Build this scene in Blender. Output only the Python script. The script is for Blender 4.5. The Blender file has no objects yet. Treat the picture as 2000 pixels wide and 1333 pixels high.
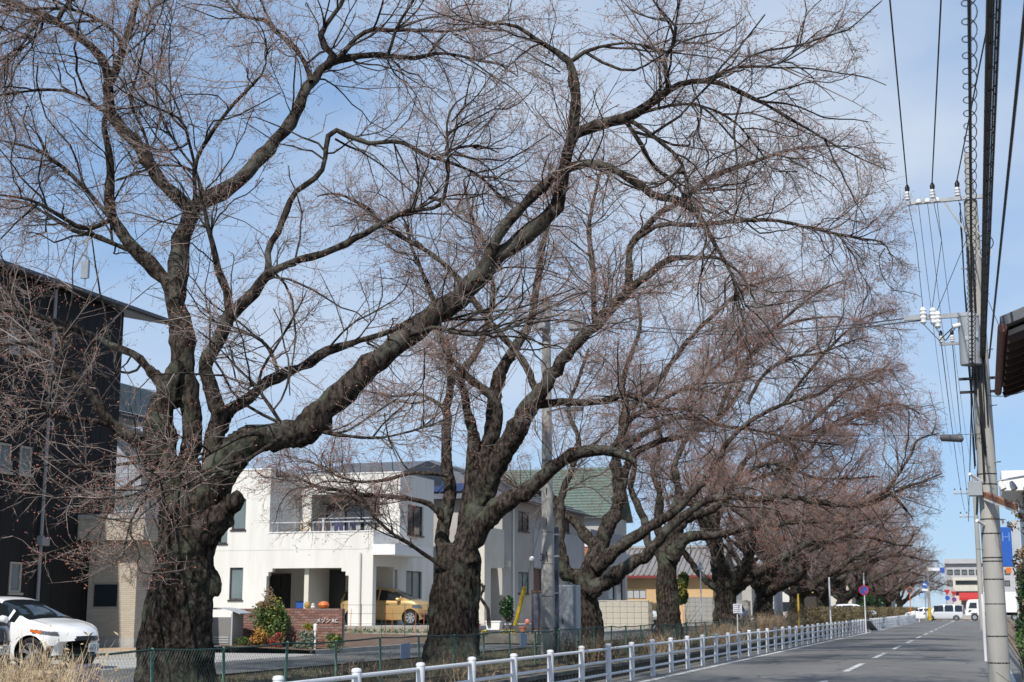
import bpy, bmesh, math, random
import numpy as np
from mathutils import Vector, Matrix, noise as mnoise

R = math.radians
SC = bpy.context.scene
COL = SC.collection
rng = np.random.default_rng(7)
random.seed(11)

# ------------------------------------------------------------------ camera
F_PX, W_PX, H_PX = 2778.0, 2000.0, 1333.0
PITCH = math.atan(520.5 / F_PX)
YAW = math.atan(920 / (F_PX * math.cos(PITCH) + 520.5 * math.sin(PITCH)))
EYE = Vector((0.0, 0.0, 1.5))
cam_d = bpy.data.cameras.new("camera")
cam_d.sensor_width = 36.0
cam_d.lens = 36.0 * F_PX / W_PX
cam_d.clip_end = 3000
cam_d.dof.use_dof = True
cam_d.dof.focus_distance = 25.0
cam_d.dof.aperture_fstop = 2.6
cam = bpy.data.objects.new("camera", cam_d)
COL.objects.link(cam)
cam.location = EYE
cam.rotation_euler = (R(90) + PITCH, 0, YAW)
SC.camera = cam

# ------------------------------------------------------------------ light
SUN_AZ = math.atan2(-0.095, -0.9955)      # where the sun stands, seen from above
SUN_EL = R(47)
sdir = Vector((math.sin(SUN_AZ) * math.cos(SUN_EL), math.cos(SUN_AZ) * math.cos(SUN_EL), math.sin(SUN_EL)))
sun_d = bpy.data.lights.new("sun", 'SUN')
sun_d.energy = 4.7
sun_d.angle = R(0.53)
sun_d.color = (1.0, 0.955, 0.89)
sun = bpy.data.objects.new("sun", sun_d)
COL.objects.link(sun)
sun.rotation_euler = sdir.to_track_quat('Z', 'Y').to_euler()

world = bpy.data.worlds.new("World")
SC.world = world
world.use_nodes = True
nt = world.node_tree
nt.nodes.clear()
wout = nt.nodes.new('ShaderNodeOutputWorld')
bg = nt.nodes.new('ShaderNodeBackground')
bg.inputs['Strength'].default_value = 0.122
sky = nt.nodes.new('ShaderNodeTexSky')
sky.sky_type = 'NISHITA'
sky.sun_disc = False
sky.sun_elevation = SUN_EL
sky.sun_rotation = SUN_AZ
sky.altitude = 100
sky.air_density = 1.0
sky.dust_density = 0.05
sky.ozone_density = 1.6
tc = nt.nodes.new('ShaderNodeTexCoord')
mp = nt.nodes.new('ShaderNodeMapping')
mp.inputs['Rotation'].default_value = (0.1, 0.25, 0.5)
mp.inputs['Scale'].default_value = (1.7, 2.0, 4.2)
mp.inputs['Location'].default_value = (2.0, 3.0, 8.0)
nz = nt.nodes.new('ShaderNodeTexNoise')
nz.inputs['Scale'].default_value = 1.15
nz.inputs['Detail'].default_value = 7
nz.inputs['Roughness'].default_value = 0.5
nz.inputs['Distortion'].default_value = 0.25
cr = nt.nodes.new('ShaderNodeValToRGB')
cr.color_ramp.elements[0].position = 0.42
cr.color_ramp.elements[0].color = (0.0, 0.0, 0.0, 1)
cr.color_ramp.elements[1].position = 0.66
cr.color_ramp.elements[1].color = (0.8, 0.8, 0.8, 1)
mx = nt.nodes.new('ShaderNodeMix')
mx.data_type = 'RGBA'
mx.inputs[7].default_value = (5.5, 6.15, 7.1, 1)
nt.links.new(tc.outputs['Generated'], mp.inputs['Vector'])
nt.links.new(mp.outputs[0], nz.inputs['Vector'])
nt.links.new(nz.outputs[0], cr.inputs[0])
nt.links.new(cr.outputs[0], mx.inputs[0])
# even out the sky's steep brightening toward the horizon
gm = nt.nodes.new('ShaderNodeGamma')
gm.inputs[1].default_value = 0.35
tn = nt.nodes.new('ShaderNodeMix')
tn.data_type = 'RGBA'
tn.blend_type = 'MULTIPLY'
tn.inputs[0].default_value = 1.0
tn.inputs[7].default_value = (1.90, 2.62, 3.62, 1)
nt.links.new(sky.outputs[0], gm.inputs[0])
nt.links.new(gm.outputs[0], tn.inputs[6])
nt.links.new(tn.outputs[2], mx.inputs[6])
nt.links.new(mx.outputs[2], bg.inputs[0])
nt.links.new(bg.outputs[0], wout.inputs[0])

SC.view_settings.view_transform = 'Standard'
SC.view_settings.look = 'None'
SC.view_settings.exposure = 0.0
SC.view_settings.gamma = 1.0
SC.cycles.max_bounces = 5
SC.cycles.diffuse_bounces = 2
SC.cycles.glossy_bounces = 3
SC.cycles.transmission_bounces = 4
SC.cycles.transparent_max_bounces = 6

# ------------------------------------------------------------------ measuring: a photo pixel to a place
CP, SP, CY, SY = math.cos(PITCH), math.sin(PITCH), math.cos(YAW), math.sin(YAW)
RT = Vector((CY, SY, 0)); FW = Vector((-SY * CP, CY * CP, SP)); UP = Vector((SY * SP, -CY * SP, CP)); FH = Vector((-SY, CY, 0))
def ray(px, py):
    return FW * F_PX + RT * (px - 1000.0) - UP * (py - 666.5)
def P(px, py, D):            # at horizontal depth D
    d = ray(px, py); return EYE + d * (D / d.dot(FH))
def G(px, py, z):            # on the level z
    d = ray(px, py); return EYE + d * ((z - EYE.z) / d.z)
def PX(px, py, X):           # on the plane x = X
    d = ray(px, py); return EYE + d * ((X - EYE.x) / d.x)
def PY(px, py, Y):           # on the plane y = Y
    d = ray(px, py); return EYE + d * ((Y - EYE.y) / d.y)
def D_of(p): return (Vector(p) - EYE).dot(FH)

# ------------------------------------------------------------------ materials
MATS = {}
def mat(name, col, rough=0.7, col2=None, scale=4.0, bump=0.0, bscale=None, metal=0.0, spec=0.5, stretch=None, detail=5, lo=0.35, hi=0.65, emit=None, coat=0.0, world=False):
    if name in MATS: return MATS[name]
    m = bpy.data.materials.new(name); m.use_nodes = True
    n = m.node_tree; b = n.nodes['Principled BSDF']
    b.inputs['Base Color'].default_value = (*col, 1); b.inputs['Roughness'].default_value = rough
    b.inputs['Metallic'].default_value = metal; b.inputs['Specular IOR Level'].default_value = spec
    b.inputs['Coat Weight'].default_value = coat
    if emit:
        b.inputs['Emission Color'].default_value = (*emit[:3], 1); b.inputs['Emission Strength'].default_value = emit[3]
    if col2 or bump:
        t = n.nodes.new('ShaderNodeTexCoord'); mpn = n.nodes.new('ShaderNodeMapping')
        if stretch: mpn.inputs['Scale'].default_value = stretch
        n.links.new(n.nodes.new('ShaderNodeNewGeometry').outputs['Position'] if world else t.outputs['Object'], mpn.inputs[0])
    if col2:
        z = n.nodes.new('ShaderNodeTexNoise'); z.inputs['Scale'].default_value = scale; z.inputs['Detail'].default_value = detail
        z.inputs['Roughness'].default_value = 0.6
        r = n.nodes.new('ShaderNodeValToRGB'); e = r.color_ramp.elements
        e[0].position, e[1].position = lo, hi; e[0].color, e[1].color = (*col, 1), (*col2, 1)
        n.links.new(mpn.outputs[0], z.inputs['Vector']); n.links.new(z.outputs[0], r.inputs[0]); n.links.new(r.outputs[0], b.inputs['Base Color'])
    if bump:
        z = n.nodes.new('ShaderNodeTexNoise'); z.inputs['Scale'].default_value = bscale or scale * 4; z.inputs['Detail'].default_value = 6
        bn = n.nodes.new('ShaderNodeBump'); bn.inputs['Strength'].default_value = bump; bn.inputs['Distance'].default_value = 0.03
        n.links.new(mpn.outputs[0], z.inputs['Vector']); n.links.new(z.outputs[0], bn.inputs['Height']); n.links.new(bn.outputs[0], b.inputs['Normal'])
    MATS[name] = m; return m

def lin(r, g, b):            # 8-bit picture colour to linear
    f = lambda c: (c / 255 / 12.92) if c <= 10 else (((c / 255) + 0.055) / 1.055) ** 2.4
    return (f(r), f(g), f(b))

# ------------------------------------------------------------------ object helpers
ORIG = {}
def tag(o, label=None, cat=None, group=None, kind=None):
    if label: o['label'] = label
    if cat: o['category'] = cat
    if group: o['group'] = group
    if kind: o['kind'] = kind
    return o
def thing(name, label, cat, loc=(0, 0, 0), group=None, rz=0.0):
    o = bpy.data.objects.new(name, None); COL.objects.link(o)
    o.empty_display_size = 0.3; o.location = loc; o.rotation_euler = (0, 0, rz)
    ORIG[o] = Vector(loc)
    return tag(o, label, cat, group)
def link(name, me, m=None, parent=None, loc=None):
    o = bpy.data.objects.new(name, me); COL.objects.link(o)
    if m is not None and not me.materials: me.materials.append(m)
    if parent: o.parent = parent
    if loc is not None: o.location = loc
    return o
def copy_tree(o, parent=None):
    c = o.copy(); COL.objects.link(c); c.parent = parent
    if parent is None: ORIG[c] = Vector(c.location)
    for ch in [x for x in o.children]: copy_tree(ch, c)
    return c

class MB:
    def __init__(s): s.v = []; s.f = []
    def add(s, vs, fs):
        b = len(s.v); s.v += [tuple(v) for v in vs]; s.f += [tuple(b + i for i in f) for f in fs]; return s
    def box(s, a, b):
        x0, y0, z0 = (min(a[i], b[i]) for i in range(3)); x1, y1, z1 = (max(a[i], b[i]) for i in range(3))
        return s.add([(x0,y0,z0),(x1,y0,z0),(x1,y1,z0),(x0,y1,z0),(x0,y0,z1),(x1,y0,z1),(x1,y1,z1),(x0,y1,z1)],
                     [(0,3,2,1),(4,5,6,7),(0,1,5,4),(1,2,6,5),(2,3,7,6),(3,0,4,7)])
    def obox(s, c, half, ux, uy, uz):
        c, ux, uy, uz = Vector(c), Vector(ux), Vector(uy), Vector(uz)
        vs = [c + ux*half[0]*i + uy*half[1]*j + uz*half[2]*k for k in (-1,1) for (i,j) in ((-1,-1),(1,-1),(1,1),(-1,1))]
        return s.add(vs, [(0,3,2,1),(4,5,6,7),(0,1,5,4),(1,2,6,5),(2,3,7,6),(3,0,4,7)])
    def bar(s, p, q, w, h=None, up=(0,0,1)):
        p, q = Vector(p), Vector(q); d = q - p; L = d.length
        if L < 1e-6: return s
        d /= L; u = Vector(up)
        if abs(d.dot(u)) > 0.98: u = Vector((0,1,0))
        sd = d.cross(u).normalized(); u2 = sd.cross(d)
        return s.obox((p+q)/2, (L/2, w/2, (h or w)/2), d, sd, u2)
    def tube(s, pts, rad, n=8, caps=True):
        pts = [Vector(p) for p in pts]; rad = rad if hasattr(rad, '__len__') else [rad]*len(pts)
        t0 = (pts[1]-pts[0]).normalized(); ref = Vector((0,0,1)) if abs(t0.z) < 0.9 else Vector((1,0,0))
        a = t0.cross(ref).normalized(); vs = []; fs = []; N = len(pts)
        for i, p in enumerate(pts):
            t = (pts[min(i+1,N-1)]-pts[max(i-1,0)])
            t = t.normalized() if t.length > 1e-9 else t0
            a = (a - t*a.dot(t)); a = a.normalized() if a.length > 1e-6 else t.orthogonal().normalized()
            b = t.cross(a)
            for k in range(n):
                an = 2*math.pi*k/n; vs.append(p + (a*math.cos(an)+b*math.sin(an))*rad[i])
        for i in range(N-1):
            for k in range(n):
                k2 = (k+1) % n; fs.append((i*n+k, i*n+k2, (i+1)*n+k2, (i+1)*n+k))
        if caps: fs.append(tuple(range(n-1,-1,-1))); fs.append(tuple((N-1)*n+k for k in range(n)))
        return s.add(vs, fs)
    def cyl(s, p, q, r0, r1=None, n=12): return s.tube([p, q], [r0, r0 if r1 is None else r1], n)
    def prism(s, poly, ext):          # planar polygon pushed along ext
        n = len(poly); e = Vector(ext); vs = [Vector(p) for p in poly]; vs += [p + e for p in vs]
        fs = [tuple(range(n-1,-1,-1)), tuple(range(n,2*n))] + [(i,(i+1)%n,n+(i+1)%n,n+i) for i in range(n)]
        return s.add(vs, fs)
    def lathe(s, prof, c=(0,0,0), n=16):   # prof: (r, z)
        c = Vector(c); vs = []; fs = []
        for r, z in prof:
            for k in range(n):
                an = 2*math.pi*k/n; vs.append(c + Vector((r*math.cos(an), r*math.sin(an), z)))
        for i in range(len(prof)-1):
            for k in range(n): fs.append((i*n+k, i*n+(k+1)%n, (i+1)*n+(k+1)%n, (i+1)*n+k))
        fs.append(tuple(range(n-1,-1,-1))); fs.append(tuple((len(prof)-1)*n+k for k in range(n)))
        return s.add(vs, fs)
    def mesh(s, name, org=(0,0,0), smooth=False, bevel=0.0):
        me = bpy.data.meshes.new(name); o = Vector(org)
        me.from_pydata([(v[0]-o.x, v[1]-o.y, v[2]-o.z) for v in s.v], [], s.f)
        bm = bmesh.new(); bm.from_mesh(me)
        bmesh.ops.recalc_face_normals(bm, faces=bm.faces)
        if bevel: bmesh.ops.bevel(bm, geom=[e for e in bm.edges if e.is_manifold and e.calc_face_angle(0) > 0.5], offset=bevel, segments=1, affect='EDGES')
        bm.to_mesh(me); bm.free()
        if smooth:
            me.polygons.foreach_set('use_smooth', [True]*len(me.polygons)); me.set_sharp_from_angle(angle=R(38))
        return me
    def build(s, name, m, parent=None, smooth=False, bevel=0.0):   # vertices given in world space
        if parent is not None:
            me = s.mesh(name, ORIG[parent], smooth, bevel); o = link(name, me, m, parent); ORIG[o] = ORIG[parent]
        else:
            xs = np.array(s.v); c = Vector(((xs[:,0].min()+xs[:,0].max())/2, (xs[:,1].min()+xs[:,1].max())/2, xs[:,2].min()))
            me = s.mesh(name, c, smooth, bevel); o = link(name, me, m, None, c); ORIG[o] = c
        return o

def fast_mesh(name, V, Q, smooth=True):
    """V: (n,3) array, Q: (m,4) array of quads (a repeated last index makes a triangle)"""
    me = bpy.data.meshes.new(name)
    V = np.ascontiguousarray(V, dtype=np.float32); Q = np.asarray(Q)
    me.vertices.add(len(V)); me.vertices.foreach_set('co', V.ravel())
    k = Q.shape[1]
    me.loops.add(Q.size); me.loops.foreach_set('vertex_index', Q.ravel().astype(np.int32))
    me.polygons.add(len(Q))
    me.polygons.foreach_set('loop_start', np.arange(0, Q.size, k, dtype=np.int32))
    try: me.polygons.foreach_set('loop_total', np.full(len(Q), k, dtype=np.int32))
    except Exception: pass
    if smooth: me.polygons.foreach_set('use_smooth', np.ones(len(Q), dtype=bool))
    me.update(calc_edges=True)
    return me

def text_mesh(name, s, size, m, loc, ux, uz, parent=None, depth=0.004, align='CENTER'):
    """flat lettering: ux along the line, uz up the letters"""
    cu = bpy.data.curves.new(name, 'FONT'); cu.body = s; cu.size = size; cu.align_x = align; cu.align_y = 'CENTER'; cu.extrude = depth; cu.resolution_u = 2
    to = bpy.data.objects.new(name, cu); COL.objects.link(to)
    dg = bpy.context.evaluated_depsgraph_get(); me = bpy.data.meshes.new_from_object(to.evaluated_get(dg))
    bpy.data.objects.remove(to); bpy.data.curves.remove(cu)
    ux, uz = Vector(ux).normalized(), Vector(uz).normalized(); n = ux.cross(uz)
    o = ORIG[parent] if parent else Vector((0,0,0)); loc = Vector(loc) - o
    me.transform(Matrix(((ux.x,uz.x,n.x,loc.x),(ux.y,uz.y,n.y,loc.y),(ux.z,uz.z,n.z,loc.z),(0,0,0,1))))
    me.name = name; me.materials.clear()
    ob = link(name, me, m, parent); ORIG[ob] = o
    return ob
# ------------------------------------------------------------------ ground, road, canal
def strip(name, m, xs, zs, y0, y1, seg=2, kind='structure'):
    """a sheet running along the road with the cross-section xs/zs"""
    mb = MB(); n = len(xs)
    for j in range(seg + 1):
        y = y0 + (y1 - y0) * j / seg
        for x, z in zip(xs, zs): mb.v.append((x, y, z))
    for j in range(seg):
        for i in range(n - 1): mb.f.append((j*n+i, j*n+i+1, (j+1)*n+i+1, (j+1)*n+i))
    o = mb.build(name, m); o['kind'] = kind; return o

def asphalt(name, c1, c2, tyre=True):
    m = bpy.data.materials.new(name); m.use_nodes = True; n = m.node_tree; b = n.nodes['Principled BSDF']
    b.inputs['Roughness'].default_value = 0.85; b.inputs['Specular IOR Level'].default_value = 0.3
    t = n.nodes.new('ShaderNodeTexCoord')
    def nz_(sc, det, st=(1,1,1)):
        q = n.nodes.new('ShaderNodeMapping'); q.inputs['Scale'].default_value = st; z = n.nodes.new('ShaderNodeTexNoise')
        z.inputs['Scale'].default_value = sc; z.inputs['Detail'].default_value = det; n.links.new(t.outputs['Object'], q.inputs[0]); n.links.new(q.outputs[0], z.inputs['Vector']); return z
    a = nz_(0.35, 6, (1.0, 0.25, 1)); f = nz_(60, 3)
    r = n.nodes.new('ShaderNodeValToRGB'); e = r.color_ramp.elements; e[0].position, e[1].position = 0.3, 0.7; e[0].color, e[1].color = (*c1, 1), (*c2, 1)
    n.links.new(a.outputs[0], r.inputs[0])
    r2 = n.nodes.new('ShaderNodeValToRGB'); e = r2.color_ramp.elements; e[0].position, e[1].position = 0.3, 0.72; e[0].color, e[1].color = (0.7,0.7,0.7,1), (1.25,1.25,1.25,1)
    n.links.new(f.outputs[0], r2.inputs[0])
    mxn = n.nodes.new('ShaderNodeMix'); mxn.data_type = 'RGBA'; mxn.blend_type = 'MULTIPLY'; mxn.inputs[0].default_value = 1
    n.links.new(r.outputs[0], mxn.inputs[6]); n.links.new(r2.outputs[0], mxn.inputs[7])
    # sealed cracks
    v = n.nodes.new('ShaderNodeTexVoronoi'); v.feature = 'DISTANCE_TO_EDGE'; v.inputs['Scale'].default_value = 0.33
    wn = nz_(1.2, 4); ad = n.nodes.new('ShaderNodeVectorMath'); ad.operation = 'MULTIPLY_ADD'; ad.inputs[1].default_value = (0.6,0.6,0.6)
    n.links.new(wn.outputs[1], ad.inputs[0]); n.links.new(t.outputs['Object'], ad.inputs[2]); n.links.new(ad.outputs[0], v.inputs['Vector'])
    r3 = n.nodes.new('ShaderNodeValToRGB'); e = r3.color_ramp.elements; e[0].position, e[1].position = 0.006, 0.014; e[0].color, e[1].color = (0.55,0.55,0.55,1), (1,1,1,1)
    n.links.new(v.outputs['Distance'], r3.inputs[0])
    m3 = n.nodes.new('ShaderNodeMix'); m3.data_type = 'RGBA'; m3.blend_type = 'MULTIPLY'; m3.inputs[0].default_value = 0.8
    n.links.new(mxn.outputs[2], m3.inputs[6]); n.links.new(r3.outputs[0], m3.inputs[7]); n.links.new(m3.outputs[2], b.inputs['Base Color'])
    bn = n.nodes.new('ShaderNodeBump'); bn.inputs['Strength'].default_value = 0.5; bn.inputs['Distance'].default_value = 0.01
    n.links.new(f.outputs[0], bn.inputs['Height']); n.links.new(bn.outputs[0], b.inputs['Normal']); MATS[name] = m; return m
M_ASPH = asphalt('road_asphalt', (0.135, 0.131, 0.125), (0.19, 0.185, 0.176))
M_ASPH2 = asphalt('street_asphalt', (0.13, 0.128, 0.125), (0.18, 0.177, 0.17))
M_PAINT = mat('road_paint', (0.62, 0.62, 0.60), 0.75, (0.17, 0.17, 0.165), scale=4, lo=0.46, hi=0.62, world=True)
M_ORANGE_PAINT = mat('orange_road_paint', (0.70, 0.25, 0.04), 0.7, (0.25, 0.14, 0.08), scale=6, lo=0.48, hi=0.66)
M_CONC = mat('concrete', (0.30, 0.29, 0.27), 0.85, (0.42, 0.41, 0.38), scale=2.5, bump=0.3, bscale=20)
M_CONC_OLD = mat('old_concrete', (0.10, 0.095, 0.08), 0.9, (0.24, 0.22, 0.18), scale=2.2, bump=0.5, bscale=14)
M_EARTH = mat('earth', (0.10, 0.075, 0.05), 0.95, (0.21, 0.165, 0.115), scale=1.6, bump=0.8, bscale=9, detail=9)
M_SOIL = mat('tilled_soil', (0.105, 0.062, 0.04), 0.95, (0.19, 0.12, 0.08), scale=3.0, bump=0.9, bscale=12)
M_GRASSG = mat('bank_ground', (0.055, 0.043, 0.028), 0.95, (0.115, 0.092, 0.052), scale=1.2, bump=0.8, bscale=10, detail=8)
M_LOT = mat('lot_concrete', (0.36, 0.35, 0.33), 0.85, (0.46, 0.45, 0.42), scale=0.8, bump=0.15)
M_WATER = mat('canal_water', (0.02, 0.025, 0.02), 0.08, spec=0.6)

YE = 172.0        # where the road meets the cross street
g = MB(); g.add([(-900,-200,-2.2),(900,-200,-2.2),(900,1800,-2.2),(-900,1800,-2.2)], [(0,1,2,3)])
tag(g.build('ground', M_EARTH), kind='structure')
# far land, level with the road, either side and beyond
for x0, x1, y0, y1 in ((-900, -24.5, -60, 1800), (8, 900, -60, 1800), (-24.5, 8, YE + 12, 1800)):
    q = MB(); q.add([(x0,y0,-0.06),(x1,y0,-0.06),(x1,y1,-0.06),(x0,y1,-0.06)], [(0,1,2,3)]); tag(q.build('terrain', M_EARTH), kind='structure')
road = strip('road', M_ASPH, [-7.35, -7.0, -3.1, 0.75, 0.95], [0, 0, 0.05, 0, 0], -30, YE, 1)
strip('cross_street', M_ASPH, [-60, 60], [0.0, 0.0], YE, YE + 11, 1)
strip('verge', M_EARTH, [0.95, 1.3, 8.2], [-0.004, 0.05, 0.12], -30, YE, 1)
# edge lines, centre dashes
e1 = MB(); e1.add([(-6.78,-30,0.004+0.0034),(-6.62,-30,0.0055+0.004),(-6.62,YE-8,0.0055+0.004),(-6.78,YE-8,0.004+0.0034)], [(0,1,2,3)])
edge = e1.build('edge_line', M_PAINT, road); edge['kind'] = 'structure'
e1 = MB(); e1.add([(0.42,-30,0.008),(0.56,-30,0.006),(0.56,YE-8,0.006),(0.42,YE-8,0.008)], [(0,1,2,3)])
e1.build('edge_line', M_PAINT, road)
dash = MB(); dash.add([(-3.17,0,0.056),(-3.02,0,0.056),(-3.02,5.0,0.056),(-3.17,5.0,0.056)], [(0,1,2,3)])
dm = dash.mesh('centre_dash')
y = 34.1 - 18.6
while y < YE - 24:
    link('centre_dash', dm, M_PAINT, road, Vector((0, y, 0)) - ORIG[road]); y += 9.35
s = MB(); s.add([(-3.17,YE-22,0.056),(-3.02,YE-22,0.056),(-3.02,YE-4,0.056),(-3.17,YE-4,0.056)], [(0,1,2,3)]); s.build('centre_line', M_PAINT, road)
s = MB(); s.add([(-6.6,YE-4,0.06),(-3.2,YE-4,0.06),(-3.2,YE-3.4,0.06),(-6.6,YE-3.4,0.06)], [(0,1,2,3)]); s.build('stop_line', M_PAINT, road)
for k in range(7):      # crossing stripes by the junction
    s = MB(); x0 = -6.4 + k * 0.95; s.add([(x0,YE-2.6,0.06),(x0+0.5,YE-2.6,0.06),(x0+0.5,YE-0.2,0.06),(x0,YE-0.2,0.06)], [(0,1,2,3)]); s.build('crossing_stripe', M_PAINT, road)
# orange worn characters on the carriageway: broken bars
for (px, py) in ((1833, 1226), (1880, 1226.5), (1897, 1226.5), (1850, 1225.5)):
    pass
def orange_mark(yc, xs, h):
    for k, (xa, xb) in enumerate(xs):
        q = MB(); q.add([(xa,yc,0.05),(xb,yc,0.05),(xb,yc+h,0.05),(xa,yc+h,0.05)], [(0,1,2,3)]); q.build('orange_marking', M_ORANGE_PAINT, road)
for i in range(1):
    a = G(1872, 1226.5, 0.03); b = G(1908, 1227, 0.03); w = (b.x - a.x)
    orange_mark(a.y - 0.9, [(a.x, a.x+0.3*w), (a.x+0.36*w, a.x+0.44*w), (a.x+0.56*w, a.x+0.82*w), (a.x+0.86*w, b.x)], 0.35)
    orange_mark(a.y + 0.2, [(a.x+0.02*w, a.x+0.2*w), (a.x+0.3*w, a.x+0.42*w), (a.x+0.6*w, a.x+0.72*w), (a.x+0.8*w, b.x)], 0.35)
    a = G(1888, 1211, 0.03); b = G(1908, 1211.5, 0.03); w = (b.x - a.x)
    orange_mark(a.y - 1.5, [(a.x, a.x+0.36*w), (a.x+0.5*w, a.x+0.9*w)], 1.0)

# patches and a manhole in the carriageway
M_PATCH = asphalt('patch_asphalt', (0.105, 0.103, 0.10), (0.145, 0.142, 0.137))
for (x0, x1, y0, y1) in ((-5.9, -4.4, 41, 47.5), (-2.6, -1.2, 52, 53.4), (-6.4, -5.2, 66, 72), (-2.7, -0.4, 78, 80), (-5.5, -3.6, 93, 94.2)):
    z = lambda x: 0.05*(1-abs(x+3.1)/3.9) + 0.0045; q = MB(); q.add([(x0,y0,z(x0)),(x1,y0,z(x1)),(x1,y1,z(x1)),(x0,y1,z(x0))], [(0,1,2,3)]); q.build('asphalt_patch', M_PATCH, road)
for (mx_, my_) in ((-4.6, 57.0), (-1.5, 45.5)):
    q = MB(); q.lathe([(0.34, 0.0), (0.34, 0.006), (0.30, 0.010)], (mx_, my_, 0.05*(1-abs(mx_+3.1)/3.9) + 0.002), 24); q.build('manhole_cover', mat('cast_iron', (0.05, 0.045, 0.04), 0.6, (0.09, 0.08, 0.07), scale=30), road)
# canal between the road and the trees
strip('canal_wall', M_CONC_OLD, [-7.35, -7.36, -7.62, -7.66], [0.0, 0.02, 0.02, -1.5], -30, YE - 10, 1)
strip('canal_water', M_WATER, [-7.6, -10.5], [-1.35, -1.35], -30, YE - 10, 1)
strip('canal_bank', M_GRASSG, [-10.38, -10.42, -10.6, -11.0, -12.6, -14.0, -14.1], [-1.45, -0.2, -0.1, 0.06, 0.14, 0.17, 0.23], -30, YE - 10, 60)
strip('side_street', M_ASPH2, [-14.05, -15.7, -17.35], [0.235, 0.27, 0.235], -30, YE - 10, 1)
bank = [o for o in bpy.data.objects if o.name == 'canal_bank'][0]
me = bank.data
for v in me.vertices:          # uneven top of the bank
    n_ = mnoise.noise((v.co.x * 0.7, v.co.y * 0.35, 1.0)); 
    if v.co.z + ORIG[bank].z > -0.3 and v.co.z + ORIG[bank].z < 0.16: v.co.z += 0.07 * n_
# sheet piles on the far side of the canal: each rib its own piece, the farther ones joined
pile = MB()
pile.add([(0,0,0),(0.10,0.06,0),(0.10,0.19,0),(0,0.25,0),(0,0,1.2),(0.10,0.06,1.2),(0.10,0.19,1.2),(0,0.25,1.2)], [(0,1,5,4),(1,2,6,5),(2,3,7,6),(4,5,6,7)])
M_PILE = mat('sheet_pile', (0.10, 0.085, 0.065), 0.9, (0.27, 0.24, 0.19), scale=1.1, bump=0.4, bscale=12, stretch=(1,1,0.35))
pm = pile.mesh('sheet_pile')
pw = thing('retaining_wall', 'weathered ribbed sheet-pile wall along the far side of the canal', 'retaining wall', (-10.38, 24, -1.4))
for k in range(150):
    q = link('sheet_pile', pm, M_PILE, pw, (0.002, k * 0.33, 0))
mb = MB()
for k in range(150, 420):
    y0 = 24 + k * 0.33; mb.add([(-10.38,y0,-1.4),(-10.28,y0+.06,-1.4),(-10.28,y0+.19,-1.4),(-10.38,y0+.25,-1.4),(-10.38,y0,-.2),(-10.28,y0+.06,-.2),(-10.28,y0+.19,-.2),(-10.38,y0+.25,-.2)], [(0,1,5,4),(1,2,6,5),(2,3,7,6),(4,5,6,7)])
o = mb.build('sheet_pile_run', M_PILE, pw); o['kind'] = 'stuff'
mb = MB(); mb.box((-10.46, 24, -0.199), (-10.22, 163, -0.10)); mb.build('capping_beam', M_CONC_OLD, pw)
# plots left of the side street
strip('kerb', M_CONC, [-17.34, -17.35, -17.50, -17.51], [0.20, 0.36, 0.36, 0.28], 36.0, YE - 10, 1)
strip('lot', M_LOT, [-17.36, -24.6], [0.24, 0.26], -30, 36.4, 1)
strip('garden_soil', M_SOIL, [-17.5, -20, -24.6], [0.33, 0.42, 0.50], 36.4, 63.0, 8)
strip('yard', M_LOT, [-17.5, -24.6], [0.34, 0.36], 63.0, YE - 10, 1)
strip('back_yard', M_LOT, [-24.55, -60], [0.20, 0.20], -30, YE - 10, 1)
# ------------------------------------------------------------------ houses left of the side street
M_WHITE = mat('white_render', (0.70, 0.68, 0.625), 0.85, (0.55, 0.53, 0.475), scale=1.5, bump=0.08, bscale=60, stretch=(1,1,0.16), lo=0.48, hi=0.82)
M_WHITE2 = mat('white_trim', (0.80, 0.79, 0.76), 0.7)
M_CREAM = mat('cream_wall', (0.62, 0.585, 0.50), 0.85, (0.55, 0.52, 0.44), scale=1.0, bump=0.1, bscale=40)
M_GREYW = mat('grey_wall', (0.43, 0.405, 0.37), 0.85, (0.37, 0.345, 0.315), scale=0.8, bump=0.1, bscale=40)
M_GREYW2 = mat('pale_grey_tile', (0.46, 0.46, 0.47), 0.7, (0.40, 0.40, 0.41), scale=1.5)
M_BLACKW = mat('black_siding', (0.011, 0.0102, 0.0105), 0.7, (0.017, 0.016, 0.0165), spec=0.25, scale=3, bump=0.2, bscale=50, stretch=(1,1,0.3))
M_BLKTRIM = mat('dark_trim', (0.02, 0.02, 0.022), 0.5)
M_ROOFD = mat('slate_roof', (0.075, 0.078, 0.088), 0.6, (0.115, 0.12, 0.13), scale=5, bump=0.2)
M_ROOFG = mat('green_roof', (0.085, 0.12, 0.10), 0.65, (0.12, 0.16, 0.135), scale=4)
M_TILE = mat('roof_tile', (0.15, 0.14, 0.135), 0.6, (0.27, 0.255, 0.245), scale=6, bump=0.2)
M_REDTRIM = mat('red_gutter', (0.20, 0.035, 0.035), 0.5)
M_ORWALL = mat('apricot_wall', (0.60, 0.40, 0.20), 0.85, (0.52, 0.345, 0.18), scale=1)
M_GLASS = mat('window_glass', (0.025, 0.032, 0.036), 0.06, spec=0.8)
M_GLASS_PALE = mat('frosted_window', (0.16, 0.20, 0.20), 0.25, (0.12, 0.155, 0.155), scale=1.5, spec=0.6)
M_CURT = mat('net_curtain', (0.46, 0.47, 0.48), 0.8, (0.36, 0.37, 0.38), scale=8, stretch=(6,6,0.2))
M_ALU = mat('aluminium', (0.42, 0.43, 0.44), 0.5, metal=0.2)
M_FRAMEB = mat('bronze_frame', (0.05, 0.04, 0.035), 0.4, metal=0.4)
M_FRAMET = mat('beige_frame', (0.38, 0.33, 0.27), 0.5)
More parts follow.
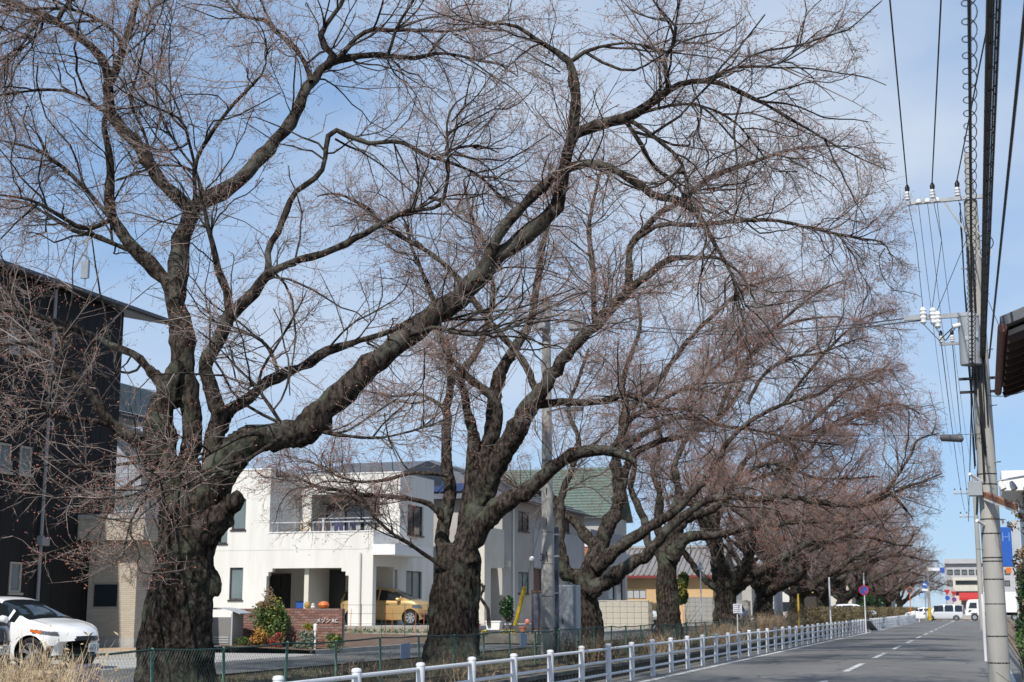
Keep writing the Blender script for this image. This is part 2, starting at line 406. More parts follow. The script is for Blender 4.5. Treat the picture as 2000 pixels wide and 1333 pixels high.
M_BROWN = mat('brown_board', (0.11, 0.05, 0.04), 0.6, (0.15, 0.075, 0.06), scale=6)
M_PIPE = mat('grey_downpipe', (0.28, 0.27, 0.27), 0.5)
M_PIPEW = mat('pale_downpipe', (0.55, 0.54, 0.50), 0.5)
M_SOLAR = mat('solar_cell', (0.012, 0.014, 0.06), 0.15, spec=0.8)
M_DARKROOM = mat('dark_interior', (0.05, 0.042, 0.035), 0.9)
M_STEEL = mat('galvanised_steel', (0.38, 0.39, 0.40), 0.45, (0.30, 0.31, 0.32), scale=6, metal=0.5)

def wall(mb, axis, c, t, u0, u1, z0, z1, holes=()):
    """box wall with openings; outer face at c, thickness t (signed) inward; holes (u0,u1,z0,z1)"""
    us = sorted({u0, u1, *[h[0] for h in holes], *[h[1] for h in holes]}); zs = sorted({z0, z1, *[h[2] for h in holes], *[h[3] for h in holes]})
    us = [u for u in us if u0 <= u <= u1]; zs = [z for z in zs if z0 <= z <= z1]
    for a, b in zip(us, us[1:]):
        run = None
        for p, q in zip(zs, zs[1:]):
            m = ((a+b)/2, (p+q)/2); hole = any(h[0] < m[0] < h[1] and h[2] < m[1] < h[3] for h in holes)
            if hole:
                if run: cell(mb, axis, c, t, a, b, *run); run = None
            else: run = (run[0], q) if run else (p, q)
        if run: cell(mb, axis, c, t, a, b, *run)
def cell(mb, axis, c, t, a, b, p, q):
    if axis == 'y': mb.box((a, c, p), (b, c + t, q))
    else: mb.box((c, a, p), (c + t, b, q))
def window(parent, axis, c, s, u0, u1, z0, z1, fm=None, gm=None, name='window', mull=1, rec=0.07, fw=0.05, sill=False):
    """framed window in the face at c; s = sign pointing inward"""
    fm = fm or M_FRAMEB; gm = gm or M_GLASS
    def bx(mb, a, b, p, q, d0, d1):
        if axis == 'y': mb.box((a, c + s*d0, p), (b, c + s*d1, q))
        else: mb.box((c + s*d0, a, p), (c + s*d1, b, q))
    mb = MB(); r0, r1 = rec - 0.03, rec + 0.03
    bx(mb, u0, u0+fw, z0, z1, r0, r1); bx(mb, u1-fw, u1, z0, z1, r0, r1); bx(mb, u0+fw, u1-fw, z0, z0+fw, r0, r1); bx(mb, u0+fw, u1-fw, z1-fw, z1, r0, r1)
    f = mb.build(name, fm, parent)
    n = mull; w = (u1-u0-2*fw)
    for k in range(n):
        a = u0+fw+w*k/n; b = u0+fw+w*(k+1)/n
        if k: 
            m_ = MB(); bx(m_, a-0.025, a+0.025, z0+fw, z1-fw, r0+0.005, r1-0.005); m_.build('mullion', fm, f)
        g_ = MB(); bx(g_, a+(0.026 if k else 0.001), b-(0.026 if k < n-1 else 0.001), z0+fw+0.001, z1-fw-0.001, rec, rec+0.008); g_.build('pane', gm, f)
    if sill:
        m_ = MB(); bx(m_, u0-0.05, u1+0.05, z0-0.06, z0-0.003, -0.05, rec-0.03); m_.build('sill', fm, f)
    return f
def px_u(axis, c, px, py=1187):
    return PX(px, py, c).y if axis == 'x' else PY(px, py, c).x
def px_rect(axis, c, x0, x1, y0, y1):
    f = (lambda a, b: PX(a, b, c)) if axis == 'x' else (lambda a, b: PY(a, b, c))
    a, b = f(x0, (y0+y1)/2), f(x1, (y0+y1)/2); i = 1 if axis == 'x' else 0
    xm = (x0+x1)/2; return (min(a[i], b[i]), max(a[i], b[i]), f(xm, y1).z, f(xm, y0).z)

# ---- black house
XB = -23.3
YB1 = PX(237, 700, XB).y; ZB = PX(237, 606, XB).z
h = thing('black_house', 'three-storey house clad in black boards behind the white hatchback', 'house', (XB-4, YB1-6, 0.25))
YB0 = 21.0
wins = [px_rect('x', XB, 37, 60, 872, 927), px_rect('x', XB, -4, 20, 866, 921), px_rect('x', XB, 17, 40, 1098, 1158), px_rect('x', XB, 18, 38, 636, 690), px_rect('x', XB, 55, 75, 640, 694)]
wi = MB(); wall(wi, 'x', XB-0.02, -0.18, YB0, YB1, 0.2, ZB, wins); wi.box((XB-9, YB0, 0.2), (XB-8.8, YB1, ZB)); wi.box((XB-8.8, YB1-0.2, 0.2), (XB-0.21, YB1-0.01, ZB)); wi.box((XB-8.8, YB0, 0.2), (XB-0.21, YB0+0.2, ZB))
wi.build('wall', M_BLACKW, h)
y = YB0; k = 0
while y < YB1 - 0.05:          # boards stand proud of the wall, cut round the windows
    b = MB(); y2 = min(y + 0.455, YB1); dz = 0.002 * (k % 3)
    wall(b, 'x', XB + 0.018 + dz, -0.036 - dz, y + 0.006, y2 - 0.006, 0.28, ZB - 0.05, [(w[0]-0.03, w[1]+0.03, w[2]-0.03, w[3]+0.03) for w in wins])
    b.build('siding_board', M_BLACKW, h); y = y2; k += 1
for w in wins: window(h, 'x', XB+0.03, -1, *w, fm=M_FRAMET, gm=M_GLASS_PALE, rec=0.03, fw=0.06, sill=True)
XR = XB - 4.5; YO = YB1 + 2.3
rf = MB(); zr = ZB + 1.0
rf.prism([(XB+0.22, YB0-0.5, ZB-0.02), (XB+0.22, YB0-0.5, ZB+0.16), (XR, YB0-0.5, zr+0.16), (XB-9.6, YB0-0.5, ZB+0.1), (XB-9.6, YB0-0.5, ZB-0.06), (XR, YB0-0.5, zr)], (0, YO-YB0+0.5, 0))
ro = rf.build('roof', M_ROOFD, h)
gt = MB(); gt.tube([(XB+0.28, YB0-0.5, ZB+0.02), (XB+0.28, YO, ZB+0.02)], 0.06, 8); gt.build('gutter', M_BLKTRIM, ro)
gb = MB(); gb.add([(XB-0.05, YB1-0.012, ZB), (XR, YB1-0.012, zr-0.02), (XB-8.9, YB1-0.012, ZB), (XB-0.05, YB1-0.2, ZB), (XR, YB1-0.2, zr-0.02), (XB-8.9, YB1-0.2, ZB)], [(0,1,2),(3,5,4),(0,3,4,1),(1,4,5,2)]); gb.build('gable', M_BLACKW, h)
dpx = px_u('x', XB, 66); dp = MB(); dp.tube([(XB+0.10, dpx, 0.3), (XB+0.10, dpx, ZB-0.1)], 0.045, 8); dpo = dp.build('downpipe', M_PIPE, h, True)
for z in (1.5, 3.3, 5.1, 6.9):
    q = MB(); q.box((XB+0.02, dpx-0.06, z), (XB+0.16, dpx+0.06, z+0.04)); q.build('bracket', M_PIPE, dpo)
w = px_rect('x', XB, 69, 84, 1050, 1067); q = MB(); q.box((XB+0.02, w[0], w[2]), (XB+0.22, w[1], w[3])); q.build('wall_lamp', M_PIPE, h, bevel=0.02)
# covered balcony at its far end, frosted screens
z0 = PX(262, 808, XB).z; z1 = PX(262, 755, XB).z
bl = MB(); bl.box((XB-3.5, YB1, z0-0.2), (XB+0.02, YO-0.1, z0-0.02)); bo = bl.build('balcony', M_BLKTRIM, h)
for k in range(4):
    a = YB1 + 0.03 + k*0.535; q = MB(); q.box((XB-0.03, a, z0), (XB-0.005, a+0.51, z1)); q.build('screen_panel', M_GLASS_PALE, bo)
an = MB(); ap = P(165, 560, 42); an.tube([ap, ap + Vector((0,0,1.9))], 0.025, 6); an.bar(ap+Vector((-.35,0,1.3)), ap+Vector((.35,0,1.6)), 0.05); an.box(ap+Vector((-.12,-.05,.25)), ap+Vector((.12,.05,.8)))
an.v = [(x, y, z) for x, y, z in an.v]; an.build('antenna', M_STEEL, h)

# ---- tan porch in front of it
YP = P(263, 1187, 39.0).y; xr = PY(264, 1187, YP).x; xl = XB + 0.06
zt0, zt1 = P(250, 1054, 38.3).z, P(250, 1003, 38.3).z
def tile_mat(name, c1, c2, mort, bw, bh):
    m = bpy.data.materials.new(name); m.use_nodes = True; n = m.node_tree; b = n.nodes['Principled BSDF']; b.inputs['Roughness'].default_value = 0.85
    t = n.nodes.new('ShaderNodeTexCoord'); sx = n.nodes.new('ShaderNodeSeparateXYZ'); ad = n.nodes.new('ShaderNodeMath'); cx = n.nodes.new('ShaderNodeCombineXYZ')
    n.links.new(t.outputs['Object'], sx.inputs[0]); n.links.new(sx.outputs[0], ad.inputs[0]); n.links.new(sx.outputs[1], ad.inputs[1]); n.links.new(ad.outputs[0], cx.inputs[0]); n.links.new(sx.outputs[2], cx.inputs[1])
    br = n.nodes.new('ShaderNodeTexBrick'); br.inputs['Scale'].default_value = 1; br.inputs['Brick Width'].default_value = bw; br.inputs['Row Height'].default_value = bh; br.inputs['Mortar Size'].default_value = 0.006
    br.inputs['Color1'].default_value = (*c1, 1); br.inputs['Color2'].default_value = (*c2, 1); br.inputs['Mortar'].default_value = (*mort, 1)
    n.links.new(cx.outputs[0], br.inputs['Vector']); n.links.new(br.outputs[0], b.inputs['Base Color'])
    bn = n.nodes.new('ShaderNodeBump'); bn.inputs['Strength'].default_value = 0.6; bn.inputs['Distance'].default_value = 0.01; bn.invert = True
    n.links.new(br.outputs['Fac'], bn.inputs['Height']); n.links.new(bn.outputs[0], b.inputs['Normal']); MATS[name] = m; return m
M_TANTILE = tile_mat('tan_stone_tile', (0.50, 0.44, 0.35), (0.43, 0.375, 0.295), (0.36, 0.31, 0.25), 0.30, 0.055)
t = thing('entrance_porch', 'tan stone-tiled entrance porch with flat canopy beside the black house', 'porch', ((xl+xr)/2, YP+1.5, 0.25))
ww = px_rect('y', YP, 178, 231, 1138, 1189)
mb = MB(); wall(mb, 'y', YP, 0.16, xl, xr, 0.70, zt0-0.005, [ww]); mb.box((xr-0.16, YP+0.162, 0.70), (xr, YP+1.8, zt0-0.005)); mb.box((xl, YP+1.6, .7), (xr-.162, YP+1.8, zt0-.005)); mb.build('wall', M_TANTILE, t)
window(t, 'y', YP, 1, *ww, fm=M_FRAMET, rec=0.05, fw=0.05)
mb = MB(); mb.box((xl, YP-0.03, 0.40), (xr+0.03, YP+1.82, 0.695)); mb.build('plinth', M_CONC, t)
cl = PY(138, 1028, YP-0.55).x
mb = MB(); mb.box((cl, YP-0.55, zt0), (xr+0.5, YP+1.9, zt1-0.12)); c_ = mb.build('canopy', M_TANTILE, t)
mb = MB(); mb.box((cl-0.03, YP-0.58, zt1-0.118), (xr+0.53, YP+1.93, zt1)); mb.build('fascia', M_GREYW, c_)
q = px_rect('x', xr, 287, 300, 1128, 1158); mb = MB(); mb.box((xr+0.002, q[0], q[2]), (xr+0.06, q[1], q[3])); mb.build('intercom', M_ALU, t, bevel=0.008)
# raised step with tan pavers
mb = MB(); mb.box((xl+0.0, YP-1.6, 0.245), (xr+1.1, YP-0.04, 0.40)); st = tag(mb.build('porch_step', M_CONC, t)); 
M_PAVER = mat('tan_paver', (0.48, 0.35, 0.24), 0.85, (0.40, 0.29, 0.2), scale=5)
for k in range(11):
    x0 = xl + 0.02 + k*0.27
    for j in range(3):
        mb = MB(); mb.box((x0, YP-1.6+0.008+j*0.5, 0.402), (x0+0.26, YP-1.6+0.49+j*0.5, 0.445)); mb.build('paver', M_PAVER, st)
for (a, b_, yy) in ((-23.2, -17.6, YP-2.6), (-22.6, -17.5, YP-7.5)):
    mb = MB(); mb.add([(a, yy, 0.262),(b_, yy, 0.262),(b_, yy+0.13, 0.262),(a, yy+0.13, 0.262)], [(0,1,2,3)]); tag(mb.build('bay_line', M_PAINT), kind='structure')
mb = MB(); mb.add([(-17.25, 2, 0.243),(-17.10, 2, 0.246),(-17.10, 36, 0.246),(-17.25, 36, 0.243)], [(0,1,2,3)]); tag(mb.build('street_edge_line', M_PAINT), kind='structure')

# ---- small grey gabled house behind
yg = 52.0; xg = PY(226, 950, yg).x; xe = PY(286, 930, yg).x; ze = PY(286, 925, yg).z; zp = PY(232, 862, yg).z
g_ = thing('gabled_house', 'blue-grey gabled house glimpsed between the porch canopy and the nearest trunk', 'house', (xg-2, yg+3, 0.3))
xm = PY(205, 862, yg).x; zm = zp + (zp-ze)*0.5
gx0 = 2*xm - xe
mb = MB(); mb.prism([(gx0, yg, 0.3), (xe-0.25, yg, 0.3), (xe-0.25, yg, ze), (xm, yg, zm-0.12), (gx0, yg, ze)], (0, 2.4, 0)); mb.build('wall', mat('blue_grey_wall', (0.30, 0.32, 0.35), 0.8, (0.25, 0.27, 0.3), scale=2), g_)
mb = MB(); mb.prism([(gx0-0.4, yg-0.3, ze-0.15), (gx0-0.4, yg-0.3, ze), (xm, yg-0.3, zm+0.15), (xe+0.15, yg-0.3, ze), (xe+0.15, yg-0.3, ze-0.15), (xm, yg-0.3, zm)], (0, 2.9, 0)); mb.build('roof', M_BLKTRIM, g_)
w = px_rect('y', yg, 228, 262, 950, 1000); window(g_, 'y', yg, -1, *w, fm=M_ALU, gm=M_GLASS_PALE, rec=0.03)

# ---- white flat-roofed house
XW = -23.6
YW = PX(728, 1130, XW).y; YW2 = PX(781, 1000, XW).y; YW3 = PX(844, 1000, XW).y
zg = 0.78; zpar = PY(620, 1040, YW).z; zfl = PY(620, 1074, YW).z; ztop = PY(660, 927, YW2).z; ztl = PY(470, 919, YW).z
xL = PY(255, 1000, YW).x; xlb = PY(527, 1000, YW).x
h = thing('white_house', 'large white flat-roofed house with first-floor balcony and laundry', 'house', ((xL+XW)/2, YW+4, zg))
w1 = px_rect('y', YW, 448, 474, 1109, 1172); w2 = px_rect('y', YW, 453, 480, 975, 1035); w3 = px_rect('y', YW, 428, 444, 1030, 1062)
op = px_rect('y', YW, 519, 680, 1125, 1225); opm = px_rect('y', YW, 524, 675, 1117, 1126); opt = px_rect('y', YW, 532, 667, 1110, 1118)
op = (op[0], op[1], zg, op[3]); opm = (opm[0], opm[1], op[3], opm[3]); opt = (opt[0], opt[1], opm[3], opt[3])
mb = MB(); wall(mb, 'y', YW, 0.25, xL, XW, zg-0.5, zfl-0.008, [w1, op, opm, opt])
wall(mb, 'y', YW, 0.25, xL, xlb, zfl+0.008, ztl, [w2, w3]); wall(mb, 'y', YW, 0.25, xlb, XW, zfl+0.008, zpar)
mb.box((xL, YW+0.012, zfl-0.008), (XW-0.012, YW+0.24, zfl+0.008))
# left block side and back, upper block
mb.box((xlb-0.25, YW+0.251, zfl+0.5), (xlb, YW2-0.001, ztl)); mb.box((xL, YW3, zg), (XW-0.26, YW3+0.2, ztop-0.1)); mb.box((xL, YW+0.251, zg), (xL+0.2, YW3, ztl-0.05))
rec = px_rect('y', YW2, 608, 741, 965, 1060); rec = (rec[0], rec[1], zpar-0.9, rec[3])
wall(mb, 'y', YW2, 0.25, xlb-0.24, XW, zfl, ztop, [rec])
# east side: lower wall with stepped carport opening and windows
s1 = px_rect('x', XW, 730, 776, 1112, 1225); s1b = px_rect('x', XW, 730, 770, 1107, 1113); s1 = (YW+0.35, s1[1], zg, s1[3]); s1b = (YW+0.35, s1b[1], s1[3], s1b[3])
s2 = px_rect('x', XW, 793, 824, 1116, 1180); s3 = px_rect('x', XW, 796, 827, 988, 1046)
wall(mb, 'x', XW, -0.25, YW+0.251, YW3+0.2, zg-0.5, zfl, [s1, s1b, s2]); wall(mb, 'x', XW, -0.25, YW+0.251, YW2-0.001, zfl, zpar)
wall(mb, 'x', XW-0.001, -0.25, YW2+0.251, YW3+0.2, zfl+0.001, ztop, [s3])
mb.build('wall', M_WHITE, h)
mb = MB(); mb.box((xlb-0.2, YW+0.26, zfl-0.15), (XW-0.26, YW2-0.01, zfl)); mb.build('balcony_floor', M_CONC, h)
mb = MB(); mb.box((xL+0.21, YW+0.26, ztl-0.35), (xlb-0.26, YW3-0.01, ztl-0.15)); mb.box((xlb-0.25, YW2+0.26, ztop-0.3), (XW-0.27, YW3-0.01, ztop-0.12)); mb.build('flat_roof', M_CONC, h)
zri = PY(700, 900, YW3-2).z
zri = PY(700, 905, YW2+4.0).z; mb = MB(); mb.prism([(xlb+0.3, YW2+0.5, ztop-0.1), (xlb+0.3, YW2+0.5, ztop+0.02), (xlb+0.3, YW2+4.0, zri), (xlb+0.3, YW3+2.0, zri-0.1), (xlb+0.3, YW3+2.0, ztop-0.1)], (XW-xlb-0.6, 0, 0)); mb.build('pitched_roof', M_ROOFD, h)
mb = MB(); mb.box((xL-0.03, YW-0.03, ztl), (xlb+0.03, YW+0.28, ztl+0.05)); mb.box((xlb+0.031, YW2-0.03, ztop), (XW+0.03, YW2+0.28, ztop+0.05)); mb.box((xlb+0.0, YW-0.03, zpar), (XW+0.03, YW+0.28, zpar+0.04)); mb.build('coping', M_WHITE2, h)
for w, mm in ((w1, 1), (w2, 1), (w3, 1)): window(h, 'y', YW, 1, *w, gm=M_GLASS_PALE, mull=mm, rec=0.10, sill=True)
window(h, 'x', XW, -1, *s2, gm=M_GLASS_PALE, mull=2, rec=0.1, sill=True); window(h, 'x', XW, -1, *s3, mull=2, rec=0.1, sill=True)
# inside the recesses
mb = MB(); mb.box((op[0]-1.0, YW+2.3, zg), (op[1]+1.0, YW+2.5, zfl)); mb.box((op[0]-1.0, YW+0.26, zfl-0.35), (op[1]+1.0, YW+2.29, zfl-0.16)); mb.box((op[0]-1.2, YW+0.26, zg), (op[0]-1.0, YW+2.29, zfl-0.36)); mb.build('porch_wall', M_CREAM, h)
for (a, b_, y0_, y1_, ml, gm) in ((528, 568, 1122, 1205, 2, M_GLASS), (611, 674, 1114, 1205, 2, M_GLASS)):
    w = px_rect('y', YW+2.3, a, b_, y0_, y1_); window(h, 'y', YW+2.3, -1, w[0], w[1], zg+0.05, w[3], gm=gm, mull=ml, rec=0.04, name='sliding_door')
mb = MB(); mb.box((s1[0]-0.0, YW, zg), (s1[0], YW, zg)) if False else None
mb = MB(); mb.box((XW-3.2, s1[0]-0.1, zg), (XW-3.0, s1[1]+1.5, zfl-0.1)); mb.box((XW-2.99, s1[1]+1.2, zg), (XW-0.26, s1[1]+1.4, zfl-0.1)); mb.build('carport_wall', M_CREAM, h)
# balcony window wall inside the recess
yb_ = YW2 + 1.1
mb = MB(); mb.box((rec[0]-0.3, yb_+0.2, zfl), (rec[1]+0.3, yb_+0.3, rec[3]+0.2)); mb.box((rec[0]-0.25, YW2+0.26, rec[3]), (rec[1]+0.25, yb_+0.19, rec[3]+0.15)); mb.box((rec[0]-0.25, YW2+0.251, zfl), (rec[0]-0.05, yb_+0.19, rec[3])); mb.box((rec[1]+0.05, YW2+0.251, zfl), (rec[1]+0.25, yb_+0.19, rec[3])); mb.build('recess_lining', M_CREAM, h)
w = px_rect('y', yb_+0.2, 617, 736, 984, 1060); ws = window(h, 'y', yb_+0.2, -1, w[0], w[1], zfl+0.1, w[3], gm=M_GLASS, mull=4, rec=0.03, name='sliding_door')
for (a, b_) in ((619, 637), (645, 673), (677, 704), (712, 732)):
    u = px_rect('y', yb_+0.1, a, b_, 1000 if 640 < a < 700 else 986, 1050); mb = MB()
    n = 10
    for i in range(n):
        x0 = u[0] + (u[1]-u[0])*i/n; x1 = u[0] + (u[1]-u[0])*(i+1)/n; yy = yb_+0.10 + 0.02*(i % 2); y2 = yb_+0.10+0.02*((i+1) % 2)
        mb.add([(x0,yy,zfl+0.15),(x1,y2,zfl+0.15),(x1,y2,u[3]),(x0,yy,u[3])], [(0,1,2,3)])
    mb.build('curtain', M_CURT, ws)
# balcony rail
yr = YW + 0.14; zr1 = PY(620, 1020, YW).z; zr2 = PY(620, 1031, YW).z
mb = MB(); xa = xlb + 0.02; 
mb.tube([(xa, yr, zr1), (XW-0.14, yr, zr1)], 0.028, 8); mb.tube([(XW-0.14, yr, zr1), (XW-0.14, YW2, zr1)], 0.028, 8); ra = mb.build('balcony_rail', M_ALU, h, True)
x = xa + 0.3
while x < XW:
    q = MB(); q.tube([(x, yr, zpar), (x, yr, zr1)], 0.018, 6); q.build('baluster', M_ALU, ra); x += 0.82
q = MB(); q.tube([(xa+1.2, YW2-0.6, zr1+0.28), (XW-0.4, YW2-0.6, zr1+0.28)], 0.022, 8)
for xx in (xa+1.6, XW-0.8): q.bar((xx, YW2-0.6, zr1+0.28), (xx, YW2+0.02, zr1+0.5), 0.03)
q.build('drying_pole', M_ALU, h, True)
mb = MB(); cs = px_rect('x', XW, 733, 800, 1066, 1085); mb.box((XW+0.002, cs[0]-0.3, cs[2]-0.05), (XW+1.0, cs[1], cs[3]-0.03)); mb.build('canopy', M_WHITE2, h)
mb = MB(); dx = PY(704, 1150, YW).x; mb.tube([(dx, YW-0.07, zg-0.2), (dx, YW-0.07, PY(704, 1080, YW).z)], 0.04, 8); mb.build('downpipe', M_PIPEW, h, True)
mb = MB(); dx = PY(583, 950, YW2).x; mb.tube([(dx, YW2-0.07, zfl), (dx, YW2-0.07, ztop-0.1)], 0.04, 8); mb.build('downpipe', M_PIPEW, h, True)
# laundry on the pole and things on the balcony
def cloth(name, label, m, px0, px1, py0, py1, kind):
    u = px_rect('y', YW2-0.6, px0, px1, py0, py1); x0, x1, z0, z1 = u; z1 = zr1+0.26; mb = MB(); yy = YW2-0.6
    if kind == 'trousers':
        m1 = (x0+x1)/2; wz = z1 - (z1-z0)*0.38
        poly = [(x0+0.02, yy, z1), (x1-0.02, yy, z1), (x1, yy, wz), (x1+0.02, yy, z0), (m1+0.05, yy, z0), (m1, yy, wz), (m1-0.05, yy, z0), (x0-0.02, yy, z0), (x0, yy, wz)]
    elif kind == 'shirt':
        poly = [(x0+0.10, yy, z1), (x1-0.10, yy, z1), (x1+0.04, yy, z1-0.28), (x1-0.05, yy, z1-0.33), (x1-0.08, yy, z1-0.2), (x1-0.08, yy, z0), (x0+0.08, yy, z0), (x0+0.08, yy, z1-0.2), (x0+0.05, yy, z1-0.33), (x0-0.04, yy, z1-0.28)]
    else:
        poly = [(x0, yy, z1), (x1, yy, z1), (x1, yy, z0+0.03), ((x0+x1)/2, yy, z0), (x0, yy, z0+0.02)]
    mb.prism(poly, (0, 0.05, 0)); o = mb.build(name, m, bevel=0.008); return tag(o, label, 'laundry', 'laundry drying on the white balcony')
cn = mat('navy_cloth', (0.025, 0.03, 0.06), 0.9); cb = mat('blue_cloth', (0.05, 0.06, 0.14), 0.9); cg = mat('charcoal_cloth', (0.05, 0.05, 0.055), 0.9); cw = mat('white_cloth', (0.6, 0.6, 0.62), 0.9); cp = mat('dark_check_cloth', (0.08, 0.07, 0.09), 0.9, (0.16, 0.15, 0.17), scale=20)
cloth('trousers', 'dark navy trousers with two legs apart, rightmost on the balcony', cn, 676, 694, 1014, 1040, 'trousers')
cloth('trousers', 'blue jeans hanging between the dark jacket and navy trousers', cb, 653, 669, 1014, 1040, 'trousers')
cloth('jacket', 'charcoal jacket hanging left of the blue jeans on the balcony', cg, 635, 650, 1013, 1042, 'shirt')
cloth('towel', 'pale towel hanging left of the charcoal jacket on the balcony', cw, 629, 633, 1012, 1044, 'towel')
cloth('shirt', 'dark checked shirt hanging left of the pale towel', cp, 618, 629, 1014, 1042, 'shirt')
cloth('shirt', 'grey checked shirt, leftmost of the balcony laundry', cg, 604, 616, 1014, 1042, 'shirt')
u = px_rect('y', YW+0.8, 588, 602, 1016, 1045); lz = thing('stepladder', 'small wooden stepladder standing on the white balcony', 'stepladder', ((u[0]+u[1])/2, YW+0.8, zfl))
mw = mat('pale_timber', (0.55, 0.38, 0.18), 0.7)
for xx in (u[0], u[1]):
    q = MB(); q.bar((xx, YW+0.7, zfl), (xx, YW+0.85, u[3]), 0.05); q.build('rail', mw, lz)
for k in range(5):
    q = MB(); z = zfl + 0.35 + k*0.26; q.bar((u[0], YW+0.72+0.02*k, z), (u[1], YW+0.72+0.02*k, z), 0.09, 0.03); q.build('rung', mw, lz)

# ---- block wall under the gold car, soil
M_BLOCK = mat('mossy_block', (0.24, 0.23, 0.19), 0.9, (0.36, 0.34, 0.29), scale=2.5, bump=0.5, bscale=15)
yl = YW - 0.9; xa, xb = PY(669, 1230, yl).x, PY(900, 1230, yl).x
lw = thing('low_block_wall', 'low grey block wall below the gold hatchback', 'wall', ((xa+xb)/2, yl, 0.35))
x = xa; k = 0
while x < xb - 0.5:
    for j in range(2):
        mb = MB(); o_ = 0.2*(j % 2); mb.box((x+0.004+o_, yl-0.004*((k+j) % 2), 0.36+j*0.205), (x+0.396+o_, yl+0.15, 0.36+j*0.205+0.197)); mb.build('block', M_BLOCK, lw, bevel=0.008)
    x += 0.4; k += 1
mb = MB(); mb.box((xa, yl+0.02, 0.34), (xb+0.2, yl+0.14, 0.77)); mb.build('core', M_CONC_OLD, lw)

mb = MB(); mb.box((-40, yl+0.152, 0.1), (xb+0.1, YW3+3.0, 0.775)); tag(mb.build('yard_terrace', M_LOT), kind='structure')
# ---- brick wall with lettering
YK = PX(668, 1230, -17.6).y; xk0 = PY(452, 1230, YK).x; xk1 = -17.6; zk1 = PY(600, 1189, YK).z
M_BRICK = mat('brown_brick', (0.12, 0.055, 0.045), 0.85, (0.21, 0.105, 0.085), scale=2.2, bump=0.3, bscale=25)
M_MORTAR = mat('pale_mortar', (0.36, 0.32, 0.28), 0.9, (0.28, 0.25, 0.22), scale=4)
bw = thing('brick_wall', 'brown brick garden wall with white lettering before the white house', 'wall', ((xk0+xk1)/2, YK, 0.3))
mb = MB(); mb.box((xk0+0.01, YK+0.012, 0.25), (xk1-0.01, YK+0.2, zk1-0.01)); mb.build('mortar', M_MORTAR, bw)
brick_m = []
for v_ in range(3):
    b_ = MB(); b_.box((0, 0, 0), (0.208, 0.1, 0.062)); brick_m.append(b_.mesh('brick', bevel=0.004)); brick_m[-1].materials.append(mat('brown_brick_%d' % v_, [(0.16,0.075,0.06),(0.23,0.115,0.09),(0.19,0.125,0.11)][v_], 0.85, [(0.22,0.105,0.085),(0.29,0.15,0.12),(0.26,0.175,0.15)][v_], scale=14))
hb_ = MB(); hb_.box((0, 0, 0), (0.100, 0.1, 0.062)); hbm = hb_.mesh('brick', bevel=0.004); hbm.materials.append(MATS['brown_brick_0'])
nrow = int((zk1 - 0.30) / 0.073); nb = 0
rw = random.Random(5)
for j in range(nrow + 1):
    z = zk1 - 0.064 - j * 0.073
    if z < 0.29: break
    x = xk1 - (0.0 if j % 2 else 0.109)
    if j % 2 == 0: o = link('brick', hbm, None, bw, Vector((xk1-0.101, YK-0.002*rw.random(), z)) - ORIG[bw])
    while x - 0.208 > xk0:
        if nb < 285: o = link('brick', brick_m[rw.randrange(3)], None, bw, Vector((x-0.208, YK-0.005*rw.random(), z)) - ORIG[bw]); nb += 1
        x -= 0.218
o_ = PY(652, 1213, YK-0.02)
text_mesh('lettering', 'メゾン RC', 0.15, mat('white_letter', (0.75, 0.75, 0.73), 0.5), PY(639, 1213, YK-0.03), (1,0,0), (0,0,1), bw, 0.012)
# ---- grey two-storey house with slatted balcony
XG = -22.0
def DY(px): return PX(px, 1187, XG).y
y0 = PX(981, 1100, XG).y; y1 = PX(1142, 1100, XG).y; zev = PX(1000, 978, XG).z; zg2 = 0.7
xgl = -33.0
h = thing('grey_house', 'grey two-storey house with a dark roof and brown slatted balcony', 'house', (XG-4, (y0+y1)/2, 0.4))
wA = px_rect('x', XG, 1012, 1033, 1000, 1038); wB = px_rect('x', XG, 1012, 1033, 1118, 1160); wC = px_rect('x', XG, 1042, 1058, 1111, 1158); wD = px_rect('x', XG, 1062, 1078, 1004, 1034); wE = px_rect('x', XG, 1100, 1112, 1010, 1040); wF = px_rect('x', XG, 1104, 1122, 1130, 1165)
mb = MB(); wall(mb, 'x', XG, -0.2, y0, y1, 0.3, zev, [wA, wB, wC, wD, wE, wF]); mb.box((xgl, y1-0.2, 0.3), (XG-0.201, y1, zev)); mb.box((xgl, y0+0.2, .3), (xgl+.2, y1-.2, zev))
wS = px_rect('y', y0, 905, 930, 1125, 1170); wS2 = px_rect('y', y0, 900, 960, 985, 1040)
wall(mb, 'y', y0, 0.2, xgl, XG-0.201, 0.3, zev, [wS2]); mb.build('wall', M_GREYW, h)
for w in (wA, wD, wE): window(h, 'x', XG, -1, *w, mull=2, rec=0.06, sill=True)
for w in (wB, wF): window(h, 'x', XG, -1, *w, gm=M_GLASS_PALE, mull=2, rec=0.06, sill=True)
window(h, 'x', XG, -1, *wC, fm=M_FRAMEB, gm=M_BROWN, rec=0.08, name='door'); window(h, 'y', y0, 1, *wS2, mull=3, rec=0.05, name='window')
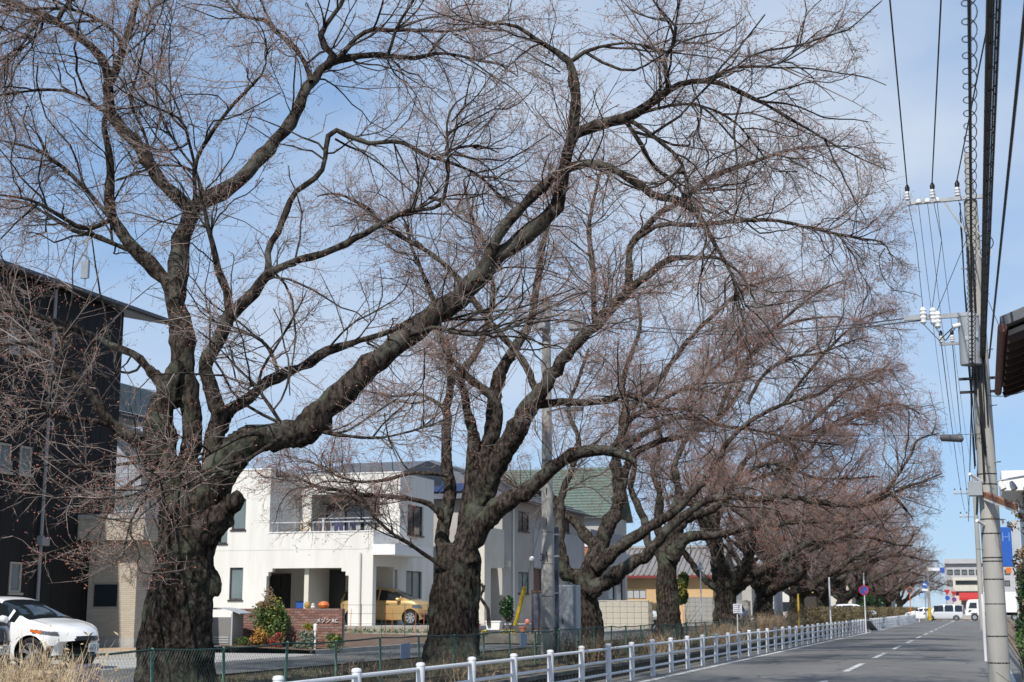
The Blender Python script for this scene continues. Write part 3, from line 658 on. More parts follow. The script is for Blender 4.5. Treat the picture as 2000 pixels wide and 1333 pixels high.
# balcony projecting to the front
yb0 = PX(972, 1100, XG+0.1).y - 1.9; zb0 = PY(955, 1107, yb0).z; zb1 = PY(955, 1068, yb0).z; zb2 = PY(955, 1031, yb0).z; xb0 = PY(905, 1090, yb0).x; xb1 = XG+0.1
mb = MB(); mb.box((xb0, yb0, zb0), (xb1-0.35, yb0+0.12, zb1)); mb.box((xb0, yb0+0.121, zb0), (xb1-0.35, y0-0.01, zb0+0.15)); bo = mb.build('balcony', M_WHITE2, h)
mb = MB(); mb.box((xb1-0.349, yb0-0.02, 0.4), (xb1, yb0+0.3, zb2+0.05)); mb.box((xb1-0.12, yb0+0.301, zb0), (xb1, y0-0.01, zb2+0.05)); mb.box((xb1-.12, yb0+.301, .4), (xb1, yb0+.9, zb0)); mb.build('pillar', M_CREAM, h)
for k in range(4):
    z = zb1 + 0.03 + k*(zb2-zb1)/4; mb = MB(); mb.box((xb0, yb0+0.03, z), (xb1-0.36, yb0+0.07, z+(zb2-zb1)/4-0.05)); mb.build('slat', M_BROWN, bo)
mb = MB(); mb.box((xb0-1, yb0-0.7, PY(950, 1124, yb0).z), (XG-0.35, yb0+0.6, PY(950, 1119, yb0).z)); mb.build('porch_canopy', M_CREAM, h)
for k in range(11):
    z = PY(940, 1175, y0).z + k*0.16; a = PY(936, 1150, y0-0.1).x; b = PY(954, 1150, y0-0.1).x; mb = MB(); mb.box((a, y0-0.07, z), (b, y0-0.03, z+0.1)); mb.build('louvre_slat', M_ALU, h)
mb = MB(); q = PX(1003, 1060, XG+0.08).y; mb.tube([(XG+0.08, q, 0.4), (XG+0.08, q, zev-0.05)], 0.045, 8); mb.build('downpipe', M_WHITE2, h, True)
q = px_rect('x', XG, 985, 990, 1096, 1108); mb = MB(); mb.box((XG+.002, q[0], q[2]), (XG+0.2, q[1], q[3])); mb.build('vent_hood', M_CREAM, h)
q = px_rect('x', XG, 1041, 1062, 1034, 1109); mb = MB(); mb.box((XG+0.003, q[0], q[2]), (XG+0.05, PX(1135,1060,XG).y, q[3])); mb.build('tile_cladding', M_GREYW2, h)
# hipped roof, solar panels on the end facing the sun
e = 0.6; zr_ = zev + 2.5; xm = (xgl+XG)/2; yA = y0 - e; yB = y1 + e; yh = y0 + 4.6
mb = MB(); mb.add([(XG+e, yA, zev), (XG+e, yB, zev), (xgl-e, yB, zev), (xgl-e, yA, zev), (xm, yh, zr_), (xm, yB-4, zr_)], [(0,1,5,4),(1,2,5),(2,3,4,5),(3,0,4),(0,3,2,1)]); ro = mb.build('roof', M_ROOFD, h)
mb = MB()
for i in range(9):     # slate courses on the street side
    f0 = i/10; a0 = Vector((XG+e, yA, zev)).lerp(Vector((xm, yh, zr_)), f0); a1 = Vector((XG+e, yB, zev)).lerp(Vector((xm, yB-4, zr_)), f0); mb.bar(a0+Vector((0,0,.03)), a1+Vector((0,0,.03)), 0.05, 0.03)
mb.build('slate_course', M_BLKTRIM, ro)
n1 = Vector((0, -(zr_-zev), (yh-yA))).normalized()
def on_end(u, v): return Vector((xgl-e + (XG-xgl+2*e)*u, yA + (yh-yA)*v, zev + (zr_-zev)*v)) + n1*0.08
for i in range(5):
    for j in range(3):
        v0, v1 = 0.12 + j*0.2, 0.12 + j*0.2 + 0.19; u0 = 0.28 + i*0.10 ; u1 = u0 + 0.096
        if v1 * 0.5 > min(u0, 1-u1): continue
        mb = MB(); mb.prism([on_end(u0, v0), on_end(u1, v0), on_end(u1, v1), on_end(u0, v1)], n1*0.04); mb.build('solar_panel', M_SOLAR, ro)

# ---- modern grey house with an orange brick pier, green-roofed house, apricot house
XM = -22.4; ya = PX(1146, 1100, XM).y + 1.0; yb = PX(1221, 1100, XM).y; zt_ = PX(1160, 1035, XM).z
h = thing('modern_house', 'plain lilac-grey house with orange brick pier behind the many-limbed tree', 'house', (XM-4, (ya+yb)/2, 0.4))
wA = px_rect('x', XM, 1188, 1200, 1130, 1172); wB = px_rect('x', XM, 1176, 1188, 1045, 1070); wC = px_rect('x', XM, 1204, 1216, 1128, 1176)
mb = MB(); wall(mb, 'x', XM, -0.2, ya, yb, 0.3, zt_, [wA, wB, wC]); mb.box((XM-9, ya, 0.3), (XM-0.201, ya+0.2, zt_)); mb.box((XM-9, yb-0.2, 0.3), (XM-0.201, yb, zt_)); mb.box((XM-9, ya+.2, zt_-.3), (XM-.2, yb-.2, zt_-.1)); mb.build('wall', mat('lilac_grey_wall', (0.30, 0.295, 0.31), 0.8, (0.25, 0.245, 0.26), scale=1.2), h)
for w in (wA, wB, wC): window(h, 'x', XM, -1, *w, mull=1, rec=0.06)
zb_ = PX(1190, 1108, XM).z; mb = MB(); mb.box((XM+0.003, ya+2.0, zb_), (XM+0.5, yb+0.1, zb_+0.9)); mb.build('canopy_band', M_GREYW2, h)
q = px_rect('y', ya-0.3, 1134, 1149, 1060, 1165); mb = MB(); mb.box((q[0], ya-0.3, 0.3), (q[1], ya-0.02, q[3]-0.25)); mb.build('brick_pier', tile_mat('orange_brick', (0.42, 0.16, 0.08), (0.36, 0.13, 0.065), (0.4, 0.3, 0.24), 0.22, 0.075), h)
mb = MB(); mb.box((q[0]-0.06, ya-0.36, q[3]-0.249), (q[1]+0.06, ya-0.0, q[3])); mb.build('pier_cap', M_WHITE2, h)

yg = PX(1221, 1100, XM).y + 4; h = thing('green_roof_house', 'house with a ribbed pale green roof rising behind the grey house', 'house', (-28, yg+4, 0.4))
xa = PY(1096, 950, yg).x; xb = PY(1192, 950, yg).x; ze = PY(1150, 1008, yg).z; zr_ = PY(1150, 914, yg+3.4).z
mb = MB(); mb.box((xa-5, yg+0.5, 0.3), (xb-0.4, yg+6.3, ze)); mb.build('wall', M_GREYW, h)
mb = MB(); mb.prism([(xa-6, yg, ze), (xa-6, yg+3.4, zr_), (xa-6, yg+6.8, ze), (xa-6, yg+6.8, ze-0.15), (xa-6, yg+3.4, zr_-0.2), (xa-6, yg, ze-0.15)], (xb-xa+6, 0, 0)); ro = mb.build('roof', M_ROOFG, h)
for k in range(17):
    f = k/17; mb = MB(); p = Vector((xa-6, yg+3.4*f, ze+(zr_-ze)*f+0.03)); mb.bar(p, p+Vector((xb-xa+6, 0, 0)), 0.07, 0.06); mb.build('roof_rib', M_ROOFG, ro)

yo = P(1240, 1187, 112).y; h = thing('apricot_house', 'single-storey apricot house with a grey tiled roof behind the block walls', 'house', (-24, yo+4, 0.4))
xa = PY(1216, 1140, yo).x - 4; xb = PY(1392, 1140, yo).x; ze = PY(1300, 1122, yo).z; zr_ = PY(1300, 1072, yo+4).z
wA = px_rect('y', yo, 1224, 1262, 1152, 1170); wB = px_rect('y', yo, 1384, 1391, 1155, 1170)
mb = MB(); wall(mb, 'y', yo, 0.2, xa, xb, 0.3, ze, [wA]); mb.box((xb-0.2, yo+0.201, 0.3), (xb, yo+8, ze)); mb.build('wall', M_ORWALL, h)
window(h, 'y', yo, 1, *wA, fm=M_FRAMEB, gm=M_CURT, mull=3, rec=0.06)
mb = MB(); mb.prism([(xa-0.6, yo-0.7, ze-0.1), (xa-0.6, yo+4, zr_), (xa-0.6, yo+8.7, ze-0.1), (xa-0.6, yo+8.7, ze-0.25), (xa-0.6, yo+4, zr_-0.2), (xa-0.6, yo-0.7, ze-0.25)], (xb-xa+1.2, 0, 0)); ro = mb.build('roof', M_TILE, h)
x = xa - 0.6; k = 0
while x < xb + 0.5:
    mb = MB(); mb.tube([(x+0.12, yo-0.72, ze-0.06), (x+0.12, yo+3.9, zr_+0.03)], 0.075, 6); mb.build('tile_rib', M_TILE, ro, True); x += 0.42
mb = MB(); mb.tube([(xa-0.6, yo+4, zr_+0.08), (xb+0.6, yo+4, zr_+0.08)], 0.16, 8); mb.build('ridge_tiles', M_TILE, ro)
mb = MB(); mb.box((xa-0.6, yo-0.80, ze-0.28), (xb+0.6, yo-0.71, ze-0.1)); mb.build('fascia', M_REDTRIM, ro)

# ---- block walls
def block_wall(label, D, px0, px1, ytop, pale, dy=0.0, gate=False):
    p = P((px0+px1)/2, 1187, D); yy = p.y; xa, xb = PY(px0, 1190, yy).x, PY(px1, 1190, yy).x; z1 = PY((px0+px1)/2, ytop, yy).z; z0 = 0.3
    t = thing('block_wall', label, 'wall', ((xa+xb)/2, yy, z0), 'concrete block walls by the side street'); n = max(3, round((z1-z0)/0.33)); hh = (z1-z0)/n; m_ = mat('wall_block_%s' % pale, (0.40,0.37,0.31) if pale else (0.26,0.25,0.23), 0.9, (0.50,0.465,0.39) if pale else (0.34,0.33,0.30), scale=1.3, bump=0.4, bscale=12)
    c = MB(); c.box((xa+0.01, yy+0.02, z0), (xb-0.01, yy+0.13, z1-0.02)); c.build('core', M_CONC_OLD, t)
    bm_ = MB(); bm_.box((0.006, 0, 0.005), (0.394, 0.15, hh-0.005)); me = bm_.mesh('block', bevel=0.012); x = xa; i = 0
    while x + 0.39 < xb:
        for j in range(n): link('block', me, m_, t, Vector((x, yy - 0.004*((i*7+j*3) % 3), z0+j*hh)) - ORIG[t])
        x += 0.4; i += 1
    mb = MB(); mb.box((xa-0.02, yy-0.03, z1+0.002), (x+0.02, yy+0.18, z1+0.06)); mb.build('coping', m_, t)
    return t
block_wall('pale block wall in front of the white car roof', 80, 1170, 1274, 1175, True)
block_wall('grey block wall between the green shrub and the notice board', 100, 1336, 1396, 1168, False)
block_wall('grey block wall right of the notice board, partly hidden by trunks', 108, 1440, 1466, 1174, False)

# ---- buildings far away
yf = YE + 34
h = thing('end_building', 'cream three-storey building with a dark window band closing the road', 'building', (-6, yf+5, 0))
xa = PY(1862, 1150, yf).x; xb = PY(1921, 1150, yf).x; zt_ = PY(1890, 1128, yf).z; zt2 = PY(1900, 1104, yf+6).z
bands = [px_rect('y', yf, 1866, 1917, 1155, 1164), px_rect('y', yf, 1866, 1917, 1134, 1143)]
mb = MB(); wall(mb, 'y', yf, 0.3, xa, xb, 0, zt_, bands); mb.box((xb-0.3, yf+0.301, 0), (xb, yf+10, zt_)); mb.box((xa, yf+.301, 0), (xa+.3, yf+10, zt_)); mb.box((xa+.3, yf+.3, zt_-.5), (xb-.3, yf+10, zt_-.2)); mb.build('wall', M_CREAM, h)
for w in bands: window(h, 'y', yf, 1, *w, mull=6, rec=0.1, fw=0.12)
yf2 = yf + 60
h = thing('school_building', 'long pale building with blue-green windows above the far junction', 'building', (0, yf2+6, 0))
xa = PY(1845, 1110, yf2).x; xb = PY(1990, 1110, yf2).x; zt_ = PY(1900, 1101, yf2).z
bands = [px_rect('y', yf2, 1850+k*14, 1861+k*14, 1113, 1124) for k in range(9)] + [px_rect('y', yf2, 1850+k*14, 1861+k*14, 1134, 1146) for k in range(9)]
mb = MB(); wall(mb, 'y', yf2, 0.4, xa, xb, 0, zt_, bands); mb.box((xa, yf2-0.6, zt_), (xb, yf2+8, zt_+0.8)); mb.build('wall', M_GREYW2, h)
for w in bands: window(h, 'y', yf2, 1, *w, gm=M_GLASS_PALE, mull=2, rec=0.1, fw=0.15)
yy = YE + 24; xa = PY(1877, 1170, yy).x; xb = PY(1912, 1170, yy).x
h = thing('awning_shop', 'small shop front with a red awning behind the lorry', 'shop', ((xa+xb)/2, yy, 0))
mb = MB(); mb.box((xa, yy, 0), (xb, yy+5, 3.4)); mb.build('wall', M_GREYW, h)
mb = MB(); mb.prism([(xa-.2, yy-1.6, 2.7), (xa-.2, yy-0.01, 3.4), (xa-.2, yy-0.01, 3.1), (xa-.2, yy-1.6, 2.4)], (xb-xa+.4, 0, 0)); mb.build('awning', mat('red_awning', (0.45, 0.03, 0.025), 0.7), h)
yy = P(1580, 1187, 175).y; xa = PY(1562, 1170, yy).x; xb = PY(1600, 1170, yy).x; z1 = PY(1580, 1152, yy).z
h = thing('yellow_shed', 'small yellow-framed building seen under the cherry branches', 'shed', ((xa+xb)/2, yy, 0))
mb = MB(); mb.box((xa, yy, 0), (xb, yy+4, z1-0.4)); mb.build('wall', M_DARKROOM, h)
mb = MB(); mb.box((xa-.3, yy-.4, z1-.399), (xb+.3, yy+4.3, z1)); mb.box((xb-0.1, yy-.3, 0), (xb+.2, yy-.01, z1-.4)); mb.box((xa-.2, yy-.3, 0), (xa+.1, yy-.01, z1-.4)); mb.build('frame', mat('yellow_paint', (0.55, 0.45, 0.08), 0.6), h)
# far skyline behind the left houses and trees, each its own block
rr = random.Random(3); grey = [M_CREAM, M_GREYW, M_GREYW2, M_WHITE]
sl = ['cream far house with dark hipped roof, leftmost of the far row', 'grey far house with brownish roof, second in the far row', 'pale grey far house with dark roof, third in the far row', 'white far house with brownish roof, fourth in the far row', 'cream far house with dark roof beyond the bare white pole', 'grey far house with brownish roof beyond the no-parking sign']
for i, px in enumerate((1395, 1440, 1485, 1530, 1640, 1720)):
    D = 150 + 12*i; p = P(px, 1187, D); w = 5.5; hh = (5.2, 6.0, 4.6, 5.6, 5.4, 5.0)[i]
    h = thing('far_house', sl[i], 'house', (p.x, p.y, 0), 'houses far behind the trees')
    mb = MB(); mb.box((p.x-w, p.y, 0), (p.x+w*0.3, p.y+8, hh)); mb.build('wall', grey[i % 4], h)
    mb = MB(); mb.add([(p.x-w-.5, p.y-.5, hh), (p.x+w*.3+.5, p.y-.5, hh), (p.x+w*.3+.5, p.y+8.5, hh), (p.x-w-.5, p.y+8.5, hh), (p.x-w+2.2, p.y+4, hh+2), (p.x+w*.3-2.2, p.y+4, hh+2)], [(0,1,5,4),(1,2,5),(2,3,4,5),(3,0,4),(0,3,2,1)]); mb.build('roof', (M_ROOFD, M_TILE)[i % 2], h)
    for k in range(3):
        x0 = p.x - w + 0.8 + k*2.1
        for z in (1.0, 3.5):
            if z + 1.3 < hh: 
                mb = MB(); mb.box((x0, p.y-0.05, z), (x0+1.3, p.y-0.002, z+1.2)); mb.build('window', M_GLASS, h)
# ------------------------------------------------------------------ cherry trees
def bark_mat(name, dark, mid, lichen, bump):
    m = bpy.data.materials.new(name); m.use_nodes = True; n = m.node_tree; b = n.nodes['Principled BSDF']
    b.inputs['Roughness'].default_value = 0.95; b.inputs['Specular IOR Level'].default_value = 0.12
    t = n.nodes.new('ShaderNodeTexCoord')
    def noise(sc, det, stretch=None):
        mp_ = n.nodes.new('ShaderNodeMapping')
        if stretch: mp_.inputs['Scale'].default_value = stretch
        z = n.nodes.new('ShaderNodeTexNoise'); z.inputs['Scale'].default_value = sc; z.inputs['Detail'].default_value = det; z.inputs['Roughness'].default_value = 0.65
        n.links.new(t.outputs['Object'], mp_.inputs[0]); n.links.new(mp_.outputs[0], z.inputs['Vector']); return z
    def ramp(src, p0, p1, c0, c1):
        r = n.nodes.new('ShaderNodeValToRGB'); e = r.color_ramp.elements; e[0].position, e[1].position = p0, p1; e[0].color, e[1].color = c0, c1
        n.links.new(src, r.inputs[0]); return r
    z1 = noise(13, 8, (1, 1, 0.45)); r1 = ramp(z1.outputs[0], 0.41, 0.63, (*dark, 1), (*mid, 1))
    z2 = noise(1.5, 6); r2 = ramp(z2.outputs[0], 0.52, 0.63, (0, 0, 0, 1), (0.75, 0.75, 0.75, 1))
    mix = n.nodes.new('ShaderNodeMix'); mix.data_type = 'RGBA'; mix.inputs[7].default_value = (*lichen, 1)
    n.links.new(r2.outputs[0], mix.inputs[0]); n.links.new(r1.outputs[0], mix.inputs[6]); n.links.new(mix.outputs[2], b.inputs['Base Color'])
    z3 = noise(26, 8, (1, 1, 0.5)); bn = n.nodes.new('ShaderNodeBump'); bn.inputs['Strength'].default_value = bump; bn.inputs['Distance'].default_value = 0.035
    n.links.new(z3.outputs[0], bn.inputs['Height']); n.links.new(bn.outputs[0], b.inputs['Normal'])
    MATS[name] = m; return m
M_BARK = bark_mat('cherry_bark', (0.009, 0.0072, 0.006), (0.082, 0.065, 0.053), (0.085, 0.098, 0.066), 1.0)
M_LIMB = bark_mat('cherry_limb_bark', (0.012, 0.0095, 0.008), (0.092, 0.074, 0.061), (0.12, 0.12, 0.098), 0.9)
M_TWIG = mat('cherry_twig', (0.17, 0.132, 0.115), 0.75, (0.33, 0.27, 0.24), scale=1.3, spec=0.25)
M_BUD = mat('cherry_bud', (0.42, 0.125, 0.09), 0.6, (0.47, 0.225, 0.135), scale=0.8, spec=0.3)

def nrm(a): return a / np.maximum(np.linalg.norm(a, axis=-1, keepdims=True), 1e-9)

def tubes(pts, rad, s):
    """pts (B,n,3), rad (B,n) -> verts, quads"""
    B, n, _ = pts.shape
    t = np.empty_like(pts); t[:, 1:-1] = pts[:, 2:] - pts[:, :-2]; t[:, 0] = pts[:, 1] - pts[:, 0]; t[:, -1] = pts[:, -1] - pts[:, -2]
    t = nrm(t)
    m = t.mean(1); ref = np.where(np.abs(m[:, 2:3]) < 0.8, np.array([[0, 0, 1.0]]), np.array([[1.0, 0, 0]]))
    a = nrm(np.cross(t, ref[:, None, :])); b = np.cross(t, a)
    an = np.arange(s) * 2 * np.pi / s
    V = pts[:, :, None, :] + rad[:, :, None, None] * (a[:, :, None, :] * np.cos(an)[None, None, :, None] + b[:, :, None, :] * np.sin(an)[None, None, :, None])
    idx = (np.arange(B)[:, None, None] * n + np.arange(n - 1)[None, :, None]) * s
    k = np.arange(s)[None, None, :]; k2 = (k + 1) % s
    Q = np.stack([idx + k, idx + k2, idx + s + k2, idx + s + k], -1).reshape(-1, 4)
    return V.reshape(-1, 3), Q

def spikes(pts, rad):
    """pointed 3-sided shoots: pts (B,n,3); the tip closes to one vertex"""
    V, Q = tubes(pts[:, :-1], rad[:, :-1], 3) if pts.shape[1] > 2 else (None, None)
    B, n, _ = pts.shape
    if V is None:
        t = nrm(pts[:, 1] - pts[:, 0]); ref = np.where(np.abs(t[:, 2:3]) < 0.8, np.array([[0, 0, 1.0]]), np.array([[1.0, 0, 0]])); a = nrm(np.cross(t, ref)); b = np.cross(t, a)
        V = np.stack([pts[:, 0] + rad[:, :1] * (a * math.cos(x) + b * math.sin(x)) for x in (0, 2.0944, 4.18879)], 1).reshape(-1, 3); T = [np.zeros((0, 3), int)]
    else:
        T = [Q[:, [0, 1, 2]], Q[:, [0, 2, 3]]]
    base = (np.arange(B) * (n - 1) + (n - 2))[:, None] * 3; tip = B * (n - 1) * 3 + np.arange(B)[:, None]
    for k in range(3): T.append(np.concatenate([base + k, base + (k + 1) % 3, tip], 1))
    return np.concatenate([V, pts[:, -1]]), np.concatenate(T)

class Acc:
    def __init__(s): s.V = []; s.Q = []; s.n = 0
    def add(s, V, Q): s.V.append(V); s.Q.append(Q + s.n); s.n += len(V)
    def get(s): return np.concatenate(s.V), np.concatenate(s.Q)

def sprout(r, pp, pr, t, L, amin, amax, nseg, wig, lift, flat=0.7, rmax=None, rk=0.012, rmin=0.004):
    """side shoots at parameters t (K,) on parents pp (K,n,3); lengths L (K,)"""
    K, n, _ = pp.shape
    f = t * (n - 1); i = np.minimum(f.astype(int), n - 2); w = (f - i)[:, None]; ar = np.arange(K)
    p = pp[ar, i] * (1 - w) + pp[ar, i + 1] * w
    tan = nrm(pp[ar, i + 1] - pp[ar, i]); r0 = pr[ar, i] * (1 - w[:, 0]) + pr[ar, i + 1] * w[:, 0]
    v = r.normal(size=(K, 3)); v[:, 2] *= flat
    per = nrm(v - tan * (v * tan).sum(1, keepdims=True))
    al = r.uniform(amin, amax, K)[:, None]
    d = nrm(tan * np.cos(al) + per * np.sin(al))
    pts = np.empty((K, nseg + 1, 3)); pts[:, 0] = p
    st = (L / nseg)[:, None]
    lf = np.asarray(lift)
    for j in range(nseg):
        d = d + r.normal(size=(K, 3)) * wig
        d[:, 2] += lf * (1.0 if j > 0 else 0.4)
        d = nrm(d); pts[:, j + 1] = pts[:, j] + d * st
    rs = np.clip(rk * L, rmin, None)
    rs = np.minimum(rs, r0 * 0.8 + 0.001)
    if rmax: rs = np.minimum(rs, rmax)
    rad = rs[:, None] * np.linspace(1, 0.42, nseg + 1)[None, :]
    rad = np.maximum(rad, rmin * 0.6)
    return pts, rad

def resample(pts, rad, n):
    pts = np.asarray(pts, float); rad = np.asarray(rad, float)
    s = np.concatenate([[0], np.cumsum(np.linalg.norm(np.diff(pts, axis=0), axis=1))]); u = np.linspace(0, s[-1], n)
    # smooth (Catmull-Rom) path
    out = np.empty((n, 3)); m = len(pts)
    k = np.clip(np.searchsorted(s, u, side='right') - 1, 0, m - 2); w = ((u - s[k]) / np.maximum(s[k + 1] - s[k], 1e-9))[:, None]
    p0, p1, p2, p3 = pts[np.maximum(k - 1, 0)], pts[k], pts[k + 1], pts[np.minimum(k + 2, m - 1)]
    out = 0.5 * ((2 * p1) + (-p0 + p2) * w + (2 * p0 - 5 * p1 + 4 * p2 - p3) * w ** 2 + (-p0 + 3 * p1 - 3 * p2 + p3) * w ** 3)
    return out, np.interp(u, s, rad), s[-1]

def trunk_mesh(name, paths, org, voxel, seed):
    """fuse trunk and limb butts into one knobbly skin"""
    mb = MB()
    for pts, rad in paths:
        rad = list(rad)
        n = max(8, int(len(pts) * 3)); q, rr, L = resample(pts, rad, n); mb.tube([Vector(x) for x in q], list(rr), 20)
    me = mb.mesh(name, org); ob = bpy.data.objects.new('tmp', me); COL.objects.link(ob)
    md = ob.modifiers.new('r', 'REMESH'); md.mode = 'VOXEL'; md.voxel_size = voxel
    ms = ob.modifiers.new('s', 'SMOOTH'); ms.factor = 0.6; ms.iterations = 5
    dg = bpy.context.evaluated_depsgraph_get(); me2 = bpy.data.meshes.new_from_object(ob.evaluated_get(dg))
    bpy.data.objects.remove(ob); bpy.data.meshes.remove(me)
    n = len(me2.vertices); co = np.empty(n * 3); no = np.empty(n * 3)
    me2.vertices.foreach_get('co', co); me2.vertices.foreach_get('normal', no); co = co.reshape(-1, 3); no = no.reshape(-1, 3)
    d = np.empty(n); off = seed * 7.3
    for i in range(n):
        x, y, z = co[i]
        a = mnoise.noise((x * 1.5 + off, y * 1.5, z * 0.9)); b = mnoise.noise((x * 4.2, y * 4.2 + off, z * 2.2)); c = 1 - abs(mnoise.noise((x * 8 + off, y * 8, z * 1.7)))
        g = mnoise.noise((x * 17, y * 17 + off, z * 9))
        d[i] = 0.11 * a + 0.07 * b * abs(b) * 2 + 0.075 * (c - 0.75) + 0.02 * g
    co += no * d[:, None]
    me2.vertices.foreach_set('co', co.ravel()); me2.update(); me2.name = name
    me2.polygons.foreach_set('use_smooth', [True] * len(me2.polygons))
    me2.materials.clear(); me2.materials.append(M_BARK)
    return me2

def grow(r, limbs, inside, dens=1.0, org=(0, 0, 0), budget=1.0, budk=1.0, lscale=1.0, thick=1.0):
    """limbs: list of (pts, rad, grow_from 0..1). Returns branch, twig and bud meshes (V,Q)."""
    acc_b, acc_t, acc_k = Acc(), Acc(), Acc()
    src = []                                # sampled limb lines at 12 points
    P1, R1 = [], []
    for lm_ in limbs:
        pts, rad, g0 = lm_[:3]; dm = lm_[3] if len(lm_) > 3 else 1.0
        q, rr, L = resample(pts, rad, 12)
        ts = []
        k = int(L * 4.2 * dens * dm * (1 - g0)) + (2 if dm == 1.0 else 1)
        t = g0 + (1 - g0) * r.random(k) ** 0.85
        LL = r.uniform(0.8, 2.6, k) * (1.15 - 0.45 * t) * lscale
        a, b = sprout(r, np.repeat(q[None], k, 0), np.repeat(rr[None], k, 0), t, LL, 0.5, 1.15, 8, 0.20, r.uniform(-0.05, 0.10, k), 0.75, rmax=0.045, rk=0.0105, rmin=0.007 * thick)
        P1.append(a); R1.append(b)
        # thin leading end of the limb carries shoots as well
        src.append((q, rr, L))
    p1 = np.concatenate(P1); r1 = np.concatenate(R1)
    keep = inside(p1[:, -1]) & inside(p1[:, 4]); short = ~keep & inside(p1[:, 3])
    p1s = p1[short]; p1s = np.stack([p1s[:, 0] + (p1s[:, min(j, 8)] - p1s[:, 0]) * 0.45 for j in range(9)], 1)
    p1 = np.concatenate([p1[keep], p1s]); r1 = np.concatenate([r1[keep], r1[short] * 0.6])
    acc_b.add(*tubes(p1, r1, 4))
    def children(pp, pr, per, Lm, seg, wig, lift, rk, rmin, tmin=0.12, ang=(0.45, 1.15)):
        K = int(len(pp) * per); pi = r.integers(0, len(pp), K)
        plen = np.linalg.norm(np.diff(pp[pi], axis=1), axis=2).sum(1)
        t = tmin + (1 - tmin) * r.random(K)
        L = Lm * r.uniform(0.45, 1.25, K) * (1.15 - 0.6 * t) * np.clip(plen / 2.0, 0.45, 1.25)
        a, b = sprout(r, pp[pi], pr[pi], t, L, ang[0], ang[1], seg, wig, r.uniform(lift[0], lift[1], K), 0.8, rk=rk, rmin=rmin)
        ok = inside(a[:, -1]); return a[ok], b[ok]
    lq = np.stack([resample(q[int(len(q) * 0.55):], rr[int(len(q) * 0.55):], 9)[0] for q, rr, L in src]); lr = np.stack([np.interp(np.linspace(0.55, 1, 9), np.linspace(0, 1, 12), rr) for q, rr, L in src])
    base = np.concatenate([p1, lq, lq]); baser = np.concatenate([r1, lr, lr])
    p2, r2 = children(base, baser, 5.2 * budget, 1.55 * lscale, 3, 0.20, (-0.03, 0.09), 0.0075, 0.0058 * thick)
    acc_t.add(*spikes(p2, r2))
    p3, r3 = children(p2, r2, 5.0 * budget, 0.95 * lscale, 2, 0.16, (-0.02, 0.10), 0.0075, 0.0046 * thick)
    acc_t.add(*spikes(p3, r3))
    p4, r4 = children(p3, r3, 2.2 * budget, 0.40 * lscale, 1, 0.25, (0.0, 0.2), 0.0075, 0.0040 * thick)
    acc_t.add(*spikes(p4, r4))
    # buds: tips and along the shoots
    sel = r.random(len(p3)) < 0.55 * budk
    tips = [p4[r.random(len(p4)) < 0.42 * budk][:, -1], p3[sel][:, -1]]
    k = int(len(p3) * 0.45 * budk); j = r.integers(0, len(p3), k); tips.append(p3[j, r.integers(1, 3, k)])
    k = int(len(p2) * 0.8 * budk); j = r.integers(0, len(p2), k); tips.append(p2[j, r.integers(1, 4, k)])
    c = np.concatenate(tips); B = len(c)
    ax = nrm(r.normal(size=(B, 3)) + np.array([0, 0, 0.5])); ref = nrm(np.cross(ax, r.normal(size=(B, 3)))); rb = np.cross(ax, ref)
    ln = r.uniform(0.013, 0.027, (B, 1)) * thick; wd = ln * 0.46
    c = c + ax * ln * 0.6
    v = np.stack([c - ax * ln] + [c + ax * ln * 0.15 + wd * 1.25 * (ref * math.cos(x) + rb * math.sin(x)) for x in (0, 2.1, 4.2)], 1)
    v[:, 1] += ax * ln * 0.7; v = v.reshape(-1, 3)
    o = np.arange(B)[:, None] * 4
    tri = np.concatenate([o + np.array([[0, 2, 1]]), o + np.array([[0, 3, 2]]), o + np.array([[0, 1, 3]]), o + np.array([[1, 2, 3]])])
    out = []
    for acc in (acc_b, acc_t): V, Q = acc.get(); out.append((V - np.array(org), Q))
    out.append((v - np.array(org), tri))
    return out

TRIS = [0]
def tree_object(label, base, trunk_paths, limbs, inside, seed, dens=1.0, budget=1.0, budk=1.0, voxel=0.035, lscale=1.0, thick=1.0, grp='old cherry trees in a row'):
    r = np.random.default_rng(seed)
    t = thing('cherry_tree', label, 'tree', base, grp)
    me = trunk_mesh('trunk', trunk_paths, base, voxel, seed); link('trunk', me, None, t); TRIS[0] += len(me.polygons) * 2
    for lm_ in limbs:
        pts, rad = lm_[:2]
        L = sum((Vector(pts[i + 1]) - Vector(pts[i])).length for i in range(len(pts) - 1))
        n = max(6, int(L * 5)); q, rr, _ = resample(pts, rad, n)
        wob = r.normal(size=(n, 3)); wob[0] = 0; q = q + wob * rr[:, None] * 0.13
        rr = rr * (1 + 0.09 * r.normal(size=n)); rr[-1] *= 0.5
        s = 12 if rr[0] > 0.09 else 8
        V, Q = tubes(q[None], np.abs(rr)[None], s)
        me = fast_mesh('limb', V - np.array(base), Q); link('limb', me, M_LIMB, t); TRIS[0] += len(Q) * 2
    ms = grow(r, limbs, inside, dens, base, budget, budk, lscale, thick)
    for nm, (V, Q), m in zip(('branches', 'twigs', 'buds'), ms, (M_LIMB, M_TWIG, M_BUD)):
        me = fast_mesh(nm, V, Q, nm != 'buds'); o = link(nm, me, m, t); o['kind'] = 'stuff'; TRIS[0] += len(Q) * (2 if Q.shape[1] == 4 else 1)
    return t

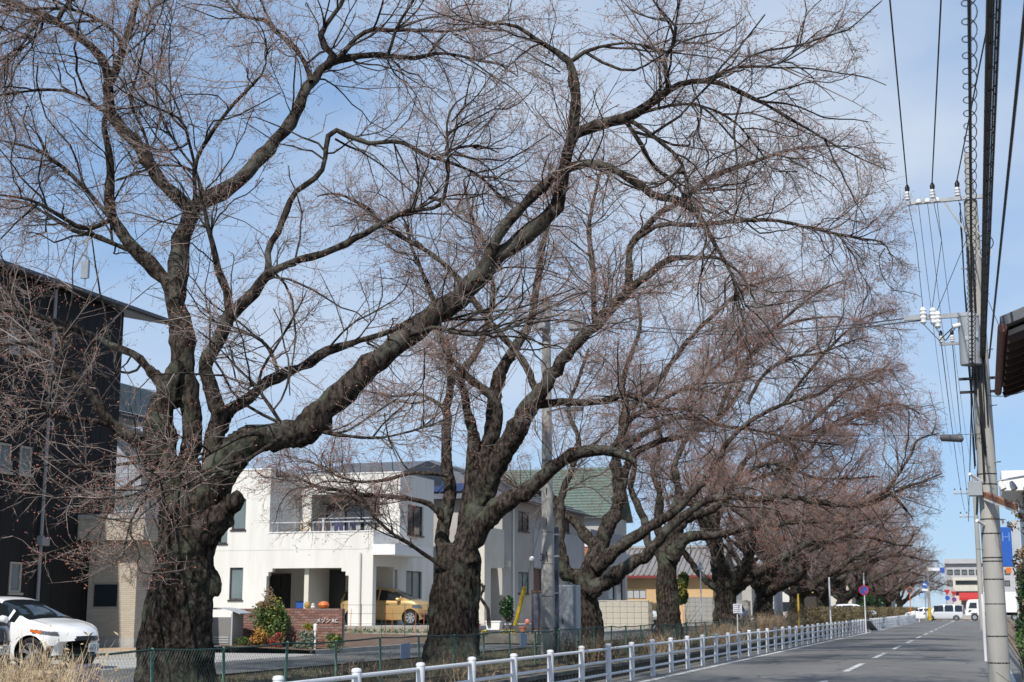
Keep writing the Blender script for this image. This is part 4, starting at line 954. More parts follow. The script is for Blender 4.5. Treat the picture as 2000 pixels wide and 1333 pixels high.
def trace(pts, D0, d0=0.0, d1=0.0):
    """pixels (x, y, width) with the depth running from D0+d0 to D0+d1 -> world points, radii"""
    n = len(pts); out = []; rad = []
    # depth advances with the length travelled
    s = [0.0]
    for i in range(1, n): s.append(s[-1] + math.hypot(pts[i][0] - pts[i-1][0], pts[i][1] - pts[i-1][1]))
    lastw = None; ws = [p[2] if len(p) > 2 else None for p in pts]
    known = [(s[i], w) for i, w in enumerate(ws) if w is not None]
    for i, p in enumerate(pts):
        D = D0 + d0 + (d1 - d0) * (s[i] / max(s[-1], 1e-6))
        w = np.interp(s[i], [k[0] for k in known], [k[1] for k in known])
        out.append(tuple(P(p[0], p[1], D))); rad.append(0.44 * w * D / 2826.0)
    return out, rad

def head(path, k):           # the butt of a limb, for the fused trunk
    pts, rad = path; return pts[:k], rad[:k]

XT = -12.8
def envelope(cx, cy, rx0, rx1, ry, zc, rz, zmin, xmax=-0.9):
    def f(p):
        x = p[:, 0] - cx; rx = np.where(x > 0, rx1, rx0)
        e = (x / rx) ** 2 + ((p[:, 1] - cy) / ry) ** 2 + ((p[:, 2] - zc) / rz) ** 2
        return (e < 1) & (p[:, 2] > zmin) & (p[:, 0] < xmax)
    return f
def tree_D(px): return D_of(PX(px, 1187.0, XT))

# ---- the nearest tree
D1 = tree_D(352)
b1 = P(350, 1335, D1); b1.z = 0.15
T1 = trace([(346,1352,184),(348,1310,166),(350,1260,156),(354,1200,147),(361,1140,134),(366,1090,125),(372,1040,128),(376,1000,134),(378,960,108)], D1)
A0 = trace([(385,1010,90),(408,965,80),(430,925,74),(455,888,74),(500,858,66),(545,852,66),(592,845,62),(625,815,62),(660,775,60),(700,735,57),(750,695,54),(800,655,51),(860,608,48),(910,570,48),(945,538,44),(975,502,40),(1031,457,38),(1069,431,37),(1091,394,34),(1099,356,32),(1104,319,31),(1114,285,30),(1121,244,29),(1123,206,27),(1121,150,24),(1115,127,18),(1087,101,14),(1050,79,11),(1024,60,9),(994,49,8),(937,43,5)], D1, -0.1, -2.2)
A1 = trace([(935,548,34),(955,500,28),(994,431,25),(1042,382,24),(1091,337,22),(1137,320,21),(1186,326,20),(1242,356,19),(1276,382,18),(1325,392,17),(1359,416,15),(1377,439,13),(1400,484,9),(1432,545,6),(1440,612,3)], D1-1.3, 0, -1.6)
A3 = trace([(1120,262,26),(1175,244,25),(1220,232,24),(1257,210,23),(1284,191,21),(1310,174,18),(1344,161,15),(1385,159,13),(1419,169,11),(1460,187,9),(1512,214,8),(1569,247,6),(1625,281,5),(1700,319,3),(1752,337,2)], D1-1.9, 0, -1.7)
A3b = trace([(1308,176,13),(1297,130,11),(1305,100,9),(1325,65,7),(1300,30,5)], D1-2.5, 0, -0.4)
A3c = trace([(1385,159,9),(1425,135,8),(1470,130,7),(1515,128,5),(1560,95,4),(1600,60,2),(1625,50,2)], D1-2.8, 0, -0.8)
A4 = trace([(1222,236,13),(1250,277,11),(1269,315,10),(1295,341,9),(1330,372,6),(1350,420,4)], D1-2.2, 0, 0.7)
A4b = trace([(1232,236,12),(1280,270,10),(1325,311,9),(1344,367,6),(1352,420,3)], D1-2.3, 0, -0.6)
A5 = trace([(1119,118,12),(1150,98,9),(1185,90,7),(1230,84,5),(1280,95,3)], D1-2.2, 0, -0.8)
A6 = trace([(1125,262,14),(1200,240,10),(1290,210,9),(1360,205,7),(1430,235,5),(1480,290,4),(1520,350,2)], D1-1.9, 0.1, 0.9)
A7 = trace([(800,655,12),(850,640,9),(920,655,7),(1000,640,5),(1070,600,4)], D1-0.9, -0.2, -1.5)
A8 = trace([(557,838,11),(527,794,9),(506,758,8),(512,722,7),(530,692,6),(560,644,5),(599,569,4)], D1-0.5, 0, -0.6)
A9 = trace([(506,758,7),(480,735,6),(455,710,5),(428,680,4),(380,640,3)], D1-0.6, 0, -0.5)
A10 = trace([(540,852,11),(480,850,9),(420,880,8),(350,920,6),(290,945,5),(220,960,3)], D1-0.4, -0.1, -2.2)
A11 = trace([(610,838,12),(660,850,8),(740,855,6),(830,835,4),(900,805,3)], D1-0.5, 0, -2.0)
Bst = trace([(380,1010,74),(372,930,56),(370,890,48),(374,830,46),(368,770,47),(362,710,49),(357,665,52),(350,620,47),(344,575,45),(348,520,44),(354,469,43),(367,431,44),(375,405,40)], D1, 0.1, 0.5)
B1 = trace([(372,412,36),(337,379,31),(311,349,30),(285,311,28),(262,277,27),(232,247,26),(214,217,27),(212,187,26),(214,161,24),(200,124,21),(195,109,20),(165,82,19),(124,52,18),(94,34,16),(49,17,14),(11,4,12),(-60,-30,9)], D1+0.5, 0, -0.5)
B1b = trace([(213,165,20),(229,131,18),(240,94,17),(255,45,16),(266,8,14),(270,-40,12),(262,-120,8)], D1+0.1, 0, 0.8)
B1d = trace([(238,98,10),(232,75,9),(210,52,9),(180,32,9),(139,19,8),(82,17,7),(0,24,6),(-50,40,4)], D1+0.2, 0, -0.6)
B1e = trace([(110,45,14),(124,19,13),(142,-8,12),(150,-70,8)], D1-0.2, 0, -0.2)
B1c = trace([(214,222,11),(195,212,10),(161,191,9),(124,178,8),(75,176,7),(0,187,6),(-50,200,4)], D1+0.3, 0, -1.2)
B1f = trace([(85,34,8),(60,60,7),(45,85,6),(0,120,4)], D1, 0, -1.4)
B1g = trace([(85,34,7),(80,60,6),(40,100,5),(0,145,3)], D1, 0, 0.8)
B2 = trace([(374,412,38),(397,394,37),(431,375,36),(469,349,36),(502,319,34),(532,285,31),(562,251,29),(585,210,27),(596,180,25),(615,150,24),(637,127,22),(667,116,18),(700,111,15),(724,107,14),(757,109,13),(806,114,11),(855,105,9),(900,109,7),(937,120,6),(975,126,5),(1012,150,3)], D1+0.5, 0, 1.2)
B2a = trace([(640,127,15),(675,101,12),(690,79,11),(724,58,11),(757,60,10),(802,59,9),(862,62,7),(919,56,5),(956,49,4)], D1+0.9, 0, 1.2)
B2b = trace([(757,109,10),(765,86,9),(776,52,8),(795,22,7),(812,-10,6),(830,-70,4)], D1+1.0, 0, -0.8)
B2c = trace([(637,128,18),(652,109,17),(634,90,16),(626,71,15),(634,52,14),(649,30,12),(667,8,10),(690,-60,6)], D1+0.9, 0, -0.4)
B2d = trace([(608,160,14),(592,116,12),(570,90,12),(536,60,12),(521,41,11),(487,36,9),(454,19,7),(440,-20,4)], D1+0.9, 0, 1.0)
B2e = trace([(383,402,11),(379,349,10),(382,319,10),(397,285,10),(420,251,9),(450,210,8),(487,172,7),(517,135,5),(520,75,3)], D1+0.5, 0, -1.5)
B2f = trace([(381,325,8),(375,300,8),(360,244,7),(337,225,6),(285,202,4),(250,185,3)], D1+0.3, 0, -1.2)
B2g = trace([(400,390,10),(380,330,7),(350,290,6),(318,235,6),(304,170,5),(312,120,4),(330,60,3),(345,10,2)], D1+0.6, 0, 1.4)
B2h = trace([(320,365,10),(300,320,7),(280,255,7),(255,200,7),(270,140,5),(285,70,4),(300,20,2)], D1+0.5, 0, -0.8)
C0 = trace([(342,585,36),(327,553,33),(300,524,31),(270,497,29),(240,460,27),(221,424,25),(214,375,23),(217,330,19),(210,281,16),(203,244,14),(210,215,10)], D1+0.3, 0, 0.1)
C1 = trace([(218,428,13),(180,446,12),(150,442,11),(124,427,10),(75,397,8),(30,385,6),(-20,380,4)], D1+0.2, 0, -1.4)
C2 = trace([(262,490,13),(240,484,12),(187,461,11),(142,450,10),(94,420,8),(49,397,7),(0,390,5)], D1+0.3, 0, 1.2)
C3 = trace([(214,424,12),(187,394,10),(150,352,9),(112,319,8),(67,292,7),(0,275,5)], D1+0.3, 0, 0.3)
Dst = trace([(398,1000,60),(412,930,44),(422,850,40),(428,815,36),(422,785,33),(408,750,33),(400,715,34),(412,690,34),(434,659,31),(449,623,31),(470,596,28),(500,566,24),(524,535,22),(550,524,20),(580,509,19),(625,497,18),(670,479,17),(719,452,15),(752,434,13),(797,413,11),(857,404,10),(870,371,9),(876,330,8),(874,285,7),(874,232,6),(896,195,4),(930,180,2)], D1, 0.0, -0.6)
D2_ = trace([(524,538,20),(524,516,18),(524,482,18),(546,449,16),(562,405,14),(577,375,13),(615,349,13),(634,319,12),(637,285,12),(645,259,12),(660,256,12),(686,268,12),(720,281,11),(761,276,11),(791,281,11),(825,300,10),(855,311,9),(885,292,7),(937,285,6),(975,300,4)], D1-0.2, 0, 0.8)
D2b = trace([(853,310,8),(892,322,8),(937,345,7),(975,382,6),(1005,394,4)], D1+0.5, 0, 0.5)
D2s = trace([(524,490,14),(508,476,12),(500,470,11)], D1-0.2, 0, 0)
D3 = trace([(450,622,22),(441,561,20),(430,542,18),(419,494,15),(407,445,12),(398,405,8),(385,350,5)], D1-0.1, 0, -0.6)
E0 = trace([(425,840,36),(440,810,28),(461,794,26),(488,776,25),(515,752,24),(545,734,23),(584,719,22),(620,697,24),(650,683,20),(686,671,15),(726,659,13),(767,647,12),(830,610,9),(900,590,6)], D1, 0.3, 2.0)
E1 = trace([(545,734,10),(530,690,8),(505,662,8),(480,650,7),(440,648,4)], D1+0.8, 0, 0.8)
F0 = trace([(335,905,40),(300,890,30),(270,862,25),(228,839,22),(192,791,20),(168,761,18),(144,734,16),(120,710,14),(99,695,13),(75,674,11),(30,671,9),(0,674,8),(-50,690,5)], D1, -0.2, -1.6)
F1 = trace([(345,790,30),(315,749,23),(288,719,21),(264,695,19),(228,680,17),(204,668,15),(165,650,12),(120,641,10),(60,656,7),(0,640,5)], D1, 0, 1.8)
F2 = trace([(230,842,14),(192,824,12),(138,818,11),(102,812,9),(30,818,7),(-10,815,5)], D1-0.5, 0, -1.8)
F3 = trace([(204,668,13),(150,645,12),(100,625,12),(60,612,12),(0,605,10),(-40,600,7)], D1+0.9, 0, -0.6)
G0 = trace([(345,985,70),(320,910,64),(313,850,62),(318,800,50),(332,752,36),(346,705,24)], D1, -0.15, 0.0)
ST = trace([(420,1025,40),(440,1000,38),(460,980,33),(470,970,22)], D1, -0.2, -0.4)
KN = [trace([(335,1075,66),(326,1068,64),(321,1060,54)], D1, -0.2, -0.25), trace([(395,1040,76),(425,1015,64),(438,1003,54)], D1, -0.2, -0.3), trace([(392,1120,70),(404,1140,72),(404,1165,64)], D1, -0.02, -0.02)]
A12 = trace([(335,900,11),(285,925,9),(240,955,7),(210,1000,6),(195,1050,4),(185,1105,2)], D1-0.2, 0, -2.6)
A13 = trace([(320,895,10),(250,905,8),(180,915,6),(120,905,4),(70,915,2)], D1-0.3, 0, -2.4)
A14 = trace([(350,905,10),(300,955,8),(262,1005,6),(245,1060,4),(238,1100,2)], D1-0.3, 0, -2.9)
A15 = trace([(560,846,10),(470,905,8),(380,935,7),(300,985,5),(255,1030,3)], D1-0.6, 0, -2.6)
def env1(p): return envelope(XT+0.3, b1.y, 9.5, 13.5, 11, 7.0, 10.0, 1.75)(p) | envelope(XT+2.0, b1.y, 8.5, 8.0, 9.5, 10.5, 8.0, 2.4)(p)
limbs1 = [(*A0, 0.30), (*A1, 0.25), (*A3, 0.2), (*A3b, 0.1), (*A3c, 0.1), (*A4, 0.1), (*A4b, 0.1), (*A5, 0.0), (*A6, 0.1), (*A7, 0.0), (*A8, 0.0, 0.6), (*A9, 0.0, 0.6), (*A10, 0.1, 0.4), (*A11, 0.0, 0.7), (*A12, 0.1, 0.4), (*A13, 0.1, 0.35), (*A14, 0.1, 0.4), (*A15, 0.2, 0.35), (*Bst, 0.75), (*B1, 0.35), (*B1b, 0.1), (*B1d, 0.1), (*B1e, 0.1), (*B1c, 0.1), (*B1f, 0.1), (*B1g, 0.1), (*B2, 0.3), (*B2a, 0.1), (*B2b, 0.1), (*B2c, 0.1), (*B2d, 0.1), (*B2e, 0.1), (*B2f, 0.1), (*B2g, 0.1), (*B2h, 0.1), (*C0, 0.45), (*C1, 0.1), (*C2, 0.1), (*C3, 0.1), (*Dst, 0.35), (*D2_, 0.3), (*D2b, 0.0), (*D3, 0.3), (*E0, 0.4), (*E1, 0.1), (*F0, 0.25, 0.6), (*F1, 0.2, 0.7), (*F2, 0.1, 0.6), (*F3, 0.2, 0.8)]
tree1 = tree_object('huge cherry tree with a gnarled burl-covered trunk, nearest, beside the white hatchback', b1,
            [T1, head(A0, 9), head(Bst, 8), head(Dst, 8), head(E0, 6), head(F0, 5), head(F1, 3), G0, ST] + KN, limbs1, env1, 101, dens=1.0, budget=1.0, budk=0.8, thick=0.9, voxel=0.032)

# ---- the second tree
Dd = tree_D(884); b2 = P(884, 1300, Dd); b2.z = 0.15
T2 = trace([(880,1320,146),(882,1280,126),(886,1230,113),(889,1180,106),(894,1130,101),(897,1085,94),(898,1060,76)], Dd)
S1 = trace([(872,1100,36),(864,1040,29),(878,966,27),(873,913,25),(871,860,24),(873,800,21),(880,744,19),(873,690,15),(862,650,13),(846,587,12),(824,531,10),(805,486,8),(790,430,6)], Dd, 0.3, 1.2)
S1b = trace([(880,742,16),(897,725,15),(927,695,16),(946,650,16),(961,594,14),(961,556,13),(948,480,10),(920,420,7),(905,350,5)], Dd+0.6, 0, 0.8)
S2 = trace([(896,1090,36),(904,1030,27),(918,930,24),(926,856,23),(916,811,21),(905,762,18),(895,725,14)], Dd, 0.1, 0.5)
S3 = trace([(902,1090,38),(918,1020,29),(940,915,27),(965,845,28),(972,792,23),(946,762,20),(912,736,16),(880,700,10),(850,690,8)], Dd, -0.1, -0.3)
S4 = trace([(908,1080,40),(926,1000,29),(948,890,26),(962,800,26),(976,732,25),(1006,680,23),(1025,650,20),(1040,612,18),(1047,575,17),(1055,522,15),(1063,470,12),(1080,400,9),(1090,340,6)], Dd, 0.3, 0.8)
M0 = trace([(904,1095,56),(922,1020,50),(944,958,47),(968,908,45),(1002,856,45),(1025,807,41),(1047,774,37),(1070,744,33),(1100,702,32),(1130,669,30),(1160,639,28),(1179,616,25),(1212,582,22),(1242,556,20),(1272,534,18),(1299,510,16),(1331,504,13),(1380,504,10),(1410,507,8),(1450,540,6),(1480,600,3)], Dd, 0, -2.2)
M2 = trace([(1162,638,15),(1160,575,14),(1156,500,13),(1150,440,10),(1165,370,7),(1180,300,4)], Dd-1.0, 0, 0.6)
M2b = trace([(1218,578,17),(1229,540,17),(1228,500,16),(1235,476,16),(1261,446,15),(1284,420,15),(1325,397,14),(1355,371,14),(1385,349,13),(1419,334,12),(1460,322,10),(1497,307,8),(1550,292,6),(1620,285,4),(1690,290,2)], Dd-1.4, 0, -1.2)
M2c = trace([(1240,470,12),(1290,440,12),(1360,440,11),(1440,432,10),(1500,430,9),(1560,440,8),(1625,455,7),(1680,466,6),(1725,475,4),(1745,510,2)], Dd-1.8, 0, -2.0)
M3 = trace([(1048,772,20),(1040,747,18),(1025,710,17),(995,672,16),(961,635,16),(931,597,14),(900,550,13),(850,501,12),(805,475,11),(767,452,11),(737,430,10),(720,409,9),(660,379,6),(619,384,4)], Dd-0.4, 0, 1.0)
M4 = trace([(1050,792,20),(1100,785,18),(1145,787,16),(1194,781,14),(1224,770,13),(1261,785,10),(1300,800,8),(1350,800,6),(1400,830,3)], Dd-0.4, 0, -1.8)
W0 = trace([(908,1075,48),(956,1009,41),(984,984,38),(1020,966,36),(1048,941,34),(1084,910,32),(1119,888,29),(1155,881,26),(1187,880,24),(1218,888,22),(1240,903,20)], Dd, -0.2, -1.6)
W1 = trace([(1190,880,16),(1215,850,14),(1230,820,12),(1280,790,10),(1340,760,8),(1400,770,5)], Dd-1.3, 0, -0.8)
L1 = trace([(872,1020,18),(854,998,14),(835,984,12),(805,975,10),(775,972,10),(745,969,10),(722,968,9),(700,965,9),(670,959,8),(647,956,9),(617,950,7),(595,941,6),(580,932,5),(540,930,3)], Dd, -0.3, -1.4)
L2 = trace([(870,1110,14),(842,1092,10),(805,1067,9),(760,1037,8),(730,1007,7),(707,972,6),(690,950,4)], Dd, -0.4, -1.2)
L3 = trace([(875,930,11),(857,927,9),(805,924,9),(775,932,8),(752,938,8),(715,942,7),(692,939,6),(662,932,5),(640,920,4),(610,905,2)], Dd, 0.1, -0.8)
L4 = trace([(872,800,10),(820,770,8),(770,775,6),(700,760,4)], Dd+0.5, 0, 0.4)
env2 = envelope(XT+0.5, b2.y, 9.0, 12.6, 9.5, 7.5, 9.5, 2.6)
limbs2 = [(*S1, 0.45), (*S1b, 0.2), (*S2, 0.7), (*S3, 0.6), (*S4, 0.45), (*M0, 0.45), (*M2, 0.1), (*M2b, 0.2), (*M2c, 0.15), (*M3, 0.25), (*M4, 0.2), (*W0, 0.55), (*W1, 0.1), (*L1, 0.2), (*L2, 0.3), (*L3, 0.15), (*L4, 0.1)]
KN2 = [trace([(900,1085,56),(914,1096,54),(918,1106,46)], Dd, -0.25, -0.3), trace([(884,1120,56),(872,1130,52),(870,1142,46)], Dd, -0.1, -0.15)]
tree_object('forked cherry tree whose trunk hides the front of the gold hatchback', b2,
            [T2, head(S1, 5), head(S2, 5), head(S3, 5), head(S4, 5), head(M0, 7), head(W0, 5), head(L1, 2)] + KN2, limbs2, env2, 202, dens=1.5, budget=1.1, budk=0.95, voxel=0.04, thick=1.0)

# ---- the third tree
Dt = tree_D(1150); b3 = P(1150, 1262, Dt); b3.z = 0.15
T3 = trace([(1150,1275,74),(1149,1250,64),(1151,1224,60),(1149,1195,54),(1145,1166,48),(1146,1137,45),(1155,1107,44),(1164,1080,40)], Dt)
U0 = trace([(1160,1095,40),(1175,1060,34),(1184,1039,32),(1196,1010,30),(1208,984,28),(1208,941,26),(1202,895,25),(1208,872,23),(1216,845,20),(1225,800,17),(1215,760,14),(1230,700,11),(1250,640,8),(1245,580,5)], Dt, 0, 0.6)
U1 = trace([(1165,1085,34),(1157,1064,27),(1145,1045,25),(1128,1025,22),(1112,1010,21),(1101,1002,20),(1084,977,17),(1060,965,13),(1030,955,11),(1000,945,9),(960,915,5)], Dt, 0, 1.2)
U2 = trace([(1142,1140,36),(1124,1127,30),(1104,1117,26),(1097,1088,23),(1095,1049,20),(1092,1010,18),(1100,960,16),(1118,915,14),(1130,860,12),(1110,800,10),(1130,740,8),(1150,680,5)], Dt, 0.1, 0.9)
U3 = trace([(1160,1110,38),(1180,1094,31),(1206,1072,28),(1229,1056,26),(1272,1027,24),(1315,1002,22),(1349,967,18),(1372,945,15),(1400,900,13),(1425,860,11),(1470,820,10),(1530,790,9),(1600,770,7),(1650,740,5),(1710,745,3)], Dt, -0.2, -2.0)
U4 = trace([(1152,1160,40),(1165,1146,35),(1188,1137,32),(1212,1117,31),(1237,1099,29),(1275,1071,26),(1300,1036,23),(1338,1007,20),(1372,982,17),(1412,970,15),(1450,972,14),(1481,976,14),(1537,970,13),(1594,980,13),(1650,987,12),(1699,984,10),(1740,965,8),(1774,950,7),(1800,942,6),(1840,925,3)], Dt, -0.4, -3.4)
U4b = trace([(1695,984,9),(1732,957,8),(1751,931,7),(1781,886,6),(1792,860,5),(1840,845,2)], Dt-2.9, 0, -0.3)
U4c = trace([(1740,965,8),(1760,985,7),(1772,1000,6)], Dt-3.0, 0, 0)
U4d = trace([(1425,965,10),(1450,930,9),(1500,905,8),(1540,915,7),(1600,935,6),(1660,935,5),(1720,930,3)], Dt-1.6, 0, 0.8)
U5 = trace([(1206,880,20),(1240,860,16),(1270,840,14),(1330,815,12),(1400,830,9),(1470,840,7),(1560,860,5),(1640,870,3)], Dt+0.3, 0, -1.6)
U6 = trace([(1208,985,20),(1230,900,16),(1280,865,14),(1340,850,12),(1400,820,10),(1440,770,8),(1460,720,6),(1455,660,4)], Dt+0.1, 0, 1.0)
U7 = trace([(1460,790,9),(1490,735,8),(1540,700,7),(1600,690,5),(1680,660,3)], Dt-1.3, 0, -0.8)
U8 = trace([(1400,822,11),(1430,745,10),(1475,680,9),(1535,620,7),(1600,570,5),(1655,545,3)], Dt-0.6, 0, -0.4)
U9 = trace([(1222,805,14),(1285,745,12),(1340,670,11),(1400,610,9),(1455,565,7),(1530,540,4)], Dt+0.5, 0, 0.8)
U10 = trace([(1530,790,8),(1585,720,7),(1640,660,6),(1690,620,4),(1730,610,2)], Dt-1.5, 0, 0.2)
env3 = envelope(XT+0.5, b3.y, 8.5, 12.2, 9, 7.4, 9.2, 2.3)
limbs3 = [(*U0, 0.4), (*U1, 0.35), (*U2, 0.35), (*U3, 0.35), (*U4, 0.35), (*U4b, 0.1), (*U4d, 0.1), (*U5, 0.15), (*U6, 0.25), (*U7, 0.1), (*U8, 0.1), (*U9, 0.2), (*U10, 0.1)]
tree_object('many-limbed cherry tree just right of the grey cabinet, one limb reaching far over the road', b3,
            [T3, head(U0, 4), head(U1, 3), head(U2, 4), head(U3, 4), head(U4, 4)], limbs3 + [(*U4c, 0.9)], env3, 303, dens=2.0, budget=1.0, budk=1.1, voxel=0.045, thick=1.12)

# ---- the fourth tree
D4 = tree_D(1303); b4 = P(1303, 1240, D4); b4.z = 0.15
T4 = trace([(1306,1250,74),(1306,1225,62),(1304,1190,50),(1301,1150,45),(1303,1111,43),(1308,1079,46)], D4)
V0 = trace([(1300,1090,30),(1285,1075,24),(1266,1065,20),(1260,1022,18),(1243,984,16),(1232,950,15),(1240,900,12),(1225,850,10),(1240,800,8),(1260,740,5)], D4, 0, 0.8)
V1 = trace([(1312,1090,36),(1338,1052,26),(1378,1048,18),(1418,1042,15),(1458,1030,14),(1516,1025,12),(1559,1020,11),(1600,1019,9),(1650,1022,6),(1720,1010,3)], D4, -0.3, -2.6)
V2 = trace([(1312,1080,40),(1322,1040,30),(1332,1016,25),(1372,1002,22),(1401,987,18),(1430,950,15),(1455,900,12),(1500,870,10),(1560,850,8),(1640,830,5),(1700,830,3)], D4, 0, -1.6)
V3 = trace([(1308,1070,30),(1318,1010,22),(1325,960,18),(1318,910,15),(1340,860,12),(1370,800,10),(1365,740,8),(1400,690,6)], D4, 0.1, 0.8)
V4 = trace([(1300,1075,24),(1285,1030,18),(1290,970,15),(1275,920,12),(1290,860,9),(1275,800,6)], D4, 0.2, 1.6)
V5 = trace([(1430,950,12),(1480,935,10),(1540,910,9),(1580,880,8),(1610,840,6),(1660,810,4),(1740,800,2)], D4-0.9, 0, -1.0)
V6 = trace([(1366,745,10),(1430,690,9),(1500,650,8),(1570,625,6),(1640,620,4),(1690,635,2)], D4+0.6, 0, -0.8)
V7 = trace([(1555,852,9),(1610,800,8),(1665,755,6),(1710,725,5),(1750,725,3)], D4-1.2, 0, -0.6)
V8 = trace([(1640,832,7),(1700,800,6),(1755,790,5),(1800,810,3)], D4-1.5, 0, -0.8)
env4 = envelope(XT+0.5, b4.y, 8.0, 12.2, 8.4, 7.0, 8.6, 2.2)
tree_object('cherry tree standing before the round green shrub and orange house', b4, [T4, head(V0, 3), head(V1, 3), head(V2, 4), head(V3, 3), head(V4, 3)],
            [(*V0, 0.3), (*V1, 0.3), (*V2, 0.35), (*V3, 0.3), (*V4, 0.3), (*V5, 0.15), (*V6, 0.1), (*V7, 0.1), (*V8, 0.1)], env4, 404, dens=2.6, budget=0.85, budk=1.15, voxel=0.05, thick=1.35)

# ---- trees farther down the road and the one just out of the picture: two moulds
def mould(seed, label, loc):
    r = np.random.default_rng(seed); o = Vector((0, 0, 0))
    tp = [(0,0,-0.2),(0.05,0,0.5),(0.0,0.05,1.2),(0.1,0.0,1.9),(0.15,0.02,2.5)]; tr = [0.80, 0.62, 0.52, 0.50, 0.52]
    specs = [(20, 0.28, 9.5, 0.26), (75, 0.55, 8.5, 0.24), (140, 0.5, 8.0, 0.24), (-40, 0.42, 9.0, 0.26), (-115, 0.6, 7.5, 0.22), (190, 0.7, 7.0, 0.2), (5, 0.95, 9.0, 0.24), (100, 1.1, 7.5, 0.2), (-80, 1.15, 7.5, 0.2)]
    limbs = []; paths = [(tp, tr)]
    for az, el, L, rr in specs:
        az = R(az + r.uniform(-14, 14)); el = el + r.uniform(-0.08, 0.08); p = np.array([0.1, 0.0, r.uniform(1.7, 2.3)]); pts = [p.copy()]; rad = [rr * 1.25]
        d = np.array([math.cos(az) * math.cos(el), math.sin(az) * math.cos(el), math.sin(el)]); n = 12
        for j in range(n):
            d = d + r.normal(size=3) * 0.17; d[2] += (0.08 if j < 6 else -0.07); d[0] += 0.03; d /= np.linalg.norm(d)
            p = p + d * L / n; pts.append(p.copy()); rad.append(rr * (1 - 0.93 * (j + 1) / n) + 0.012)
        limbs.append((pts, rad, 0.25)); paths.append((pts[:3], rad[:3]))
        for k in (4, 6, 8):
            q = pts[k].copy(); dd = d * 0 + np.array(pts[k + 1]) - np.array(pts[k - 1]); dd /= np.linalg.norm(dd)
            s_ = r.normal(size=3); s_[2] = abs(s_[2]) * 0.6; dd = dd * 0.7 + s_ / np.linalg.norm(s_) * 0.8; dd /= np.linalg.norm(dd)
            sp = [q.copy()]; sr = [rad[k] * 0.75]
            for j in range(7):
                dd = dd + r.normal(size=3) * 0.15; dd[2] += 0.04; dd /= np.linalg.norm(dd); q = q + dd * 0.52; sp.append(q.copy()); sr.append(rad[k] * 0.75 * (1 - 0.9 * (j + 1) / 7) + 0.006)
            limbs.append((sp, sr, 0.1))
    env = envelope(0.8, 0, 8.2, 10.6, 8.2, 6.2, 7.4, 2.0, 11.3)
    t = tree_object(label, (0, 0, 0), paths, limbs, env, seed, dens=0.62, budget=0.74, voxel=0.06, thick=1.45)
    t.location = loc; return t
far = [(1417, 0, 0, 1.12), (1490, 1, 0.1, 1.12), (1556, 0, -0.35, 1.12), (1606, 1, -0.3, 1.12), (1645, 0, 0.3, 1.08), (1680, 1, 0.25, 1.08), (1708, 0, -0.15, 1.02), (1733, 1, -0.5, 0.97), (1757, 0, 0.15, 0.95)]
farlab = ['cherry tree with a thick trunk behind the small white notice board', 'cherry tree in the row directly beyond the one behind the notice board', 'cherry tree leaning over the hedge beside the orange-yellow post',
          'cherry tree in the row left of the bare white pole', 'cherry tree in the row above the purple-grey parked car', 'cherry tree in the row behind the no-parking sign',
          'cherry tree in the row just right of the no-parking sign', 'cherry tree in the row behind the orange delineator pole', 'farthest cherry tree, beside the junction with the blue arrow sign']
moulds = []
for i, (px, k, rz, sc) in enumerate(far):
    D = tree_D(px); q = P(px, 1187, D); q.z = 0.15
    if len(moulds) < 2: t = mould(700 + 13 * i, farlab[i], q); moulds.append(t)
    else: t = copy_tree(moulds[k]); t.location = q; t['label'] = farlab[i]
    t.rotation_euler = (0, 0, rz); t.scale = (sc, sc, sc)
print('TREE TRIS', TRIS[0])
# ------------------------------------------------------------------ street furniture
M_RAILW = mat('white_rail_paint', (0.66, 0.67, 0.69), 0.55, (0.33, 0.25, 0.19), scale=4.5, lo=0.60, hi=0.76, world=True)
M_GREEN = mat('green_fence_paint', (0.055, 0.17, 0.12), 0.6, (0.16, 0.27, 0.22), scale=9)
M_DGREEN = mat('dark_green_wire', (0.02, 0.055, 0.045), 0.6)
M_PCONC = mat('pole_concrete', (0.40, 0.385, 0.355), 0.85, (0.30, 0.29, 0.265), scale=1.6, bump=0.15, bscale=30, stretch=(1,1,0.25))
M_CABLE = mat('black_cable', (0.012, 0.012, 0.013), 0.5)
M_WIREG = mat('grey_wire', (0.10, 0.10, 0.105), 0.5)
M_TRANS = mat('transformer_grey', (0.33, 0.35, 0.37), 0.5, (0.28, 0.30, 0.32), scale=2)
M_PORC = mat('white_porcelain', (0.75, 0.75, 0.74), 0.2)
M_RUST = mat('rusty_steel', (0.17, 0.06, 0.035), 0.85, (0.32, 0.17, 0.10), scale=12)
M_GALV = M_STEEL
M_NAVY = mat('navy_steel', (0.03, 0.042, 0.065), 0.45)
M_YEL = mat('yellow_plastic', (0.70, 0.46, 0.02), 0.5)
M_ORG = mat('orange_plastic', (0.65, 0.16, 0.03), 0.5)
M_SBLUE = mat('sign_blue', (0.02, 0.10, 0.42), 0.4)
M_SRED = mat('sign_red', (0.48, 0.02, 0.03), 0.4)
M_SWHITE = mat('sign_white', (0.75, 0.75, 0.76), 0.4)

